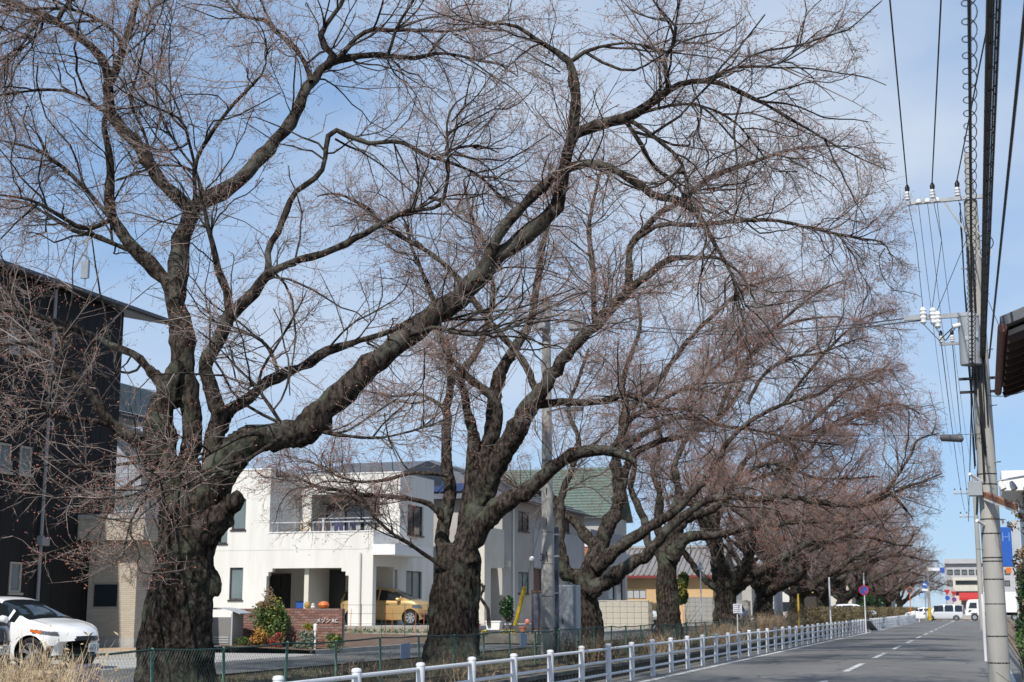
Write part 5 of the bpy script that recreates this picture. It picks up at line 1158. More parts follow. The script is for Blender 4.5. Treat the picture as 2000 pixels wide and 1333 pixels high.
# ---- white guard fences beside the canal
post = MB(); post.lathe([(0.057,-0.1),(0.057,0.755),(0.062,0.757),(0.062,0.775),(0.05,0.795),(0.02,0.802)], n=14); postm = post.mesh('post', smooth=True)
collar = MB()
for z in (0.70, 0.46, 0.22): collar.lathe([(0.064,z-0.035),(0.064,z+0.035)], n=12)
rail2 = MB(); rail2.tube([(0,0,0),(0,3.98,0)], 0.026, 8); rail2m = rail2.mesh('rail', smooth=True)
rail1 = MB(); rail1.tube([(0,0,0),(0,1.98,0)], 0.026, 8); rail1m = rail1.mesh('rail', smooth=True)
def guard(label, x, y0, n):
    t = thing('guard_fence', label, 'guard fence', (x, y0, 0), 'white pipe fences along the road')
    rr = random.Random(int(y0))
    for k in range(n):
        o = link('post', postm, M_RAILW, t, (0, k*2.0, rr.uniform(-0.012, 0.012))); o.rotation_euler = (rr.uniform(-0.012, 0.012), rr.uniform(-0.012, 0.012), 0)
    k = 0
    while k < n-1:
        L = 2 if k + 2 <= n-1 else 1
        for z in (0.70, 0.46, 0.22): link('rail', rail2m if L == 2 else rail1m, M_RAILW, t, (rr.uniform(-0.006, 0.006), k*2.0+0.01, z + rr.uniform(-0.008, 0.008)))
        k += L
    return t
Y1 = PX(1234.5, 1300, -7.05).y
y_s = Y1 - 2.0*math.floor((Y1-6)/2.0)
n1 = int((PX(1688, 1220, -7.05).y - y_s)/2)+1
guard('long white pipe fence along the canal, from the foreground to the no-parking sign', -7.05, y_s, n1)
y_e = y_s + 2*(n1-1); n2 = int((YE - 8 - y_e - 4)/2)
guard('farther white pipe fence beyond the no-parking sign', -6.98, y_e+4.2, n2)
mb = MB(); a = Vector((-7.0, y_e+1.2, 0.72)); b = Vector((-6.7, y_e+3.6, 0.06)); mb.bar(a, b, 0.5, 0.03); tag(mb.build('leaning_board', M_GALV), 'grey board leaning in the gap between the two white fences', 'board')

# ---- green chain-link fence on the bank
XC = -11.0
cf = thing('chain_link_fence', 'sagging green chain-link fence on the bank in front of the trees', 'fence', (XC, 10, 0.05))
rr = random.Random(21)
yp0 = PX(300, 1290, XC).y; yp0 -= 2*math.floor((yp0-8)/2)
pm_ = MB(); pm_.lathe([(0.024,-0.15),(0.024,0.86),(0.026,0.865),(0.012,0.885)], n=8); pmm = pm_.mesh('post', smooth=True)
tops = []
for k in range(40):
    y = yp0 + 2.0*k; lean = rr.uniform(-0.05, 0.05) + (0.16 if k in (14, 15, 22) else 0); lx = rr.uniform(-0.04, 0.03); hgt = 1.0 + rr.uniform(-0.03, 0.03)
    o = link('post', pmm, M_GREEN, cf, (0, y-10, 0)); o.rotation_euler = (-lean, lx, 0); o.scale = (1, 1, hgt)
    tops.append(Vector((XC + math.sin(lx)*0.86, y + math.sin(lean)*0.86, 0.05 + 0.86*hgt*math.cos(lean))))
for a, b in zip(tops, tops[1:]):
    mid = (a+b)/2 - Vector((0, 0, rr.uniform(0.0, 0.035))); mb = MB(); mb.tube([a, mid, b], 0.016, 6); mb.build('top_rail', M_DGREEN, cf, True)
def top_z(y):
    k = min(max(int((y-yp0)/2), 0), len(tops)-2); f = (y - tops[k].y)/max(tops[k+1].y-tops[k].y, 1e-3); return tops[k].z*(1-f)+tops[k+1].z*f - 0.02
Pn, Rn = [], []
y = yp0; st_ = 0.078
while y < yp0 + 76:
    zt = top_z(y)
    for s_ in (1, -1):
        Pn.append([(XC+0.004*s_, y, 0.06), (XC+0.004*s_, y + s_*(zt-0.06)*0.72, zt)]); 
    y += st_
Pn = np.array(Pn); V, Q = tubes(Pn, np.full((len(Pn), 2), 0.0019), 3)
o = link('wire_mesh', fast_mesh('wire_mesh', V - np.array((XC, 10, 0.05)), Q), mat('mesh_wire', (0.10, 0.15, 0.13), 0.6), cf); o['kind'] = 'stuff'
def plate(label, px0, px1, py0, py1, m, tilt=0.0):
    a = px_rect('x', XC+0.04, px0, px1, py0, py1); mb = MB(); mb.box((XC+0.03, a[0], a[2]), (XC+0.042, a[1], a[3])); o = mb.build('fence_plate', m, bevel=0.002); o.rotation_euler = (tilt, 0, 0); return tag(o, label, 'sign plate', 'plates wired to the chain-link fence')
plate('lilac-grey plate wired to the chain-link fence below the white hatchback', 152, 195, 1297, 1340, mat('lilac_plate', (0.36, 0.33, 0.40), 0.6, (0.42, 0.30, 0.37), scale=1.5))
plate('blue-grey plate on the fence left of the gold car tree', 783, 801, 1257, 1287, mat('blue_plate', (0.22, 0.27, 0.36), 0.6), 0.05)
plate('pale blue plate on the fence right of the forked tree', 1016, 1029, 1237, 1262, mat('pale_blue_plate', (0.24, 0.30, 0.38), 0.6), -0.06)

# ---- utility poles
def rings(mb, base, zs, r): 
    for z in zs: mb.lathe([(r(z)+0.003, z-0.012), (r(z)+0.003, z+0.012)], base, 16)
def insulator(p, m_parent, up=1, s=1.0):
    mb = MB(); pr = [(0.02,0),(0.06,0.02),(0.06,0.05),(0.03,0.06),(0.065,0.08),(0.065,0.11),(0.03,0.12),(0.06,0.14),(0.055,0.18),(0.02,0.2)]
    mb.lathe([(r_*s, z*s*up) for r_, z in pr], p, 12); o = mb.build('insulator', M_PORC, m_parent, True)
    c = MB(); c.lathe([(0.045*s, 0.2*s*up), (0.05*s, 0.27*s*up), (0.02*s, 0.33*s*up)], p, 10); c.build('cap', M_CABLE, o, True); return o
def wire(label, pts, r, m=None, sag=0.0, grp='overhead wires by the right-hand pole'):
    pts = [Vector(p) for p in pts]; out = []
    for a, b in zip(pts, pts[1:]):
        n = 12
        for i in range(n): f = i/n; out.append(a.lerp(b, f) - Vector((0, 0, sag*4*f*(1-f))))
    out.append(pts[-1]); mb = MB(); mb.tube(out, r, 6); return tag(mb.build('overhead_wire', m or M_CABLE, None, True), label, 'wire', grp)

DP = 27.5
pb = P(1953, 1330, DP); pb.z = 0.0
ztop_ = P(1903, 300, DP).z
up_ = thing('utility_pole', 'tall concrete utility pole with grey transformer at the right kerb', 'utility pole', pb, 'utility poles')
mb = MB(); mb.lathe([(0.20,-0.3),(0.198,0.0),(0.17,5.0),(0.13,ztop_-1.0)], pb, 24); mb.lathe([(0.085,ztop_-1.0),(0.06,ztop_)], pb, 12); mb.build('shaft', M_PCONC, up_, True)
rad_ = lambda z: 0.198 - 0.0056*z
for py in (1295, 1243, 1180, 1132, 1097, 1090, 1043, 1015, 947, 927):
    z = P(1940, py, DP).z; q = MB(); rings(q, pb, [z], rad_); q.build('band', M_CABLE if py != 1180 else M_WIREG, up_)
for k in range(12):      # climbing bolts
    z = 2.6 + k*0.55; a = 0.6 if k % 2 else 2.6; d = Vector((math.cos(a), -math.sin(a), 0)); q = MB(); q.tube([pb+Vector((0,0,z)), pb+Vector((0,0,z))+d*(rad_(z)+0.14)], 0.012, 6); q.build('climbing_bolt', M_GALV, up_)
# upper crossarm with three insulators
za = P(1905, 389, DP).z; xa_ = P(1770, 395, DP); aL = Vector((xa_.x, pb.y-0.12, za-0.02)); aR = Vector((pb.x+0.25, pb.y-0.12, za))
mb = MB(); mb.bar(aL, aR, 0.075, 0.075); mb.bar(aR+Vector((-0.75,0,-0.02)), Vector((pb.x-0.1, pb.y-0.12, za-0.75)), 0.04, 0.04); mb.build('crossarm', M_GALV, up_)
ins = []
for px in (1772, 1822, 1871):
    p = P(px, 388, DP); p = Vector((p.x, pb.y-0.12, za+0.04)); ins.append(p); insulator(p, up_)
for px in (1793, 1811, 1830):
    p = P(px, 391, DP); mb = MB(); q = Vector((p.x, pb.y-0.19, za-0.02)); mb.lathe([(0.02,-0.05),(0.06,-0.03),(0.06,0.02),(0.03,0.05)], q, 10); mb.build('small_insulator', M_PORC, up_, True)
# lower arm with three cutouts
zc = P(1890, 617, DP).z; cL = Vector((P(1764, 613, DP).x, pb.y-0.16, zc)); mb = MB(); mb.bar(cL, Vector((pb.x, pb.y-0.16, zc)), 0.07, 0.09); mb.build('lower_arm', M_GALV, up_)
cuts = []
for px, dz in ((1802, 0.02), (1821, 0.0), (1830, -0.08)):
    p = P(px, 600, DP); p = Vector((p.x, pb.y-0.26, zc+0.16+dz)); cuts.append(p); mb = MB()
    mb.lathe([(0.03,0),(0.05,-0.02),(0.065,-0.06),(0.05,-0.09),(0.07,-0.13),(0.05,-0.17),(0.07,-0.21),(0.05,-0.25),(0.06,-0.30),(0.03,-0.34)], p, 12); mb.build('cutout', M_PORC, up_, True)
zs = P(1860, 671, DP).z; sL = Vector((P(1834, 671, DP).x, pb.y-0.12, zs)); mb = MB(); mb.bar(sL, Vector((pb.x, pb.y-0.12, zs)), 0.05, 0.05); mb.build('short_arm', M_GALV, up_)
low = []
for px in (1838, 1860): p = P(px, 668, DP); p = Vector((p.x, pb.y-0.12, zs+0.03)); low.append(p); insulator(p, up_, 1, 0.75)
# transformer
tz0, tz1 = P(1898, 718, DP).z, P(1898, 622, DP).z; tc_ = Vector((P(1896, 670, DP).x-0.02, pb.y-0.36, 0))
mb = MB(); rt = 0.20; mb.lathe([(rt*0.97,tz0),(rt,tz0+0.04),(rt,tz1-0.06),(rt*1.04,tz1-0.05),(rt*1.04,tz1-0.02),(rt*0.7,tz1+0.03)], tc_, 28); tr = mb.build('transformer', M_TRANS, up_, True)
mb = MB(); mb.box((tc_.x-0.03, tc_.y-rt-0.05, tz0+0.1), (tc_.x+0.03, tc_.y-rt+0.005, tz0+0.2)); mb.box((tc_.x+0.1, tc_.y-rt, tz0+0.5), (tc_.x+0.16, tc_.y-rt+0.1, tz0+0.62)); mb.build('lug', M_TRANS, tr)
mb = MB(); mb.tube([tc_+Vector((-0.16,-0.1,tz1-0.2)), tc_+Vector((-0.3,-0.16,tz1-0.24))], 0.045, 10); mb.build('bushing', M_PORC, tr, True)
text_mesh('transformer_mark', '30', 0.10, M_SWHITE, tc_+Vector((-0.05,-rt-0.012,(tz0+tz1)/2)), (1,0,0), (0,0,1), tr, 0.003)
# brackets and coiled cables hanging on the shaft
for py in (740, 766):
    z = P(1905, py, DP).z; mb = MB(); mb.bar((pb.x-0.42, pb.y-0.05, z), (pb.x+0.32, pb.y-0.05, z), 0.05, 0.05); mb.build('cable_bracket', M_CABLE, up_)
rr = random.Random(8)
for k in range(9):
    z0, z1 = rr.uniform(3.6, 6.2), rr.uniform(6.0, 9.6); a = rr.uniform(3.0, 5.2); b = a + rr.uniform(-0.4, 0.4); r0 = rad_(z0)+0.03
    pts = [pb + Vector((math.cos(a+(b-a)*f)*r0*(1+0.12*rr.random()), math.sin(a+(b-a)*f)*r0, z0+(z1-z0)*f)) for f in [i/10 for i in range(11)]]
    mb = MB(); mb.tube(pts, rr.choice([0.012, 0.018, 0.024]), 6); mb.build('riser_cable', M_CABLE, up_, True)
for z, rl, m_ in ((8.9, 0.14, M_PIPEW), (8.4, 0.12, M_PIPEW), (8.6, 0.16, M_CABLE)):
    pts = [pb + Vector((0.22+rl*math.sin(t_), -0.1, z + rl*math.cos(t_))) for t_ in [i*0.35 for i in range(19)]]; mb = MB(); mb.tube(pts, 0.010, 5); mb.build('cable_loop', m_, up_, True)
# conduit up the shaft and a rusty lamp arm
mb = MB(); x_ = P(1936, 1215, DP-0.2); mb.tube([(pb.x-0.225, pb.y-0.02, 0.5), (pb.x-0.225, pb.y-0.02, 1.75)], 0.03, 8); mb.build('conduit', M_SWHITE, up_, True)
la = P(1919, 964, DP); lb = P(1984, 990, DP-1.3); mb = MB(); mb.bar(la, lb, 0.10, 0.10); mb.build('lamp_arm', M_RUST, up_)
mb = MB(); d_ = (lb-la).normalized(); mb.bar(la+d_*0.1+Vector((0,0,-0.075)), lb+Vector((0,0,-0.075)), 0.09, 0.05); mb.build('lamp_tray', M_SWHITE, up_)
for (pa, pb2) in (((1894, 926), (1918, 942)), ((1908, 1017), (1922, 1026))):
    a, b = P(*pa, DP-0.35), P(*pb2, DP-0.1); mb = MB(); mb.tube([a, b], 0.03, 8); mb.build('lamp_tube', M_SWHITE, up_, True)
a = P(1908, 955, DP-0.2); mb = MB(); mb.box(a+Vector((-0.16,-0.1,-0.14)), a+Vector((0.1,0.1,0.14))); mb.build('junction_box', M_TRANS, up_, bevel=0.01)

# ---- wires
def run_on(p, q, L): d = (Vector(q)-Vector(p)).normalized(); return Vector(p) + d*L
capz = Vector((0, 0, 0.33))
for (i, tgt, lab) in ((0, (1738, 0, 18.6), 'left black power wire from the upper crossarm toward the viewer'), (1, (1838, 0, 18.6), 'middle black power wire from the upper crossarm toward the viewer'), (2, (1921, 90, 20.0), 'right black power wire from the upper crossarm toward the viewer')):
    a = ins[i] + capz; e_ = run_on(a, P(*tgt), 34); wire(lab, [a, e_], 0.0125)
for i, (lab, tgt) in enumerate((('left thin jumper wire between crossarm and cutouts', 0), ('middle thin jumper wire between crossarm and cutouts', 1), ('right thin jumper wire between crossarm and cutouts', 2))):
    wire(lab, [ins[i], ins[i]+Vector((0.12, -0.05, -0.9)), cuts[tgt]+Vector((0, 0, 0.02))], 0.007)
for i, px in enumerate((1793, 1811, 1830)):
    p = P(px, 391, DP); p = Vector((p.x, pb.y-0.19, za-0.06)); e_ = Vector((p.x - 0.3 + 0.25*i, pb.y + 47, za-0.4))
    wire(['left', 'middle', 'right'][i] + ' thin wire running on from the crossarm to the far pole', [p, e_], 0.006, M_WIREG, 0.7)
for i, lab in enumerate(('left low-voltage wire from the short arm to the far pole', 'right low-voltage wire from the short arm to the far pole')):
    wire(lab, [low[i], Vector((low[i].x-0.1, pb.y+47, zs-0.3))], 0.009, M_WIREG, 0.6)
for j, k in ((0, 1), (1, 2)):
    a = cuts[j]+Vector((0,0,-0.34)); b = tc_ + Vector((-0.28+0.05*j,-0.16,tz1-0.24)); m_ = (a+b)/2-Vector((0,0,0.3)); wire(('lower', 'upper')[j] + ' drooping lead from the cutouts to the transformer', [a, m_, b], 0.010)
# spiral-bound cable, main bundle
def span(pa, pz, near, znear):          # from a point at the pole toward the viewer and on to the far pole
    a = P(pa[0], pa[1], DP); n = G(near[0], near[1], znear); d = (n - a).normalized(); return a, d
a, d_ = span((1899, 735), None, (1893, 0), 6.3); far_ = Vector((a.x-0.5, a.y+45, a.z-0.3))
wire('cable wrapped in a loose spiral wire left of the pole', [far_, a, a+d_*38], 0.016)
pts = []; s_ = -0.4
while s_ < 26:
    for k in range(14):
        f = k/14; an = 2*math.pi*f; q = a + d_*(s_+0.37*f); pts.append(q + Vector((0.062*math.cos(an), 0, 0.062*math.sin(an))))
    s_ += 0.37
mb = MB(); mb.tube(pts, 0.0055, 4); tag(mb.build('spiral_wire', M_CABLE, None, True), 'loose spiral hanger wire coiled round the overhead cable', 'wire', 'overhead wires by the right-hand pole')
rr = random.Random(4)
a, d_ = span((1919, 700), None, (1940, 0), 6.5)
for k in range(5):
    o_ = Vector((-0.03 + 0.017*k + rr.uniform(-0.006, 0.006), 0, rr.uniform(-0.05, 0.05))); b = a + o_
    wire(['thickest', 'second', 'third', 'fourth', 'rightmost'][k] + ' black cable of the bundle hung on the pole', [b + Vector((-0.3, 45, -0.3)), b, b + d_*38 + o_*0.5], (0.022, 0.011, 0.016, 0.010, 0.013)[k])
pts = []; s_ = -0.3
while s_ < 26:
    for k in range(10):
        f = k/10; an = 2*math.pi*f; pts.append(a + d_*(s_+0.6*f) + Vector((0.0+0.055*math.cos(an), 0, 0.065*math.sin(an))))
    s_ += 0.6
mb = MB(); mb.tube(pts, 0.006, 4); tag(mb.build('lashing_wire', M_CABLE, None, True), 'lashing wire wound round the black cable bundle', 'wire', 'overhead wires by the right-hand pole')
a = P(1932, 700, DP-0.2); wire('thick black drop cable crossing to the upper right corner', [a, run_on(a, P(2003, 10, 10.5), 22)], 0.017)
a = P(1918, 560, DP-0.2); wire('thin wire from the pole down to the right-hand eave', [a, P(1965, 668, 22), P(2006, 735, 20)], 0.006)
wire('teal wire from the pole bracket to the right-hand eave', [P(1928, 772, DP-.2), P(2004, 763, 20)], 0.008, mat('teal_wire', (0.02, 0.12, 0.11), 0.5), 0.05)

# ---- pole between the second and third trees
DM = 42.0; mbp = P(1070, 1262, DM); mbp.z = 0.1; zmt = P(1084, 588, DM).z
um = thing('utility_pole', 'pale concrete utility pole standing among the cherry trees', 'utility pole', mbp, 'utility poles')
mb = MB(); mb.lathe([(0.205,-0.2),(0.20,0.0),(0.12,zmt)], mbp, 20); mb.build('shaft', M_PCONC, um, True)
rm = lambda z: 0.20 - 0.08*z/zmt
for py in (1227, 1165, 1102, 1040, 900): q = MB(); rings(q, mbp-Vector((0,0,0)), [P(1070, py, DM).z - mbp.z], rm); q.build('band', M_WIREG, um)
z = P(1084, 618, DM).z; mb = MB(); mb.bar((mbp.x-0.85, mbp.y-0.15, z), (mbp.x+0.85, mbp.y-0.15, z), 0.08, 0.09); mb.bar((mbp.x-0.6, mbp.y-0.15, z), (mbp.x-0.08, mbp.y-0.15, z-0.7), 0.04, 0.04); mb.bar((mbp.x+0.6, mbp.y-0.15, z), (mbp.x+0.08, mbp.y-0.15, z-0.7), 0.04, 0.04); mb.build('crossarm', M_GALV, um)
for px0, px1, y0_, y1_ in ((1043, 1068, 624, 645), (1112, 1142, 612, 645)):
    a = px_rect('y', mbp.y-0.3, px0, px1, y0_, y1_); mb = MB(); mb.box((a[0], mbp.y-0.45, a[2]), (a[1], mbp.y-0.1, a[3])); bx_ = mb.build('switch_box', M_GALV, um, bevel=0.02)
    mb = MB(); mb.box((a[0]+.04, mbp.y-0.40, a[3]), (a[1]-.04, mbp.y-0.15, a[3]+0.06)); mb.build('box_lid', M_GALV, bx_)
mb = MB(); za_ = P(1080, 806, DM).z; mb.bar((mbp.x, mbp.y-0.1, za_), (mbp.x+0.75, mbp.y-0.5, za_+0.05), 0.04, 0.04); mb.obox((mbp.x+1.0, mbp.y-0.6, za_-0.02), (0.28, 0.09, 0.05), (1,0,0), (0,1,0), (0,0,1)); mb.build('street_lamp_head', M_WIREG, um)
text_mesh('pole_number', '31', 0.30, mat('faded_ink', (0.06, 0.06, 0.06), 0.8), mbp+Vector((-0.03, -0.205, P(1065, 1090, DM).z-0.1)), (1,0,0), (0,0,1), um, 0.012)
for py in (1020, 1085, 960): 
    z = P(1070, py, DM).z; q = MB(); q.tube([mbp+Vector((0.03,-rm(z)-0.01,z)), mbp+Vector((0.03,-rm(z)-0.03,z-0.2))], 0.012, 5); q.build('climbing_bolt', M_CABLE, um)
for i, (dz, px_) in enumerate(((0.0, 1764), (0.28, 1790))):
    wire(('upper', 'lower')[i] + ' grey service wire from the right-hand pole across to the pole among the trees', [cL + Vector((0.05+0.3*i, 0, -dz*0.2)), (mbp.x+0.6-0.4*i, mbp.y-0.15, P(1084, 618, DM).z-0.1*i)], 0.014, M_WIREG, 0.38)
a = P(1915, 848, DP-0.2); b = Vector((mbp.x+0.1, mbp.y-0.2, P(1080, 812, DM).z)); wire('strand wire carrying the dark cable closure over the road', [a, b], 0.006, M_CABLE, 0.25)
cl_ = a.lerp(b, 0.045) - Vector((0,0,0.11)); d_ = (b-a).normalized(); mb = MB(); mb.tube([cl_-d_*0.30, cl_-d_*0.24, cl_+d_*0.24, cl_+d_*0.30], [0.02, 0.075, 0.075, 0.02], 10); mb.bar(cl_-d_*0.2+Vector((0,0,0.06)), cl_-d_*0.2+Vector((0,0,0.12)), 0.02); mb.bar(cl_+d_*0.2+Vector((0,0,0.06)), cl_+d_*0.2+Vector((0,0,0.12)), 0.02); tag(mb.build('cable_closure', M_WIREG, None, True), 'dark grey cable closure slung on a wire beside the right-hand pole', 'cable closure')
# guy wire with yellow guard
g0 = P(1006, 1222, DM+0.6); g1 = P(1086, 905, DM); gt_ = thing('guy_wire', 'guy wire with a yellow guard sleeve near the white planter', 'guy wire', g0)
mb = MB(); mb.tube([g0, g1], 0.008, 6); mb.build('strand', M_WIREG, gt_, True); d_ = (g1-g0).normalized()
mb = MB(); mb.tube([g0, g0+d_*1.15], 0.06, 10); mb.build('guard_sleeve', M_YEL, gt_, True)
mb = MB(); c = g0+d_*2.0; mb.tube([c-d_*.08, c-d_*.04, c+d_*.04, c+d_*.08], [.03,.075,.075,.03], 10); mb.build('guy_insulator', M_PORC, gt_, True)
# navy post, cabinet, screen
p = P(1088, 1240, 43.5); mb = MB(); z1 = P(1089, 1030, 43.5).z; mb.box((p.x-0.06, p.y-0.06, 0.1), (p.x+0.06, p.y+0.06, z1)); o = thing('steel_post', 'square navy steel post right beside the pale pole', 'post', (p.x, p.y, 0.1)); mb.build('shaft', M_NAVY, o, bevel=0.008)
for z in (z1-0.25, z1-0.9, 1.9): mb = MB(); mb.box((p.x-0.075, p.y-0.075, z), (p.x+0.075, p.y+0.075, z+0.05)); mb.build('clamp', M_GALV, o)
a = px_rect('y', P(1110, 1187, 45).y, 1091, 1126, 1143, 1245); yy = P(1110, 1187, 45).y
o = thing('cabinet', 'tall pale grey metal cabinet left of the many-limbed tree', 'cabinet', ((a[0]+a[1])/2, yy, 0.15)); xs = a[0] + (a[1]-a[0])*0.16
mb = MB(); mb.box((a[0], yy+0.002, 0.15), (a[1], yy+0.5, a[3])); mb.build('body', M_GREYW2, o, bevel=0.01)
mb = MB(); mb.box((xs, yy-0.03, 0.3), (a[1]-0.02, yy, a[3]-0.03)); d_ = mb.build('door', M_TRANS, o, bevel=0.008)
mb = MB(); mb.box((xs+0.04, yy-0.06, 1.0), (xs+0.07, yy-0.031, 1.15)); mb.build('handle', M_BLKTRIM, d_)
yy = P(1052, 1187, 46.5).y; a = px_rect('y', yy, 1040, 1065, 1153, 1232); o = thing('garden_screen', 'brown-framed garden screen with slate-blue panels beside the pale pole', 'screen', ((a[0]+a[1])/2, yy, a[2]))
M_TIMB = mat('brown_timber', (0.16, 0.085, 0.04), 0.7, (0.22, 0.12, 0.06), scale=8)
for k in range(3): mb = MB(); x = a[0] + (a[1]-a[0])*k/2; mb.box((x-0.025, yy-0.03, a[2]-0.1), (x+0.025, yy+0.03, a[3])); mb.build('upright', M_TIMB, o)
for z in (a[2]+0.05, a[3]-0.05): mb = MB(); mb.box((a[0]-0.03, yy-0.04, z-0.025), (a[1]+0.03, yy-0.031, z+0.025)); mb.build('cross_rail', M_TIMB, o)
for k in range(2): mb = MB(); x = a[0] + (a[1]-a[0])*(k*2+1)/4; w = (a[1]-a[0])/4-0.03; mb.box((x-w, yy-0.008, a[2]+0.08), (x+w, yy+0.008, a[3]-0.08)); mb.build('panel', mat('slate_blue_panel', (0.20, 0.22, 0.30), 0.7), o)

# ---- signs and posts down the road
def pole_thing(name, label, cat, px, D, ytop, r=0.03, m=None, grp=None):
    p = P(px, 1200, D); p.z = 0.0; t = thing(name, label, cat, p, grp); mb = MB(); z1 = P(px, ytop, D).z; mb.tube([p, Vector((p.x, p.y, z1))], r, 10); mb.build('post', m or M_SWHITE, t, True); return t, p
def disc(mb, c, r, n=28, y0=0.0, y1=0.012): 
    pts = [(c.x + r*math.cos(2*math.pi*k/n), c.y + y0, c.z + r*math.sin(2*math.pi*k/n)) for k in range(n)]; mb.prism(pts, (0, y1-y0, 0)); return mb
t, p = pole_thing('road_sign', 'round no-parking sign, blue with red ring and slash', 'road sign', 1690, 88, 1120, 0.035)
c = P(1687, 1153, 88); c.y = p.y - 0.05
disc(MB(), c, 0.30, y1=0.02).build('ring', M_SRED, t); disc(MB(), c, 0.235, y0=-0.006, y1=-0.001).build('blue_face', M_SBLUE, t)
mb = MB(); mb.obox(c+Vector((0,-0.012,0)), (0.235, 0.003, 0.028), Vector((0.7,0,-0.7)).normalized(), (0,1,0), Vector((0.7,0,0.7)).normalized()); mb.build('slash', M_SRED, t)
pole_thing('bare_pole', 'bare white pole standing left of the no-parking sign', 'pole', 1622, 72, 1128, 0.04)
t, p = pole_thing('lamp_pole', 'slim white pole with a pointed grey lantern before the block wall', 'lamp post', 1370, 69, 1112, 0.035)
mb = MB(); z = P(1366, 1112, 69).z; mb.lathe([(0.16, z-0.02), (0.16, z+0.02), (0.03, z+0.36), (0.01, z+0.4)], (p.x, p.y, 0), 10); mb.build('lantern', M_TRANS, t, True)
t, p = pole_thing('notice_board', 'small white notice board with text lines on a short post', 'notice board', 1440, 62, 1200, 0.02)
a = px_rect('y', p.y-0.05, 1432, 1449, 1180, 1198); mb = MB(); mb.box((a[0], p.y-0.06, a[2]), (a[1], p.y-0.03, a[3])); mb.build('board', mat('board_white', (0.6,0.6,0.66), 0.6), t)
for k in range(4):
    mb = MB(); z = a[3]-0.07-k*0.085; mb.box((a[0]+0.03, p.y-0.064, z), (a[1]-0.03-0.06*(k % 2), p.y-0.061, z+0.018)); mb.build('text_line', M_NAVY, t)
pole_thing('marker_post', 'orange-yellow marker post beyond the hedge', 'post', 1560, 96, 1160, 0.06, M_YEL)
t, p = pole_thing('curve_mirror', 'round traffic mirror on an orange pole by the far fence', 'traffic mirror', 1779, 150, 1158, 0.05, M_ORG)
c = P(1777, 1153, 150); c.y = p.y-0.1; disc(MB(), c, 0.34).build('mirror_back', M_ORG, t); disc(MB(), c, 0.29, y0=-0.012, y1=-0.002).build('mirror', mat('mirror_face', (0.08,0.08,0.09), 0.15, spec=0.8), t)
t, p = pole_thing('direction_sign', 'blue disc sign with a white left-turn arrow at the junction', 'road sign', 1809, 158, 1124, 0.05, M_GALV)
c = P(1806, 1143, 158); c.y = p.y-0.1; disc(MB(), c, 0.33).build('disc', M_SBLUE, t)
mb = MB(); q = c+Vector((0,-0.01,0)); mb.bar(q+Vector((-0.02,0,0.06)), q+Vector((0.18,0,0.06)), 0.05, 0.07); mb.bar(q+Vector((0.15,0,0.09)), q+Vector((0.15,0,-0.2)), 0.05, 0.07); mb.prism([q+Vector((-0.24,-.02,0.06)), q+Vector((-0.02,-.02,0.2)), q+Vector((-0.02,-.02,-0.08))], (0,0.03,0)); mb.build('arrow', M_SWHITE, t)
mb = MB(); mb.box((c.x-0.3, c.y-0.01, c.z-0.66), (c.x+0.3, c.y+0.01, c.z-0.40)); mb.build('sub_plate', M_SWHITE, t)
t, p = pole_thing('info_sign', 'small pale blue sign board on a thin pole at the junction', 'road sign', 1795, 150, 1160, 0.03)
a = px_rect('y', p.y-.05, 1797, 1806, 1159, 1167); mb = MB(); mb.box((a[0], p.y-.06, a[2]), (a[1], p.y-.04, a[3])); mb.build('board', mat('pale_blue_sign', (0.30,0.45,0.65), 0.5), t)
p = P(1816, 1200, 162); p.z = 0; t = thing('junction_pole', 'concrete pole with a yellow base sleeve and a sign arm at the junction', 'pole', p)
z1 = P(1816, 1106, 162).z; mb = MB(); mb.lathe([(0.17,0),(0.13,z1)], p, 14); mb.build('shaft', M_PCONC, t, True); mb = MB(); mb.lathe([(0.2,0.1),(0.2,1.5)], p, 14); mb.build('sleeve', M_YEL, t, True)
a = P(1815, 1111, 162); b = P(1836, 1113, 162); mb = MB(); mb.box((p.x, p.y-.1, a.z-.25), (b.x, p.y-.02, a.z+.1)); mb.build('arm', M_SWHITE, t)
mb = MB(); mb.box((b.x, p.y-.12, a.z-.5), (b.x+.5, p.y-.05, a.z+.1)); mb.build('blue_panel', M_SBLUE, t)
for lab, px, py, m1, m2 in (('leftmost red and blue roadside sign stack beyond the junction', 1850, 1157, M_SRED, M_SBLUE), ('rightmost red and purple roadside sign stack beyond the junction', 1863, 1160, M_SRED, mat('purple_sign', (0.16,0.05,0.22), 0.5))):
    t, p = pole_thing('sign_stack', lab, 'road sign', px, 188, py-4, 0.04, M_GALV); c = P(px, py, 188); c.y = p.y-.1
    mb = MB(); mb.prism([(c.x-.4, c.y, c.z+.3), (c.x+.4, c.y, c.z+.3), (c.x, c.y, c.z-.4)], (0, .02, 0)); mb.build('red_triangle', m1, t); disc(MB(), c-Vector((0,0,0.75)), 0.3).build('round_sign', m2, t)
p = P(1919, 1195, 98); p.z = 0.0; p.x = -0.1; t = thing('utility_pole', 'farther utility pole, a thin sliver left of the near one', 'utility pole', p, 'utility poles')
mb = MB(); mb.lathe([(0.19,0),(0.12,10.5)], p, 14); mb.build('shaft', M_PCONC, t, True); mb = MB(); mb.bar((p.x-1.4, p.y-.1, 9.2), (p.x+.2, p.y-.1, 9.2), .08); mb.build('crossarm', M_GALV, t); mb = MB(); mb.bar((p.x-1.1, p.y-.1, 7.6), (p.x+.2, p.y-.1, 7.6), .06); mb.build('lower_crossarm', M_GALV, t)
for x in (-1.3, -0.9, -0.5): insulator(Vector((p.x+x, p.y-.1, 9.25)), t)
for x in (-1.0, -0.6): insulator(Vector((p.x+x, p.y-.1, 7.63)), t)
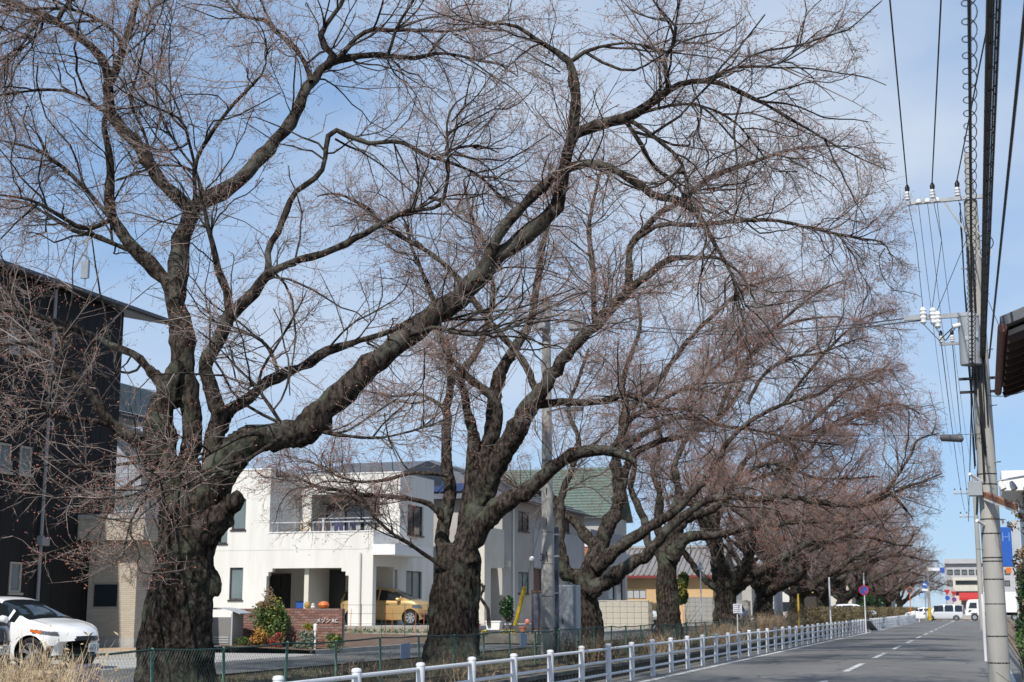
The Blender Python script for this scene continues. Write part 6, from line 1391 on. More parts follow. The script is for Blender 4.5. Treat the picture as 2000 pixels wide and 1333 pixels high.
# ------------------------------------------------------------------ vehicles
M_TYRE = mat('tyre_rubber', (0.015, 0.015, 0.016), 0.85)
M_RIM = mat('alloy_rim', (0.50, 0.51, 0.53), 0.3, metal=0.7)
M_CARGLASS = mat('car_glass', (0.012, 0.016, 0.018), 0.04, spec=0.9)
M_BLKPL = mat('black_plastic', (0.012, 0.012, 0.013), 0.35)
M_LAMP = mat('headlamp_glass', (0.10, 0.11, 0.12), 0.08, spec=0.9)
M_AMBER = mat('amber_lamp', (0.60, 0.13, 0.02), 0.2)
M_PLATE = mat('plate_white', (0.72, 0.73, 0.72), 0.5)
M_PLATEG = mat('plate_green', (0.01, 0.10, 0.05), 0.6)
M_UNDER = mat('underbody', (0.008, 0.008, 0.008), 0.9)

def smooth_interp(x, xs, ys):
    """monotone-ish cubic through points"""
    xs = np.array(xs, float); ys = np.array(ys, float); m = np.gradient(ys, xs); k = np.clip(np.searchsorted(xs, x) - 1, 0, len(xs)-2)
    h_ = xs[k+1]-xs[k]; t = np.clip((x-xs[k])/h_, 0, 1); d = (ys[k+1]-ys[k])/h_; m0 = m[k]; m1 = m[k+1]
    m0 = np.where(m0*d <= 0, 0, np.sign(d)*np.minimum(np.abs(m0), 3*np.abs(d))); m1 = np.where(m1*d <= 0, 0, np.sign(d)*np.minimum(np.abs(m1), 3*np.abs(d)))
    return (2*t**3-3*t**2+1)*ys[k] + (t**3-2*t**2+t)*h_*m0 + (-2*t**3+3*t**2)*ys[k+1] + (t**3-t**2)*h_*m1

def car(label, cat, loc, rz, spec, paint, name='parked_car', res=(150, 40), grp='parked cars'):
    """lofted shell: x forward, z up; faces sorted into body, glass, lamps, trim"""
    L = spec['L']; ns, nr = res; t = thing(name, label, cat, loc, grp, rz)
    x = np.linspace(-L/2, L/2, ns) ; u = np.linspace(-1, 1, ns); x = (L/2)*np.sign(u)*(1-(1-np.abs(u))**1.35)
    zt = smooth_interp(x, *zip(*spec['top'])); zs = np.minimum(smooth_interp(x, *zip(*spec['belt'])), zt-0.035); hw = smooth_interp(x, *zip(*spec['w'])); zb = smooth_interp(x, *zip(*spec.get('bot', [(-L/2, .32), (-L/2+.25, .2), (L/2-.3, .18), (L/2, .26)])))
    cab = np.clip((zt-zs-0.10)/0.25, 0, 1); wr = hw*(0.90-0.0*cab) - cab*spec.get('tumble', 0.17)
    S = []          # control section: (y, z)
    for (fy, fz) in ((0.90, 0.0), (0.965, 0.06), (0.995, 0.28), (1.0, 0.55), (0.985, 0.82), (0.955, 1.0)): S.append(np.stack([hw*fy, zb + (zs-zb)*fz], 1))
    rail = zt - np.where(cab > 0.5, 0.085, 0.03+0.055*cab)
    S.append(np.stack([wr, np.maximum(rail, zs+0.01)], 1)); S.append(np.stack([wr*0.88, np.maximum(zt-0.03, zs+0.015)], 1)); S.append(np.stack([wr*0.5, np.maximum(zt-0.006, zs+0.02)], 1)); S.append(np.stack([wr*0.0, zt], 1))
    S = np.stack(S, 1)      # ns, 10, 2
    ncp = S.shape[1]; v = np.linspace(0, ncp-1, nr); k = np.clip(v.astype(int), 0, ncp-2); f = (v-k)[None, :, None]
    sm = lambda i: S[:, np.clip(i, 0, ncp-1)]
    p0, p1, p2, p3 = sm(k-1), sm(k), sm(k+1), sm(k+2)
    cr_ = 0.5*(2*p1 + (-p0+p2)*f + (2*p0-5*p1+4*p2-p3)*f**2 + (-p0+3*p1-3*p2+p3)*f**3); li = p1*(1-f)+p2*f
    Y = cr_*0.6+li*0.4
    G3 = np.empty((ns, nr, 3)); G3[:, :, 0] = x[:, None]; G3[:, :, 1:] = Y
    # rounded plan at both ends
    fr = np.clip((x-(L/2-spec.get('rf', 0.75)))/spec.get('rf', 0.75), 0, 1)**1.5; re_ = np.clip((-x-(L/2-0.5))/0.5, 0, 1)**1.5
    yn = G3[:, :, 1]/np.maximum(hw[:, None], 1e-6)
    G3[:, :, 0] -= (fr[:, None]*spec.get('plan', 0.28) - re_[:, None]*0.16)*yn**2
    # snap wheel arches
    Rw = spec['rw']; ra = Rw+0.055; cz = Rw
    low = np.arange(nr)[None, :] < nr*0.5
    for cx in spec['axles']:
        dx, dz = G3[:, :, 0]-cx, G3[:, :, 2]-cz; d = np.hypot(dx, dz); m = (np.abs(d-ra) < 0.022) & low; s_ = np.where(m, ra/np.maximum(d, 1e-6), 1.0); G3[:, :, 0] = cx + dx*s_; G3[:, :, 2] = cz + dz*s_
    faces = {}; nv = ns*nr; Vr = G3.reshape(-1, 3); Vl = Vr*np.array([1, -1, 1]); m_cap = 14
    caps = []
    for end in (0, ns-1):
        c_ = G3[end]; 
        q = np.stack([np.stack([c_[:, 0] + (0.03 if end else -0.03)*(1-(1-2*j/m_cap)**2), c_[:, 1]*(1-2*j/m_cap), c_[:, 2]], 1) for j in range(m_cap+1)], 1); caps.append(q)
    V = np.concatenate([Vr, Vl] + [q.reshape(-1, 3) for q in caps])
    i0, j0 = np.meshgrid(np.arange(ns-1), np.arange(nr-1), indexing='ij'); a = (i0*nr+j0).ravel(); Qr = np.stack([a, a+nr, a+nr+1, a+1], 1); Ql = np.stack([a, a+1, a+nr+1, a+nr], 1)+nv
    rowf = np.tile((j0.ravel()+0.5)/(nr-1)*(ncp-1), 2); Qs = [Qr, Ql]; rows = [rowf]; caps_f = []
    base = 2*nv
    for e_, q in enumerate(caps):
        ii, jj = np.meshgrid(np.arange(nr-1), np.arange(m_cap), indexing='ij'); b = (ii*(m_cap+1)+jj).ravel()+base; Qs.append(np.stack([b, b+1, b+m_cap+2, b+m_cap+1], 1)); rows.append((ii.ravel()+0.5)/(nr-1)*(ncp-1)); base += nr*(m_cap+1)
    Q = np.concatenate(Qs); row = np.concatenate(rows); C = V[Q].mean(1)
    cls = np.full(len(Q), 'body', dtype=object); X_, Y_, Z_ = C[:, 0], np.abs(C[:, 1]), C[:, 2]
    n_side = len(Qr)*2; iscap = np.arange(len(Q)) >= n_side
    belt_at = np.interp(X_, x, zs); top_at = np.interp(X_, x, zt); cabx = np.interp(X_, x, cab)
    side = (row > 5.1) & (row < 5.93) & ~iscap & (cabx > 0.62)
    for (xa, xb) in spec['side_win']: cls[side & (X_ > xa) & (X_ < xb)] = 'side_window'
    top = (row >= 6.05) & ~iscap
    a, b = spec['windscreen']; cls[top & (X_ > a) & (X_ < b)] = 'windscreen'
    if spec.get('rear_win'): a, b = spec['rear_win']; cls[top & (X_ > a) & (X_ < b)] = 'rear_window'
    for nm, fn in spec.get('zones', []): cls[fn(X_, Y_, Z_, row, iscap)] = nm
    arch = np.zeros(len(Q), bool)
    for cx in spec['axles']: arch |= (np.hypot(X_-cx, Z_-cz) < ra-0.004) & (row < 5) & ~iscap
    cls[arch] = 'drop'
    mats = {'body': paint, 'side_window': M_CARGLASS, 'windscreen': M_CARGLASS, 'rear_window': M_CARGLASS, 'grille': M_BLKPL, 'headlamp': M_LAMP, 'indicator': M_AMBER, 'trim': M_BLKPL, 'tail_lamp': M_SRED, 'bumper_wing': paint}
    for c_ in sorted(set(cls)):
        if c_ == 'drop': continue
        q = Q[cls == c_]
        groups = [q] if c_ not in ('side_window', 'headlamp', 'indicator', 'tail_lamp') else [q[(V[q].mean(1)[:, 1] > 0)], q[(V[q].mean(1)[:, 1] <= 0)]]
        for g2 in groups:
            if not len(g2): continue
            uq, inv = np.unique(g2, return_inverse=True); me = fast_mesh(c_, V[uq], inv.reshape(-1, 4)); o = link(c_, me, mats.get(c_, M_BLKPL), t)
            if c_ == 'body': md = o.modifiers.new('weld', 'WELD'); md.merge_threshold = 0.0008
    # underbody, wheels
    mb = MB(); mb.box((-L/2+0.45, -spec['hw']+0.14, 0.17), (spec['axles'][1]+0.2, spec['hw']-0.14, 0.42)); mb.box((spec['axles'][1]+0.201, -0.42, 0.19), (L/2-0.25, 0.42, 0.42)); me = mb.mesh('underbody'); link('underbody', me, M_UNDER, t)
    for cx in spec['axles']:
        
        for s_ in (-1, 1): mb = MB(); mb.tube([(cx, s_*(spec['hw']-0.30), cz), (cx, s_*(spec['hw']-0.05), cz)], ra+0.01, 24, caps=False); link('arch_liner', mb.mesh('arch_liner'), M_UNDER, t)
        for s_ in (-1, 1):
            yo = s_*(spec['hw']-0.03); yi = yo - s_*0.2; mb = MB()
            def ring(prof):
                vs = []; fs = []; n = 28
                for (r_, y_) in prof:
                    for kk in range(n): an = 2*math.pi*kk/n; vs.append((cx+r_*math.cos(an), y_, cz+r_*math.sin(an)))
                for i in range(len(prof)-1):
                    for kk in range(n): fs.append((i*n+kk, i*n+(kk+1) % n, (i+1)*n+(kk+1) % n, (i+1)*n+kk))
                return vs, fs
            rr_ = Rw*0.66
            mb.add(*ring([(rr_, yo-s_*0.02), (rr_+0.02, yo-s_*0.004), (Rw-0.03, yo), (Rw, yo-s_*0.03), (Rw, yi+s_*0.03), (Rw-0.03, yi), (rr_, yi)])); w = link('wheel', mb.mesh('tyre', smooth=True), M_TYRE, t)
            rb = MB(); rb.add(*ring([(rr_, yo-s_*0.015), (rr_-0.03, yo-s_*0.02), (rr_-0.03, yo-s_*0.09), (0.02, yo-s_*0.10)])); link('rim_barrel', rb.mesh('rim_barrel', smooth=True), M_BLKPL, w)
            sp_ = MB(); n_s = spec.get('spokes', 5)
            for kk in range(n_s):
                an = 2*math.pi*kk/n_s + 0.3; d = Vector((math.cos(an), 0, math.sin(an)))
                for off in (-0.13, 0.13): d2 = Vector((math.cos(an+off), 0, math.sin(an+off))); sp_.bar(Vector((cx, yo-s_*0.05, cz))+d*0.03, Vector((cx, yo-s_*0.03, cz))+d2*(rr_-0.01), 0.035, 0.03, up=(0,1,0))
            sp_.add(*ring([(rr_+0.004, yo-s_*0.012), (rr_-0.022, yo-s_*0.014)])); sp_.add(*ring([(0.06, yo-s_*0.03), (0.0, yo-s_*0.028)])); link('rim', sp_.mesh('rim'), M_RIM, w)
    if 'mirror' in spec:
        mx_, mz_ = spec['mirror']
        for s_ in (-1, 1):
            y_ = s_*(spec['hw']+0.07); mb = MB(); mb.tube([(mx_+0.10, y_, mz_), (mx_+0.07, y_, mz_), (mx_-0.04, y_, mz_+0.01), (mx_-0.06, y_, mz_+0.01)], [0.02, 0.075, 0.085, 0.07], 12); o = link('mirror', mb.mesh('mirror', smooth=True), paint, t); o.scale = (1, 1, 1)
            mb = MB(); mb.bar((mx_, s_*(spec['hw']-0.1), mz_-0.04), (mx_, y_, mz_-0.02), 0.05, 0.04); link('mirror_stalk', mb.mesh('mirror_stalk'), M_BLKPL, o)
    if 'plate' in spec:
        px_, pz_ = spec['plate']; mb = MB(); mb.box((px_, -0.165, pz_-0.083), (px_+0.014, 0.165, pz_+0.083)); pl = link('number_plate', mb.mesh('number_plate', bevel=0.004), M_PLATE, t); ORIG[pl] = Vector((0,0,0))
        text_mesh('plate_text', spec['ptext'], 0.105, M_PLATEG, (px_+0.015, 0.0, pz_-0.02), (0,1,0), (0,0,1), pl, 0.001); text_mesh('plate_text', spec['ptext2'], 0.05, M_PLATEG, (px_+0.015, 0.0, pz_+0.052), (0,1,0), (0,0,1), pl, 0.001)
    if 'handles' in spec:
        for (hx, hz) in spec['handles']:
            for s_ in (-1, 1): mb = MB(); mb.bar((hx-0.09, s_*(spec['hw']+0.012), hz), (hx+0.09, s_*(spec['hw']+0.012), hz), 0.03, 0.025); link('door_handle', mb.mesh('door_handle', bevel=0.005), paint, t)
    if 'seams' in spec:
        for (sx, z0, z1) in spec['seams']:
            pass
    return t

def paintm(n, c, metal=0.0, r=0.25): return mat(n, c, r, metal=metal, spec=0.5, coat=0.6)
# white wedge-nosed hatchback
pz = dict(L=4.6, hw=0.88, rw=0.315, axles=(-1.36, 1.40), tumble=0.20, plan=0.42, rf=0.9,
    top=[(-2.3,0.98),(-2.2,1.06),(-1.7,1.20),(-0.9,1.40),(-0.2,1.475),(0.25,1.455),(0.55,1.36),(1.25,1.035),(1.45,0.985),(1.85,0.90),(2.1,0.80),(2.22,0.70),(2.3,0.58)],
    belt=[(-2.3,0.88),(-1.2,0.98),(0,0.93),(1.1,0.90),(1.6,0.84),(2.0,0.72),(2.3,0.50)], w=[(-2.3,0.66),(-1.95,0.82),(-1.2,0.875),(0,0.88),(1.3,0.875),(1.8,0.85),(2.1,0.80),(2.3,0.70)],
    bot=[(-2.3,0.35),(-2.05,0.2),(1.9,0.17),(2.3,0.24)], side_win=[(-1.55,-0.32),(-0.22,0.72),(0.78,1.02)], windscreen=(0.42, 1.30), rear_win=(-1.9, -0.95), mirror=(0.78, 0.99), plate=(2.335, 0.42), ptext='20-70', ptext2='301', spokes=5, handles=[(-0.55, 0.86), (0.35, 0.83)],
    zones=[('headlamp', lambda X, Y, Z, r, c: (X > 1.45) & (Y > 0.42) & (Z > 0.645+0.13*(2.05-X)) & (Z < 0.725+0.13*(2.05-X)) & (r < 6.2)),
           ('indicator', lambda X, Y, Z, r, c: (X > 1.40) & (X < 1.66) & (Y > 0.5) & (Z > 0.655+0.13*(2.05-X)) & (Z < 0.715+0.13*(2.05-X)) & (r < 6)),
           ('grille', lambda X, Y, Z, r, c: (X > 1.75) & (Z < 0.66) & (Z > 0.235) & (Y < 0.40-0.45*np.abs(Z-0.56)) & (Y < 0.42)),
           ('trim', lambda X, Y, Z, r, c: (X > 1.55) & (Y > 0.60) & (Z > 0.24) & (Z < 0.47) & (np.abs(Y-(0.80-0.25*(Z-0.24))) < 0.055)),
           ('trim', lambda X, Y, Z, r, c: (X > 1.4) & (Z < 0.21))])
nose = P(140, 1300, 29.6)
car('white wedge-nosed hatchback parked by the black house', 'car', (nose.x-2.25, nose.y+0.75, 0.262), -0.06, pz, paintm('pearl_white_paint', (0.80, 0.80, 0.79)), res=(260, 64))
# dark car beside it, mostly outside the picture
dk = dict(pz); dk = {**pz, 'top': [(-2.2,0.98),(-2.1,1.15),(-1.6,1.42),(-0.6,1.53),(0.1,1.50),(0.5,1.38),(1.15,1.05),(1.5,1.0),(1.9,0.93),(2.1,0.84),(2.2,0.62)], 'L': 4.4, 'belt': [(-2.2,0.9),(-1.2,0.98),(0,0.95),(1.1,0.94),(1.6,0.90),(2.0,0.80),(2.2,0.55)], 'w': [(-2.2,0.7),(-1.9,0.82),(-1.2,0.875),(0,0.88),(1.3,0.875),(1.8,0.83),(2.05,0.76),(2.2,0.66)], 'plate': (2.235, 0.46), 'ptext': '31-62', 'ptext2': '530', 'axles': (-1.3, 1.32),
      'zones': [('headlamp', lambda X, Y, Z, r, c: (X > 1.6) & (Y > 0.45) & (Z > 0.66) & (Z < 0.80) & (r < 6.2)), ('grille', lambda X, Y, Z, r, c: (X > 1.8) & (Y < 0.55) & (Z < 0.6) & (Z > 0.3))]}
n2 = P(30, 1300, 27.4); car('dark charcoal car nosing in at the left edge before the white hatchback', 'car', (n2.x-2.25, n2.y-0.25, 0.262), -0.04, dk, paintm('charcoal_paint', (0.02, 0.019, 0.024)))
# gold compact hatchback
nt_ = dict(L=4.1, hw=0.85, rw=0.305, axles=(-1.28, 1.32), tumble=0.19, plan=0.34,
    top=[(-2.05,1.0),(-1.98,1.2),(-1.75,1.42),(-1.0,1.52),(-0.2,1.535),(0.3,1.47),(0.65,1.33),(1.25,1.06),(1.5,0.99),(1.8,0.90),(1.98,0.76),(2.05,0.62)],
    belt=[(-2.05,0.92),(-1.2,1.02),(0,0.97),(1.1,0.95),(1.6,0.86),(1.9,0.72),(2.05,0.55)], w=[(-2.05,0.70),(-1.8,0.80),(-1.2,0.845),(0,0.85),(1.3,0.845),(1.7,0.81),(1.95,0.74),(2.05,0.66)],
    side_win=[(-1.75,-1.22),(-1.14,-0.18),(-0.08,0.78),(0.84,1.05)], windscreen=(0.48, 1.28), rear_win=(-2.0, -1.66), mirror=(0.80, 1.03), spokes=7, handles=[(-0.72, 0.90), (0.28, 0.87)],
    zones=[('headlamp', lambda X, Y, Z, r, c: (X > 1.42) & (Y > 0.42) & (Z > 0.67) & (Z < 0.83) & (Z < 0.80+0.16*(1.9-X)) & (Z > 0.60+0.2*(1.9-X)) & (r < 6.3)), ('grille', lambda X, Y, Z, r, c: (X > 1.85) & (Y < 0.45) & (Z < 0.58) & (Z > 0.3)), ('trim', lambda X, Y, Z, r, c: (Z < 0.205) & (np.abs(X) < 0.9))])
pn = PY(846, 1200, YW+2.0)
gold = car('metallic gold compact hatchback nosing out beside the white house', 'car', (pn.x-2.0, YW+2.0, 0.785), -0.02, nt_, mat('gold_paint', (0.52, 0.34, 0.14), 0.38, metal=0.4, coat=0.4))
# white car behind the block wall, silver estate in the side street, far cars
q = P(1222, 1187, 84.5); car('white car behind the pale block wall, only its roof showing', 'car', (q.x, q.y, 0.36), 0.0, nt_, MATS['pearl_white_paint'], res=(70, 24))
q = P(1630, 1187, 88); sv = {**nt_, 'L': 4.5}
car('silver car in the side street seen over the white fence', 'car', (-15.6, q.y+5, 0.26), 1.57, nt_, paintm('silver_paint', (0.42, 0.43, 0.48), 0.5), res=(70, 24))
q = P(1668, 1187, 135); car('small white car under the cherry branches', 'car', (q.x, q.y, 0.3), 0.2, nt_, MATS['pearl_white_paint'], res=(60, 24))
vn = dict(L=4.6, hw=0.86, rw=0.32, axles=(-1.4, 1.42), tumble=0.14, plan=0.25, top=[(-2.3,1.2),(-2.25,1.7),(-2.0,1.82),(-0.8,1.86),(0.6,1.82),(1.0,1.68),(1.65,1.15),(1.95,1.05),(2.2,0.92),(2.3,0.7)], belt=[(-2.3,1.0),(0,1.02),(1.2,1.0),(1.8,0.95),(2.3,0.6)], w=[(-2.3,0.78),(-2.1,0.84),(0,0.86),(1.5,0.85),(2.0,0.8),(2.3,0.68)],
    side_win=[(-2.1,-1.25),(-1.1,-0.1),(0.0,1.05)], windscreen=(0.85, 1.68), rear_win=(-2.29, -2.2), mirror=(1.1, 1.1), spokes=6,
    zones=[('headlamp', lambda X, Y, Z, r, c: (X > 1.9) & (Y > 0.4) & (Z > 0.72) & (Z < 0.9)), ('tail_lamp', lambda X, Y, Z, r, c: (X < -2.15) & (Y > 0.6) & (Z > 0.9) & (Z < 1.5))])
p1_ = P(1843, 1204, YE+3); car('silver-white minivan crossing the far junction', 'van', (PY(1843, 1200, YE+3.0).x, YE+3.0, 0.0), math.pi, vn, paintm('silver_white_paint', (0.66, 0.67, 0.69), 0.2), 'minivan', (70, 28), 'traffic at the junction')
car('white saloon waiting left of the junction pole', 'car', (PY(1802, 1200, YE+5.5).x, YE+5.5, 0.0), math.pi, nt_, MATS['pearl_white_paint'], 'saloon_car', (70, 24), 'traffic at the junction')
# box lorry
yt = YE + 2.2; xc = PY(1884, 1190, yt).x; t = thing('box_lorry', 'white box lorry crossing the far junction from the right', 'lorry', (xc+3, yt, 0), 'traffic at the junction'); PW = MATS['pearl_white_paint']
mb = MB(); mb.prism([(xc+0.05, yt, 0.55), (xc, yt, 1.2), (xc+0.32, yt, 2.2), (xc+0.55, yt, 2.38), (xc+1.65, yt, 2.42), (xc+1.7, yt, 0.55), (xc+1.45, yt, 0.55), (xc+1.35, yt, 0.85), (xc+0.75, yt, 0.85), (xc+0.6, yt, 0.55)], (0, 2.0, 0)); mb.build('cab', PW, t, bevel=0.05)
mb = MB(); mb.prism([(xc+0.42, yt-0.012, 1.4), (xc+0.62, yt-0.012, 2.05), (xc+1.35, yt-0.012, 2.05), (xc+1.35, yt-0.012, 1.4)], (0, 0.014, 0)); mb.build('side_window', M_CARGLASS, t)
mb = MB(); mb.prism([(xc+0.35, yt-0.012, 1.0), (xc+0.5, yt-0.012, 1.22), (xc+0.8, yt-0.012, 1.22), (xc+0.6, yt-0.012, 0.98)], (0, 0.014, 0)); mb.build('quarter_window', M_CARGLASS, t)
mb = MB(); mb.box((xc+1.85, yt-0.05, 0.95), (xc+7.0, yt+2.1, 3.25)); mb.build('cargo_box', PW, t, bevel=0.02)
mb = MB(); mb.box((xc+1.5, yt+0.3, 0.6), (xc+6.9, yt+1.7, 0.94)); mb.build('chassis', M_UNDER, t)
for wx in (xc+1.05, xc+5.4):
    for yy in (yt-0.02, yt+1.75):
        mb = MB(); mb.tube([(wx, yy, 0.40), (wx, yy+0.26, 0.40)], 0.40, 24); w = mb.build('wheel', M_TYRE, t, True); mb = MB(); mb.tube([(wx, yy-0.012, 0.40), (wx, yy+0.27, 0.40)], 0.23, 16); mb.build('rim', M_RIM, w)
mb = MB(); mb.bar((xc+0.1, yt-0.2, 1.5), (xc+0.1, yt-0.2, 2.0), 0.12, 0.2); mb.build('mirror', M_BLKPL, t)
# ------------------------------------------------------------------ plants
def leaf_mesh(name, r, centers, size, up=0.3):
    """folded leaf blades at the given centres"""
    B = len(centers); n = nrm(r.normal(size=(B, 3)) + np.array([0, 0, up])); a = nrm(np.cross(n, r.normal(size=(B, 3)))); b = np.cross(n, a); s = size*r.uniform(0.6, 1.3, (B, 1))
    c = centers; V = np.stack([c - a*s, c - b*s*0.42 + n*s*0.12, c + a*s, c + b*s*0.42 + n*s*0.12], 1).reshape(-1, 3); o = np.arange(B)[:, None]*4
    T = np.concatenate([o+np.array([[0, 1, 2]]), o+np.array([[0, 2, 3]])]); return fast_mesh(name, V, T, False)
def blob(r, n, c, rx, ry, rz, shell=0.55, lumps=7):
    sub = nrm(r.normal(size=(9, 3)))*r.uniform(0.35, 0.75, (9, 1)); sr = r.uniform(0.28, 0.55, 9); k = r.integers(0, 9, n); d = nrm(r.normal(size=(n, 3)))
    return np.array(c) + (sub[k] + d*(sr[k]*(0.5+0.5*r.random(n)**0.5))[:, None])*np.array([rx, ry, rz])
    d = nrm(r.normal(size=(n, 3))); rad = shell + (1-shell)*r.random(n)**0.6
    k = nrm(r.normal(size=(lumps, 3))); lump = 1 + 0.28*np.clip((d@k.T).max(1)-0.6, 0, 1)*2 - 0.18*r.random(n)
    return np.array(c) + d*(rad*lump)[:, None]*np.array([rx, ry, rz])
def stems(r, n, base, spread, h0, h1, lean, rad=0.006, nseg=3, up=0.05):
    p = np.array(base) + np.stack([r.normal(size=n)*spread[0], r.normal(size=n)*spread[1], np.zeros(n)], 1); d = nrm(np.stack([r.normal(size=n)*lean, r.normal(size=n)*lean, np.ones(n)], 1)); L = r.uniform(h0, h1, n)
    pts = np.empty((n, nseg+1, 3)); pts[:, 0] = p
    for j in range(nseg): d = nrm(d + r.normal(size=(n, 3))*0.16 + np.array([0, 0, up])); pts[:, j+1] = pts[:, j] + d*(L/nseg)[:, None]
    rd = np.linspace(1, 0.45, nseg+1)[None]*rad*r.uniform(0.7, 1.3, (n, 1)); return pts, rd
M_LEAFG = mat('shrub_leaf', (0.045, 0.085, 0.02), 0.5, (0.09, 0.15, 0.035), scale=3)
M_LEAFD = mat('camellia_leaf', (0.012, 0.04, 0.012), 0.35, (0.03, 0.075, 0.02), scale=3)
M_LEAFY = mat('yellow_leaf', (0.30, 0.24, 0.03), 0.5, (0.16, 0.19, 0.03), scale=3)
M_LEAFR = mat('red_leaf', (0.22, 0.025, 0.02), 0.5, (0.30, 0.07, 0.03), scale=5)
M_LEAFB = mat('dry_leaf', (0.19, 0.12, 0.065), 0.8, (0.29, 0.20, 0.115), scale=4)
M_STRAW = mat('dry_stem', (0.22, 0.155, 0.095), 0.85, (0.38, 0.295, 0.20), scale=2.0)
M_BRUSH = mat('brush_stem', (0.11, 0.078, 0.052), 0.9, (0.20, 0.145, 0.095), scale=2.0)
M_SILV = mat('silver_leaf', (0.13, 0.17, 0.12), 0.6, (0.20, 0.25, 0.18), scale=3)
M_FLOW = mat('yellow_flower', (0.70, 0.46, 0.02), 0.6); M_FLOWR = mat('pink_flower', (0.55, 0.06, 0.07), 0.6); M_FLOWW = mat('white_flower', (0.65, 0.66, 0.6), 0.6)
def shrub(name, label, c, rx, ry, rz, n, m, size, seed, cat='shrub', grp=None, stemm=None, extra=(), stemn=14, zbase=None):
    r = np.random.default_rng(seed); zb = c[2]-rz if zbase is None else zbase; t = thing(name, label, cat, (c[0], c[1], zb), grp); org = np.array((c[0], c[1], zb))
    link('foliage', leaf_mesh('foliage', r, blob(r, n, c, rx, ry, rz)-org, size), m, t)['kind'] = 'stuff'
    for (nm, mm, k, sz) in extra: link(nm, leaf_mesh(nm, r, blob(r, k, c, rx*1.03, ry*1.03, rz*1.03, 0.8)-org, sz), mm, t)['kind'] = 'stuff'
    pts, rd = stems(r, stemn, (c[0], c[1], zb-0.05), (rx*0.25, ry*0.25), rz*1.0, rz*1.9, 0.35, 0.014); V, Q = tubes(pts, rd, 5); o = link('stem', fast_mesh('stem', V-org, Q), stemm or M_BRUSH, t); o['kind'] = 'stuff'; return t
def brush(name, label, boxes, n, h0, h1, m, seed, rad=0.006, lean=0.35, grp=None, cat='shrub', leaves=0, leafm=None, tw=4.0):
    """bare or dry multi-stemmed shrub; boxes: list of (x, y, z, sx, sy)"""
    r = np.random.default_rng(seed); b0 = boxes[0]; t = thing(name, label, cat, (b0[0], b0[1], b0[2]), grp); org = np.array(b0[:3]); acc = Acc(); tips = []
    for (x, y, z, sx, sy) in boxes:
        pts, rd = stems(r, n, (x, y, z-0.08), (sx, sy), h0, h1, lean, rad, 4); V, Q = spikes(pts, rd); acc.add(V, Q)
        k = int(n*tw); j = r.integers(0, n, k); q, qr = sprout(r, pts[j], rd[j], 0.25+0.75*r.random(k), r.uniform(0.1, 0.34, k)*h1, 0.3, 0.9, 2, 0.2, 0.1, rk=0.01, rmin=rad*0.5); V, Q = spikes(q, qr); acc.add(V, Q); tips.append(q[:, -1]); tips.append(q[:, 1])
    V, Q = acc.get(); o = link('stems', fast_mesh('stems', V-org, Q), m, t); o['kind'] = 'stuff'
    if leaves: c = np.concatenate(tips); c = c[r.integers(0, len(c), leaves)] + r.normal(size=(leaves, 3))*0.02; link('leaves', leaf_mesh('leaves', r, c-org, 0.035), leafm or M_LEAFB, t)['kind'] = 'stuff'
    return t

# dry hydrangea in the lower left corner, this side of the chain-link fence
q = G(40, 1395, 0.0)
brush('dry_hydrangea', 'straw-coloured dry hydrangea in the lower left corner', [(XC+0.9, PX(25, 1300, XC+0.9).y, 0.0, 0.30, 0.35), (XC+0.7, PX(85, 1300, XC+0.7).y, 0.0, 0.25, 0.35), (XC+1.1, PX(-30, 1300, XC+1.1).y, 0.0, 0.3, 0.35)], 130, 0.7, 1.2, mat('hydrangea_cane', (0.34, 0.24, 0.14), 0.85, (0.52, 0.41, 0.27), scale=2.0), 31, 0.011, 0.25, leaves=900, leafm=mat('straw_leaf', (0.40, 0.29, 0.16), 0.85, (0.52, 0.41, 0.26), scale=3), tw=5)
# thicket along the fence
spots = [(745, 'leggy dry weeds below the gold hatchback, left of the forked tree', 0.35, 0.75, M_STRAW, 26), (905, 'bare thorny weeds in front of the forked trunk', 0.3, 0.7, M_STRAW, 30), (1100, 'dark bare brush below the grey cabinet', 0.5, 1.0, M_BRUSH, 70), (1165, 'brown brush at the foot of the many-limbed tree', 0.45, 0.85, M_BRUSH, 60), (1240, 'dark brush along the fence left of the tree by the green shrub', 0.4, 0.9, M_BRUSH, 60),
         (1290, 'pale dry brush at the foot of the tree by the green shrub', 0.4, 0.85, M_STRAW, 70), (1375, 'dry brown hedge plant below the slim lamp pole', 0.5, 1.0, M_STRAW, 90), (1415, 'dry brown hedge plant left of the notice board', 0.5, 1.0, M_STRAW, 90), (1462, 'dry brown hedge plant right of the notice board', 0.6, 1.2, M_STRAW, 100), (1500, 'tall tan hedge plant beyond the notice board', 0.7, 1.4, M_STRAW, 110), (1530, 'tall tan hedge plant left of the orange-yellow post', 0.7, 1.4, M_STRAW, 110)]
for i, (px, lab, h0, h1, m, n) in enumerate(spots):
    X_ = XC + (0.5 if i % 2 else -0.6); y = PX(px, 1225, X_).y; brush('dry_shrub', lab, [(X_, y-0.5, 0.03, 0.35, 0.45), (X_, y+0.5, 0.03, 0.35, 0.45)], n, h0, h1, m, 40+i, 0.008 + 0.0006*i, 0.3, 'dry shrubs along the chain-link fence', leaves=(500 if i > 3 else 120), leafm=M_LEAFB)
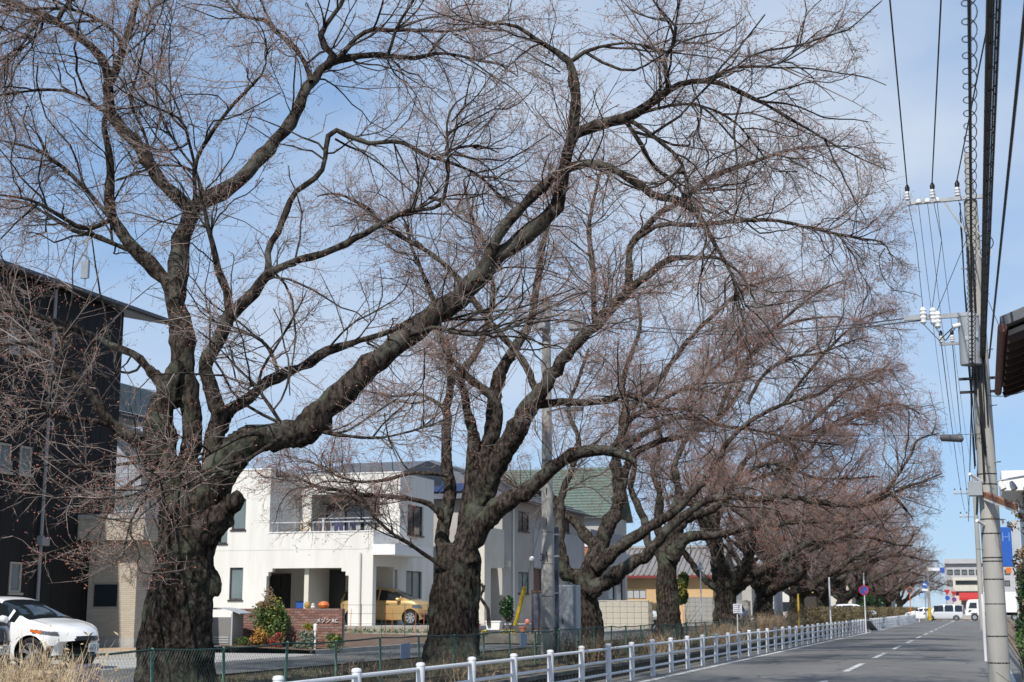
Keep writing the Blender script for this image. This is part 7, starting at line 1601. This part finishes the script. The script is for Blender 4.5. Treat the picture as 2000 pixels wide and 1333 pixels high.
# clipped dry hedge behind the far fence
for i, (px, lab) in enumerate(((1590, 'brown clipped hedge below the bare white pole'), (1625, 'brown clipped hedge right behind the bare white pole'), (1660, 'brown clipped hedge left of the no-parking sign'), (1700, 'brown clipped hedge right of the no-parking sign'), (1735, 'brown clipped hedge behind the far white fence'), (1762, 'brown clipped hedge next to the traffic mirror'))):
    y = PX(px, 1200, -10.4).y; y1 = PX(px+36, 1200, -10.4).y; r = np.random.default_rng(80+i); t = thing('hedge', lab, 'hedge', (-10.4, (y+y1)/2, 0), 'clipped hedges beside the road'); n = 5200
    c = np.stack([r.uniform(-0.8, 0.8, n), r.uniform(-(y1-y)/2, (y1-y)/2, n), 1.45*r.random(n)**0.6 + 0.08*r.normal(size=n)], 1)
    link('foliage', leaf_mesh('foliage', r, c, 0.085), mat('hedge_leaf', (0.10, 0.075, 0.035), 0.85, (0.26, 0.20, 0.10), scale=0.9), t)['kind'] = 'stuff'
    pts, rd = stems(r, 160, (0, 0, 0), (0.35, (y1-y)/3.5), 0.8, 1.5, 0.25, 0.012); V, Q = spikes(pts, rd); link('stems', fast_mesh('stems', V, Q), M_BRUSH, t)['kind'] = 'stuff'
# evergreen mass under the far trees
q = P(1700, 1187, 140); shrub('evergreen_bush', 'dark evergreen bush under the far cherry trees', (-11.5, q.y+16, 1.5), 1.8, 4.5, 1.5, 3000, M_LEAFD, 0.14, 95)
# bank grass
r = np.random.default_rng(55); n = 26000; yy = 12 + 90*r.random(n)**1.4; xx = r.uniform(-13.8, -10.45, n); zz = np.interp(-xx, [10.42, 10.6, 11.0, 12.6, 14.0], [-0.2, -0.1, 0.06, 0.14, 0.17]) - 0.02
d = nrm(np.stack([r.normal(size=n)*0.5, r.normal(size=n)*0.5, np.ones(n)], 1)); hh = r.uniform(0.05, 0.2, (n, 1)); p = np.stack([xx, yy, zz], 1); w = nrm(np.cross(d, r.normal(size=(n, 3))))*0.006*(1+yy[:, None]/40)
V = np.stack([p-w, p+w, p+d*hh], 1).reshape(-1, 3); T = np.arange(3*n).reshape(-1, 3); o = link('bank_grass', fast_mesh('bank_grass', V, T, False), mat('bank_grass', (0.075, 0.07, 0.028), 0.8, (0.20, 0.155, 0.085), scale=0.8)); tag(o, 'short dry grass growing along the canal bank', 'grass', kind='stuff')
# garden by the brick wall
yk = YK - 0.7
def at_y(px, py, y): return PY(px, py, y)
c = at_y(520, 1222, yk); shrub('garden_shrub', 'green and yellow leafy shrub climbing beside the brick wall', (c.x, yk+0.3, 1.1), 0.72, 0.5, 0.85, 2600, M_LEAFG, 0.05, 61, grp='garden plants by the brick wall', extra=[('yellow_leaves', M_LEAFY, 900, 0.05)])
c = at_y(520, 1180, yk); shrub('garden_shrub', 'brown withered vine topping the green shrub by the brick wall', (at_y(516, 1190, yk).x, yk+0.2, 1.62), 0.34, 0.3, 0.40, 900, M_LEAFB, 0.045, 62, grp='garden plants by the brick wall', zbase=0.4)
c = at_y(505, 1250, yk); shrub('garden_shrub', 'orange-leaved low shrub under the green one', (at_y(503, 1252, yk-.3).x, yk-0.3, 0.62), 0.30, 0.3, 0.3, 700, mat('orange_leaf', (0.40, 0.16, 0.03), 0.5, (0.30, 0.24, 0.04), scale=4), 0.04, 63, grp='garden plants by the brick wall')
shrub('garden_shrub', 'crimson nandina shrub below the lettered brick wall', (at_y(541, 1250, yk-.3).x, yk-0.3, 0.62), 0.24, 0.25, 0.27, 700, M_LEAFR, 0.035, 64, grp='garden plants by the brick wall')
shrub('garden_shrub', 'small light green shrub left of the orange-leaved one', (at_y(472, 1263, yk-.4).x, yk-0.4, 0.48), 0.26, 0.25, 0.18, 600, M_LEAFG, 0.035, 65, grp='garden plants by the brick wall')
shrub('garden_shrub', 'silvery lavender clump in front of the lettered wall', (at_y(595, 1255, yk-.2).x, yk-0.2, 0.58), 0.46, 0.3, 0.30, 1200, M_SILV, 0.05, 66, grp='garden plants by the brick wall')
shrub('garden_shrub', 'yellow-leaved sprig in front of the brick wall', (at_y(601, 1224, yk-.1).x, yk-0.1, 0.98), 0.22, 0.15, 0.14, 380, M_LEAFY, 0.04, 67, grp='garden plants by the brick wall', zbase=0.4)
shrub('garden_shrub', 'green shrub at the right foot of the lettered wall', (at_y(648, 1256, yk-.2).x, yk-0.2, 0.55), 0.34, 0.3, 0.25, 900, M_LEAFG, 0.04, 68, grp='garden plants by the brick wall', extra=[('yellow_leaves', M_LEAFY, 200, 0.04)])
mb = MB(); c = at_y(616, 1226, yk-.3); mb.lathe([(0.03,0.3),(0.03,0.85),(0.05,0.86),(0.055,1.02),(0.03,1.05)], (c.x, yk-.3, 0), 12); tag(mb.build('garden_light', M_WHITE2, None, True), 'small white garden light on a stake before the brick wall', 'garden light')
# orange plant canes and sprouts in the soil bed
for i, px in enumerate((684, 704, 752, 765, 790, 811, 827)):
    y = YW - 2.5 - 0.6*(i % 3); p = PY(px, 1245, y); mb = MB(); mb.tube([(p.x, y, 0.4), (p.x+0.02, y, 1.45)], 0.012, 5); tag(mb.build('plant_cane', M_ORG), ['first', 'second', 'third', 'fourth', 'fifth', 'sixth', 'seventh'][i] + ' orange plant cane from the left in the soil bed', 'plant cane', 'orange canes in the soil bed')
r = np.random.default_rng(9)
for i in range(12):
    px = 676 + i*14; y = YW-2.0; p = PY(px, 1245, y); o = link('seedling', leaf_mesh('seedling', r, np.stack([r.normal(size=30)*0.07, r.normal(size=30)*0.07, 0.08+r.random(30)*0.14], 1), 0.05), M_LEAFG, None, (p.x, y, 0.46)); tag(o, ['first','second','third','fourth','fifth','sixth','seventh','eighth','ninth','tenth','eleventh','twelfth'][i] + ' green seedling from the left in the soil bed', 'seedling', 'seedlings in the soil bed')
gf = thing('garden_net', 'thin green garden net fence around the soil bed', 'fence', (PY(672, 1250, YW-4).x, YW-4, 0.4))
for px in (669, 705, 745, 790, 835): p = PY(px, 1240, YW-4); mb = MB(); mb.tube([(p.x, YW-4, 0.38), (p.x, YW-4, PY(px, 1180, YW-4).z)], 0.012, 5); mb.build('stake', M_DGREEN, gf)
for py in (1182, 1199, 1219, 1236): a, b = PY(669, py, YW-4), PY(840, py, YW-4); mb = MB(); mb.tube([a, b], 0.006, 4); mb.build('net_line', M_DGREEN, gf)
# refuse box with curved lid
a = px_rect('y', YK-1.2, 413, 454, 1206, 1268); yy = YK-1.2; t = thing('refuse_box', 'grey metal refuse box with a curved canopy left of the brick wall', 'refuse box', ((a[0]+a[1])/2, yy, 0.27)); MG = mat('box_grey', (0.20, 0.195, 0.185), 0.5)
mb = MB(); mb.box((a[0], yy, 0.42), (a[1]-0.06, yy+0.6, a[3])); mb.build('bin', MG, t, bevel=0.02); mb = MB(); mb.box((a[1]-0.05, yy-0.02, 0.27), (a[1], yy+0.62, a[3]+0.1)); mb.build('side_post', M_ALU, t)
for k in range(3): mb = MB(); mb.box((a[0]+0.08, yy-0.015, 0.5+k*0.07), (a[1]-0.12, yy-0.002, 0.54+k*0.07)); mb.build('vent_slat', M_ALU, t)
z1 = PY(430, 1187, yy).z; pts = [(a[0]-0.1+ (a[1]-a[0]+0.35)*f, yy-0.05, a[3]+0.04 + (z1-a[3]-0.04)*math.sin(math.pi*(0.35+0.55*f)) ) for f in [i/8 for i in range(9)]]; mb = MB(); mb.prism(pts + [(x, y, z-0.03) for x, y, z in reversed(pts)], (0, 0.7, 0)); mb.build('curved_canopy', M_ALU, t)
# things on the brick wall and in the porch
def small(name, label, cat, prof, loc, m, grp='odds and ends on the brick wall'): mb = MB(); mb.lathe(prof, loc, 14); return tag(mb.build(name, m, None, True), label, cat, grp)
c = PY(632, 1189, YK+.1); small('garden_ornament', 'round orange pumpkin ornament on the brick wall', 'ornament', [(0.02,0),(0.14,0.03),(0.17,0.10),(0.13,0.18),(0.03,0.21)], (c.x, YK+.1, zk1), M_ORG)
c = PY(611, 1189, YK+.1); small('garden_ornament', 'small white ornament on the brick wall', 'ornament', [(0.05,0),(0.07,0.04),(0.04,0.08),(0.06,0.12),(0.01,0.15)], (c.x, YK+.1, zk1), M_PORC)
c = PY(600, 1189, YK+.1); small('garden_ornament', 'small mustard pot on the brick wall', 'ornament', [(0.06,0),(0.09,0.06),(0.09,0.14),(0.05,0.2)], (c.x, YK+.1, zk1), mat('mustard', (0.4, 0.26, 0.06), 0.6))
a = px_rect('y', YW+1.5, 582, 604, 1176, 1188); t = thing('plastic_crate', 'blue plastic crate inside the porch', 'crate', ((a[0]+a[1])/2, YW+1.5, zg)); mb = MB(); mb.box((a[0], YW+1.3, a[2]-.02), (a[1], YW+1.8, a[3])); mb.build('tub', mat('blue_plastic', (0.02, 0.08, 0.35), 0.5), t, bevel=0.02); mb = MB(); mb.box((a[0]+.03, YW+1.3, zg), (a[1]-.03, YW+1.8, a[2]-.021)); mb.build('stand', M_BROWN, t); mb = MB(); mb.box((a[0]-.02, YW+1.28, a[3]), (a[1]+.02, YW+1.82, a[3]+.03)); mb.build('rim', MATS['blue_plastic'], t)
# by the white planter
D = 50.0
yy = P(962, 1187, D).y; a = px_rect('y', yy, 948, 977, 1213, 1228); t = thing('planter', 'white rectangular planter left of the camellia', 'planter', ((a[0]+a[1])/2, yy, a[2])); mb = MB(); w = a[1]-a[0]; mb.prism([(a[0]+.04, yy, a[2]-.06), (a[1]-.04, yy, a[2]-.06), (a[1], yy, a[3]), (a[0], yy, a[3])], (0, .3, 0)); mb.build('tub', M_WHITE2, t, bevel=0.015); mb = MB(); mb.box((a[0]-.015, yy-.015, a[3]-.05), (a[1]+.015, yy+.315, a[3])); mb.build('rim', M_WHITE2, t)
mb = MB(); zf = 0.62; xa, xb = PY(925, 1230, yy+.4).x, PY(1060, 1230, yy+.4).x; mb.box((xa, yy-0.3, 0.3), (xb, yy+4, zf)); tag(mb.build('raised_bed', M_CONC_OLD), kind='structure')
c = P(990, 1190, D+0.6); shrub('camellia', 'glossy camellia bush with red flowers beside the yellow guy guard', (c.x, c.y, c.z), 0.36, 0.36, 0.46, 1700, M_LEAFD, 0.055, 71, extra=[('flowers', M_FLOWR, 14, 0.06)], zbase=zf)
c = P(931, 1220, D-.3); shrub('flower_bowl', 'bowl of red and orange pansies left of the white planter', (c.x, c.y, c.z), 0.18, 0.16, 0.12, 160, M_FLOWR, 0.045, 72, 'flowers', extra=[('orange_petals', M_ORG, 90, 0.04), ('leaves', M_LEAFG, 60, 0.05)], zbase=zf)
for i, (px, lab) in enumerate(((944, 'yellow pansies left of the white planter'), (985, 'yellow pansies under the camellia'), (1000, 'yellow pansies beside the yellow guard sleeve'))):
    c = P(px, 1226, D-.2); shrub('pansy_clump', lab, (c.x, c.y, zf+.06), 0.2, 0.15, 0.08, 160, M_FLOW, 0.035, 73+i, 'flowers', 'yellow pansies in the raised bed', extra=[('leaves', M_LEAFG, 60, 0.04), ('white_petals', M_FLOWW, 30, 0.03)], stemn=6)
c = P(1021, 1228, D-.2); mb = MB(); mb.lathe([(0.08,0),(0.12,0.2),(0.135,0.2),(0.135,0.24)], (c.x, c.y, zf), 16); tag(mb.build('flower_pot', mat('terracotta', (0.36, 0.15, 0.08), 0.8), None, True), 'terracotta pot beside the garden screen', 'flower pot')
c = P(1030, 1215, D-.1); mb = MB(); mb.tube([c+Vector((0,0,-.45)), c], 0.012, 5); mb.lathe([(0.02,-.09),(0.09,-.05),(0.1,0.02),(0.06,0.09)], c, 12); tag(mb.build('garden_ball', mat('salmon_ball', (0.5, 0.16, 0.12), 0.3), None, True), 'salmon glass ball on a stake left of the garden screen', 'ornament')
# pruned bare tree left of the planter
b0 = P(955, 1222, D); t = thing('pruned_tree', 'small pruned bare tree stump leaning over the white planter', 'tree', b0)
pts = [P(955, 1222, D), P(953, 1190, D), P(945, 1178, D), P(935, 1163, D), P(930, 1150, D)]; mb = MB(); mb.tube(pts, [0.07, 0.06, 0.055, 0.05, 0.05], 10); mb.build('trunk', M_LIMB, t, True)
for pp in ([(945, 1178), (938, 1168), (944, 1150), (940, 1140)], [(935, 1163), (944, 1155), (946, 1143)]): mb = MB(); mb.tube([P(a_, b_, D-.05) for a_, b_ in pp], [0.04, 0.04, 0.045, 0.05][:len(pp)], 8); mb.build('limb', M_LIMB, t, True)
c = P(1336, 1150, 78); shrub('evergreen_tree', 'dense oval evergreen shrub right of the tree before the apricot house', (c.x, c.y, c.z), 0.50, 0.6, 0.92, 3200, M_LEAFG, 0.09, 77, 'shrub', extra=[('yellow_leaves', M_LEAFY, 400, 0.08)], zbase=0.3)

# ------------------------------------------------------------------ right-hand side
M_SOFF = mat('soffit_board', (0.33, 0.31, 0.28), 0.8, (0.26, 0.245, 0.22), scale=3); M_RAFT = mat('dark_rafter', (0.035, 0.022, 0.018), 0.8); M_GUT = mat('red_brown_gutter', (0.13, 0.045, 0.035), 0.6, (0.2, 0.08, 0.06), scale=6)
Dn, Df = 19.0, 22.5
h = thing('wooden_house', 'old wooden house eave with rusty gutter at the right edge', 'house', (3.2, 20, 0.1))
e0 = P(1953, 655, Dn); ex = e0.x
z_e = e0.z; ya = e0.y; yb = P(1949, 790, Df).y
zlo = P(1949, 790, Df).z
ex = min(P(1952, 700, Dn).x, P(1949, 760, Df).x) + 0.13
# sloping soffit running away from the viewer, rafters across
yA, yB = ya - 0.2, ya + 5.2; zA = z_e - 0.05
mb = MB(); mb.prism([(ex, yA, zA), (ex+1.5, yA, zA+0.55), (ex+1.5, yA, zA+0.62), (ex, yA, zA+0.07)], (0, yB-yA, 0)); so = mb.build('soffit', M_SOFF, h)
for k in range(9): y = yA + 0.05 + k*(yB-yA-0.1)/8; mb = MB(); mb.bar((ex+0.0, y, zA-0.05), (ex+1.5, y, zA+0.50), 0.07, 0.10); mb.build('rafter', M_RAFT, h)
mb = MB(); mb.prism([(ex-0.1, yA-0.25, zA+0.08), (ex+1.6, yA-0.25, zA+0.72), (ex+1.6, yA-0.25, zA+0.86), (ex-0.1, yA-0.25, zA+0.22)], (0, yB-yA+0.4, 0)); mb.build('roof_sheet', M_ROOFD, h)
mb = MB(); mb.tube([(ex-0.08, yA-0.3, zA+0.06), (ex-0.08, yB+0.1, zA+0.02)], 0.06, 10); mb.build('gutter', M_GUT, h, True)
mb = MB(); mb.box((ex+0.9, yA+0.2, 0.1), (ex+1.3, yB-0.1, zA+0.36)); mb.build('wall', M_GUT, h)
# blue company sign on a grey column, white building behind
Ds = 62; p = P(1985, 1200, Ds); t = thing('pylon_sign', 'tall blue pylon sign with white letters behind the hedge', 'sign', (p.x, p.y, 0))
a = px_rect('y', p.y, 1955, 1990, 1030, 1107); mb = MB(); mb.box((a[0], p.y-0.15, a[2]), (a[0]+(a[1]-a[0])*0.62, p.y+0.15, a[3])); mb.build('panel', M_SBLUE, t, bevel=0.02)
text_mesh('letter', 'H', 0.55, mat('pale_blue_letter', (0.12, 0.24, 0.55), 0.5), (a[0]+(a[1]-a[0])*0.31, p.y-0.16, a[3]-0.45), (1,0,0), (0,0,1), t, 0.008)
mb = MB(); mb.box((a[0]+(a[1]-a[0])*0.68, p.y-0.12, 0), (a[1]+0.05, p.y+0.12, a[3]+0.3)); mb.build('column', M_GREYW2, t)
mb = MB(); mb.box((a[0]+.15, p.y-0.16, a[2]-.28), (a[0]+(a[1]-a[0])*0.5, p.y+.1, a[2]-.05)); mb.build('orange_panel', M_ORG, t)
yb_ = p.y + 4; a = px_rect('y', yb_, 1962, 2030, 960, 1110); h = thing('showroom', 'white showroom building with a flat canopy at the right edge', 'building', (a[0]+3, yb_+3, 0)); mb = MB(); mb.box((a[0]+0.9, yb_, 0), (a[1]+6, yb_+8, a[3])); mb.build('wall', M_WHITE2, h); mb = MB(); mb.box((a[0], yb_-0.8, a[3]), (a[1]+6, yb_+8, a[3]+0.9)); mb.build('fascia', M_WHITE2, h)
c0, c1 = PY(1980, 955, yb_+1), PY(1988, 915, yb_+1); mb = MB(); mb.prism([(c0.x-.4, yb_+1, a[3]+.91), (c0.x+1.6, yb_+1, a[3]+.91), (c0.x+1.6, yb_+1, c1.z), (c0.x+.9, yb_+1, c1.z)], (0, .4, 0)); mb.build('teal_sign', mat('teal_sign', (0.03, 0.22, 0.22), 0.4), h)
# bracket with two white lamps beside the pole
a_, b_ = P(1948, 940, 24), P(2006, 930, 22); t = thing('lamp_bracket', 'white bracket arm with two small lamps right of the pole', 'lamp', b_); mb = MB(); mb.tube([a_, b_], 0.018, 8); mb.build('arm', M_SWHITE, t, True)
for px in (1953, 1975): q = P(px, 945, 23.5); mb = MB(); mb.tube([q+Vector((0,0,0.03)), q+Vector((0.02,-.02,-.03)), q+Vector((0.05,-.04,-.1))], [0.03, 0.05, 0.055], 10); mb.build('lamp', M_SWHITE, t, True)
# hedge and dead creeper by the right verge
r = np.random.default_rng(91)
for i, (px, D, py0, py1, m, lab, rx, sz) in enumerate(((1990, 25, 1120, 1300, M_LEAFD, 'dark green hedge beside the right-hand pole', 0.35, 0.06), (1985, 31, 1040, 1180, M_LEAFB, 'brown creeper-covered hedge right of the pole', 0.42, 0.05), (1996, 22.5, 1200, 1330, M_LEAFG, 'light green weeds in the lower right corner', 0.30, 0.05), (1992, 40, 1060, 1200, M_LEAFG, 'pale green bush behind the brown creeper hedge', 0.6, 0.07))):
    a, b = P(px, py0, D), P(px, py1, D); z1, z0 = a.z, max(b.z, 0.05); shrub('verge_hedge', lab, (a.x+rx*0.75, a.y, (z0+z1)/2), rx, 1.4, (z1-z0)/2, 2600, m, sz, 92+i, 'hedge', 'plants on the right verge', extra=[('dry_leaves', M_LEAFB, 700, sz)] if i != 1 else [('green_leaves', M_LEAFD, 500, sz)], stemn=30, zbase=0.1)
c = P(2006, 985, 21.5); brush('dead_creeper', 'grey dead creeper tangle hanging below the wooden eave', [(c.x+.12, c.y, c.z-0.55, 0.05, 0.12)], 30, 0.4, 0.9, M_BRUSH, 97, 0.007, 0.25, None, 'creeper', leaves=900, leafm=M_LEAFB)
for k in range(5):
    yq = P(1972, 1200, 24+k*1.4); mb = MB(); mb.box((1.06+.1*(k%2), yq.y-.04, 0), (1.12+.1*(k%2), yq.y+.04, 0.75+0.1*(k%3))); tag(mb.build('verge_post', M_PCONC, bevel=0.01), ['nearest', 'second nearest', 'middle', 'second farthest', 'farthest'][k] + ' short concrete post on the right verge', 'post', 'short posts on the right verge')
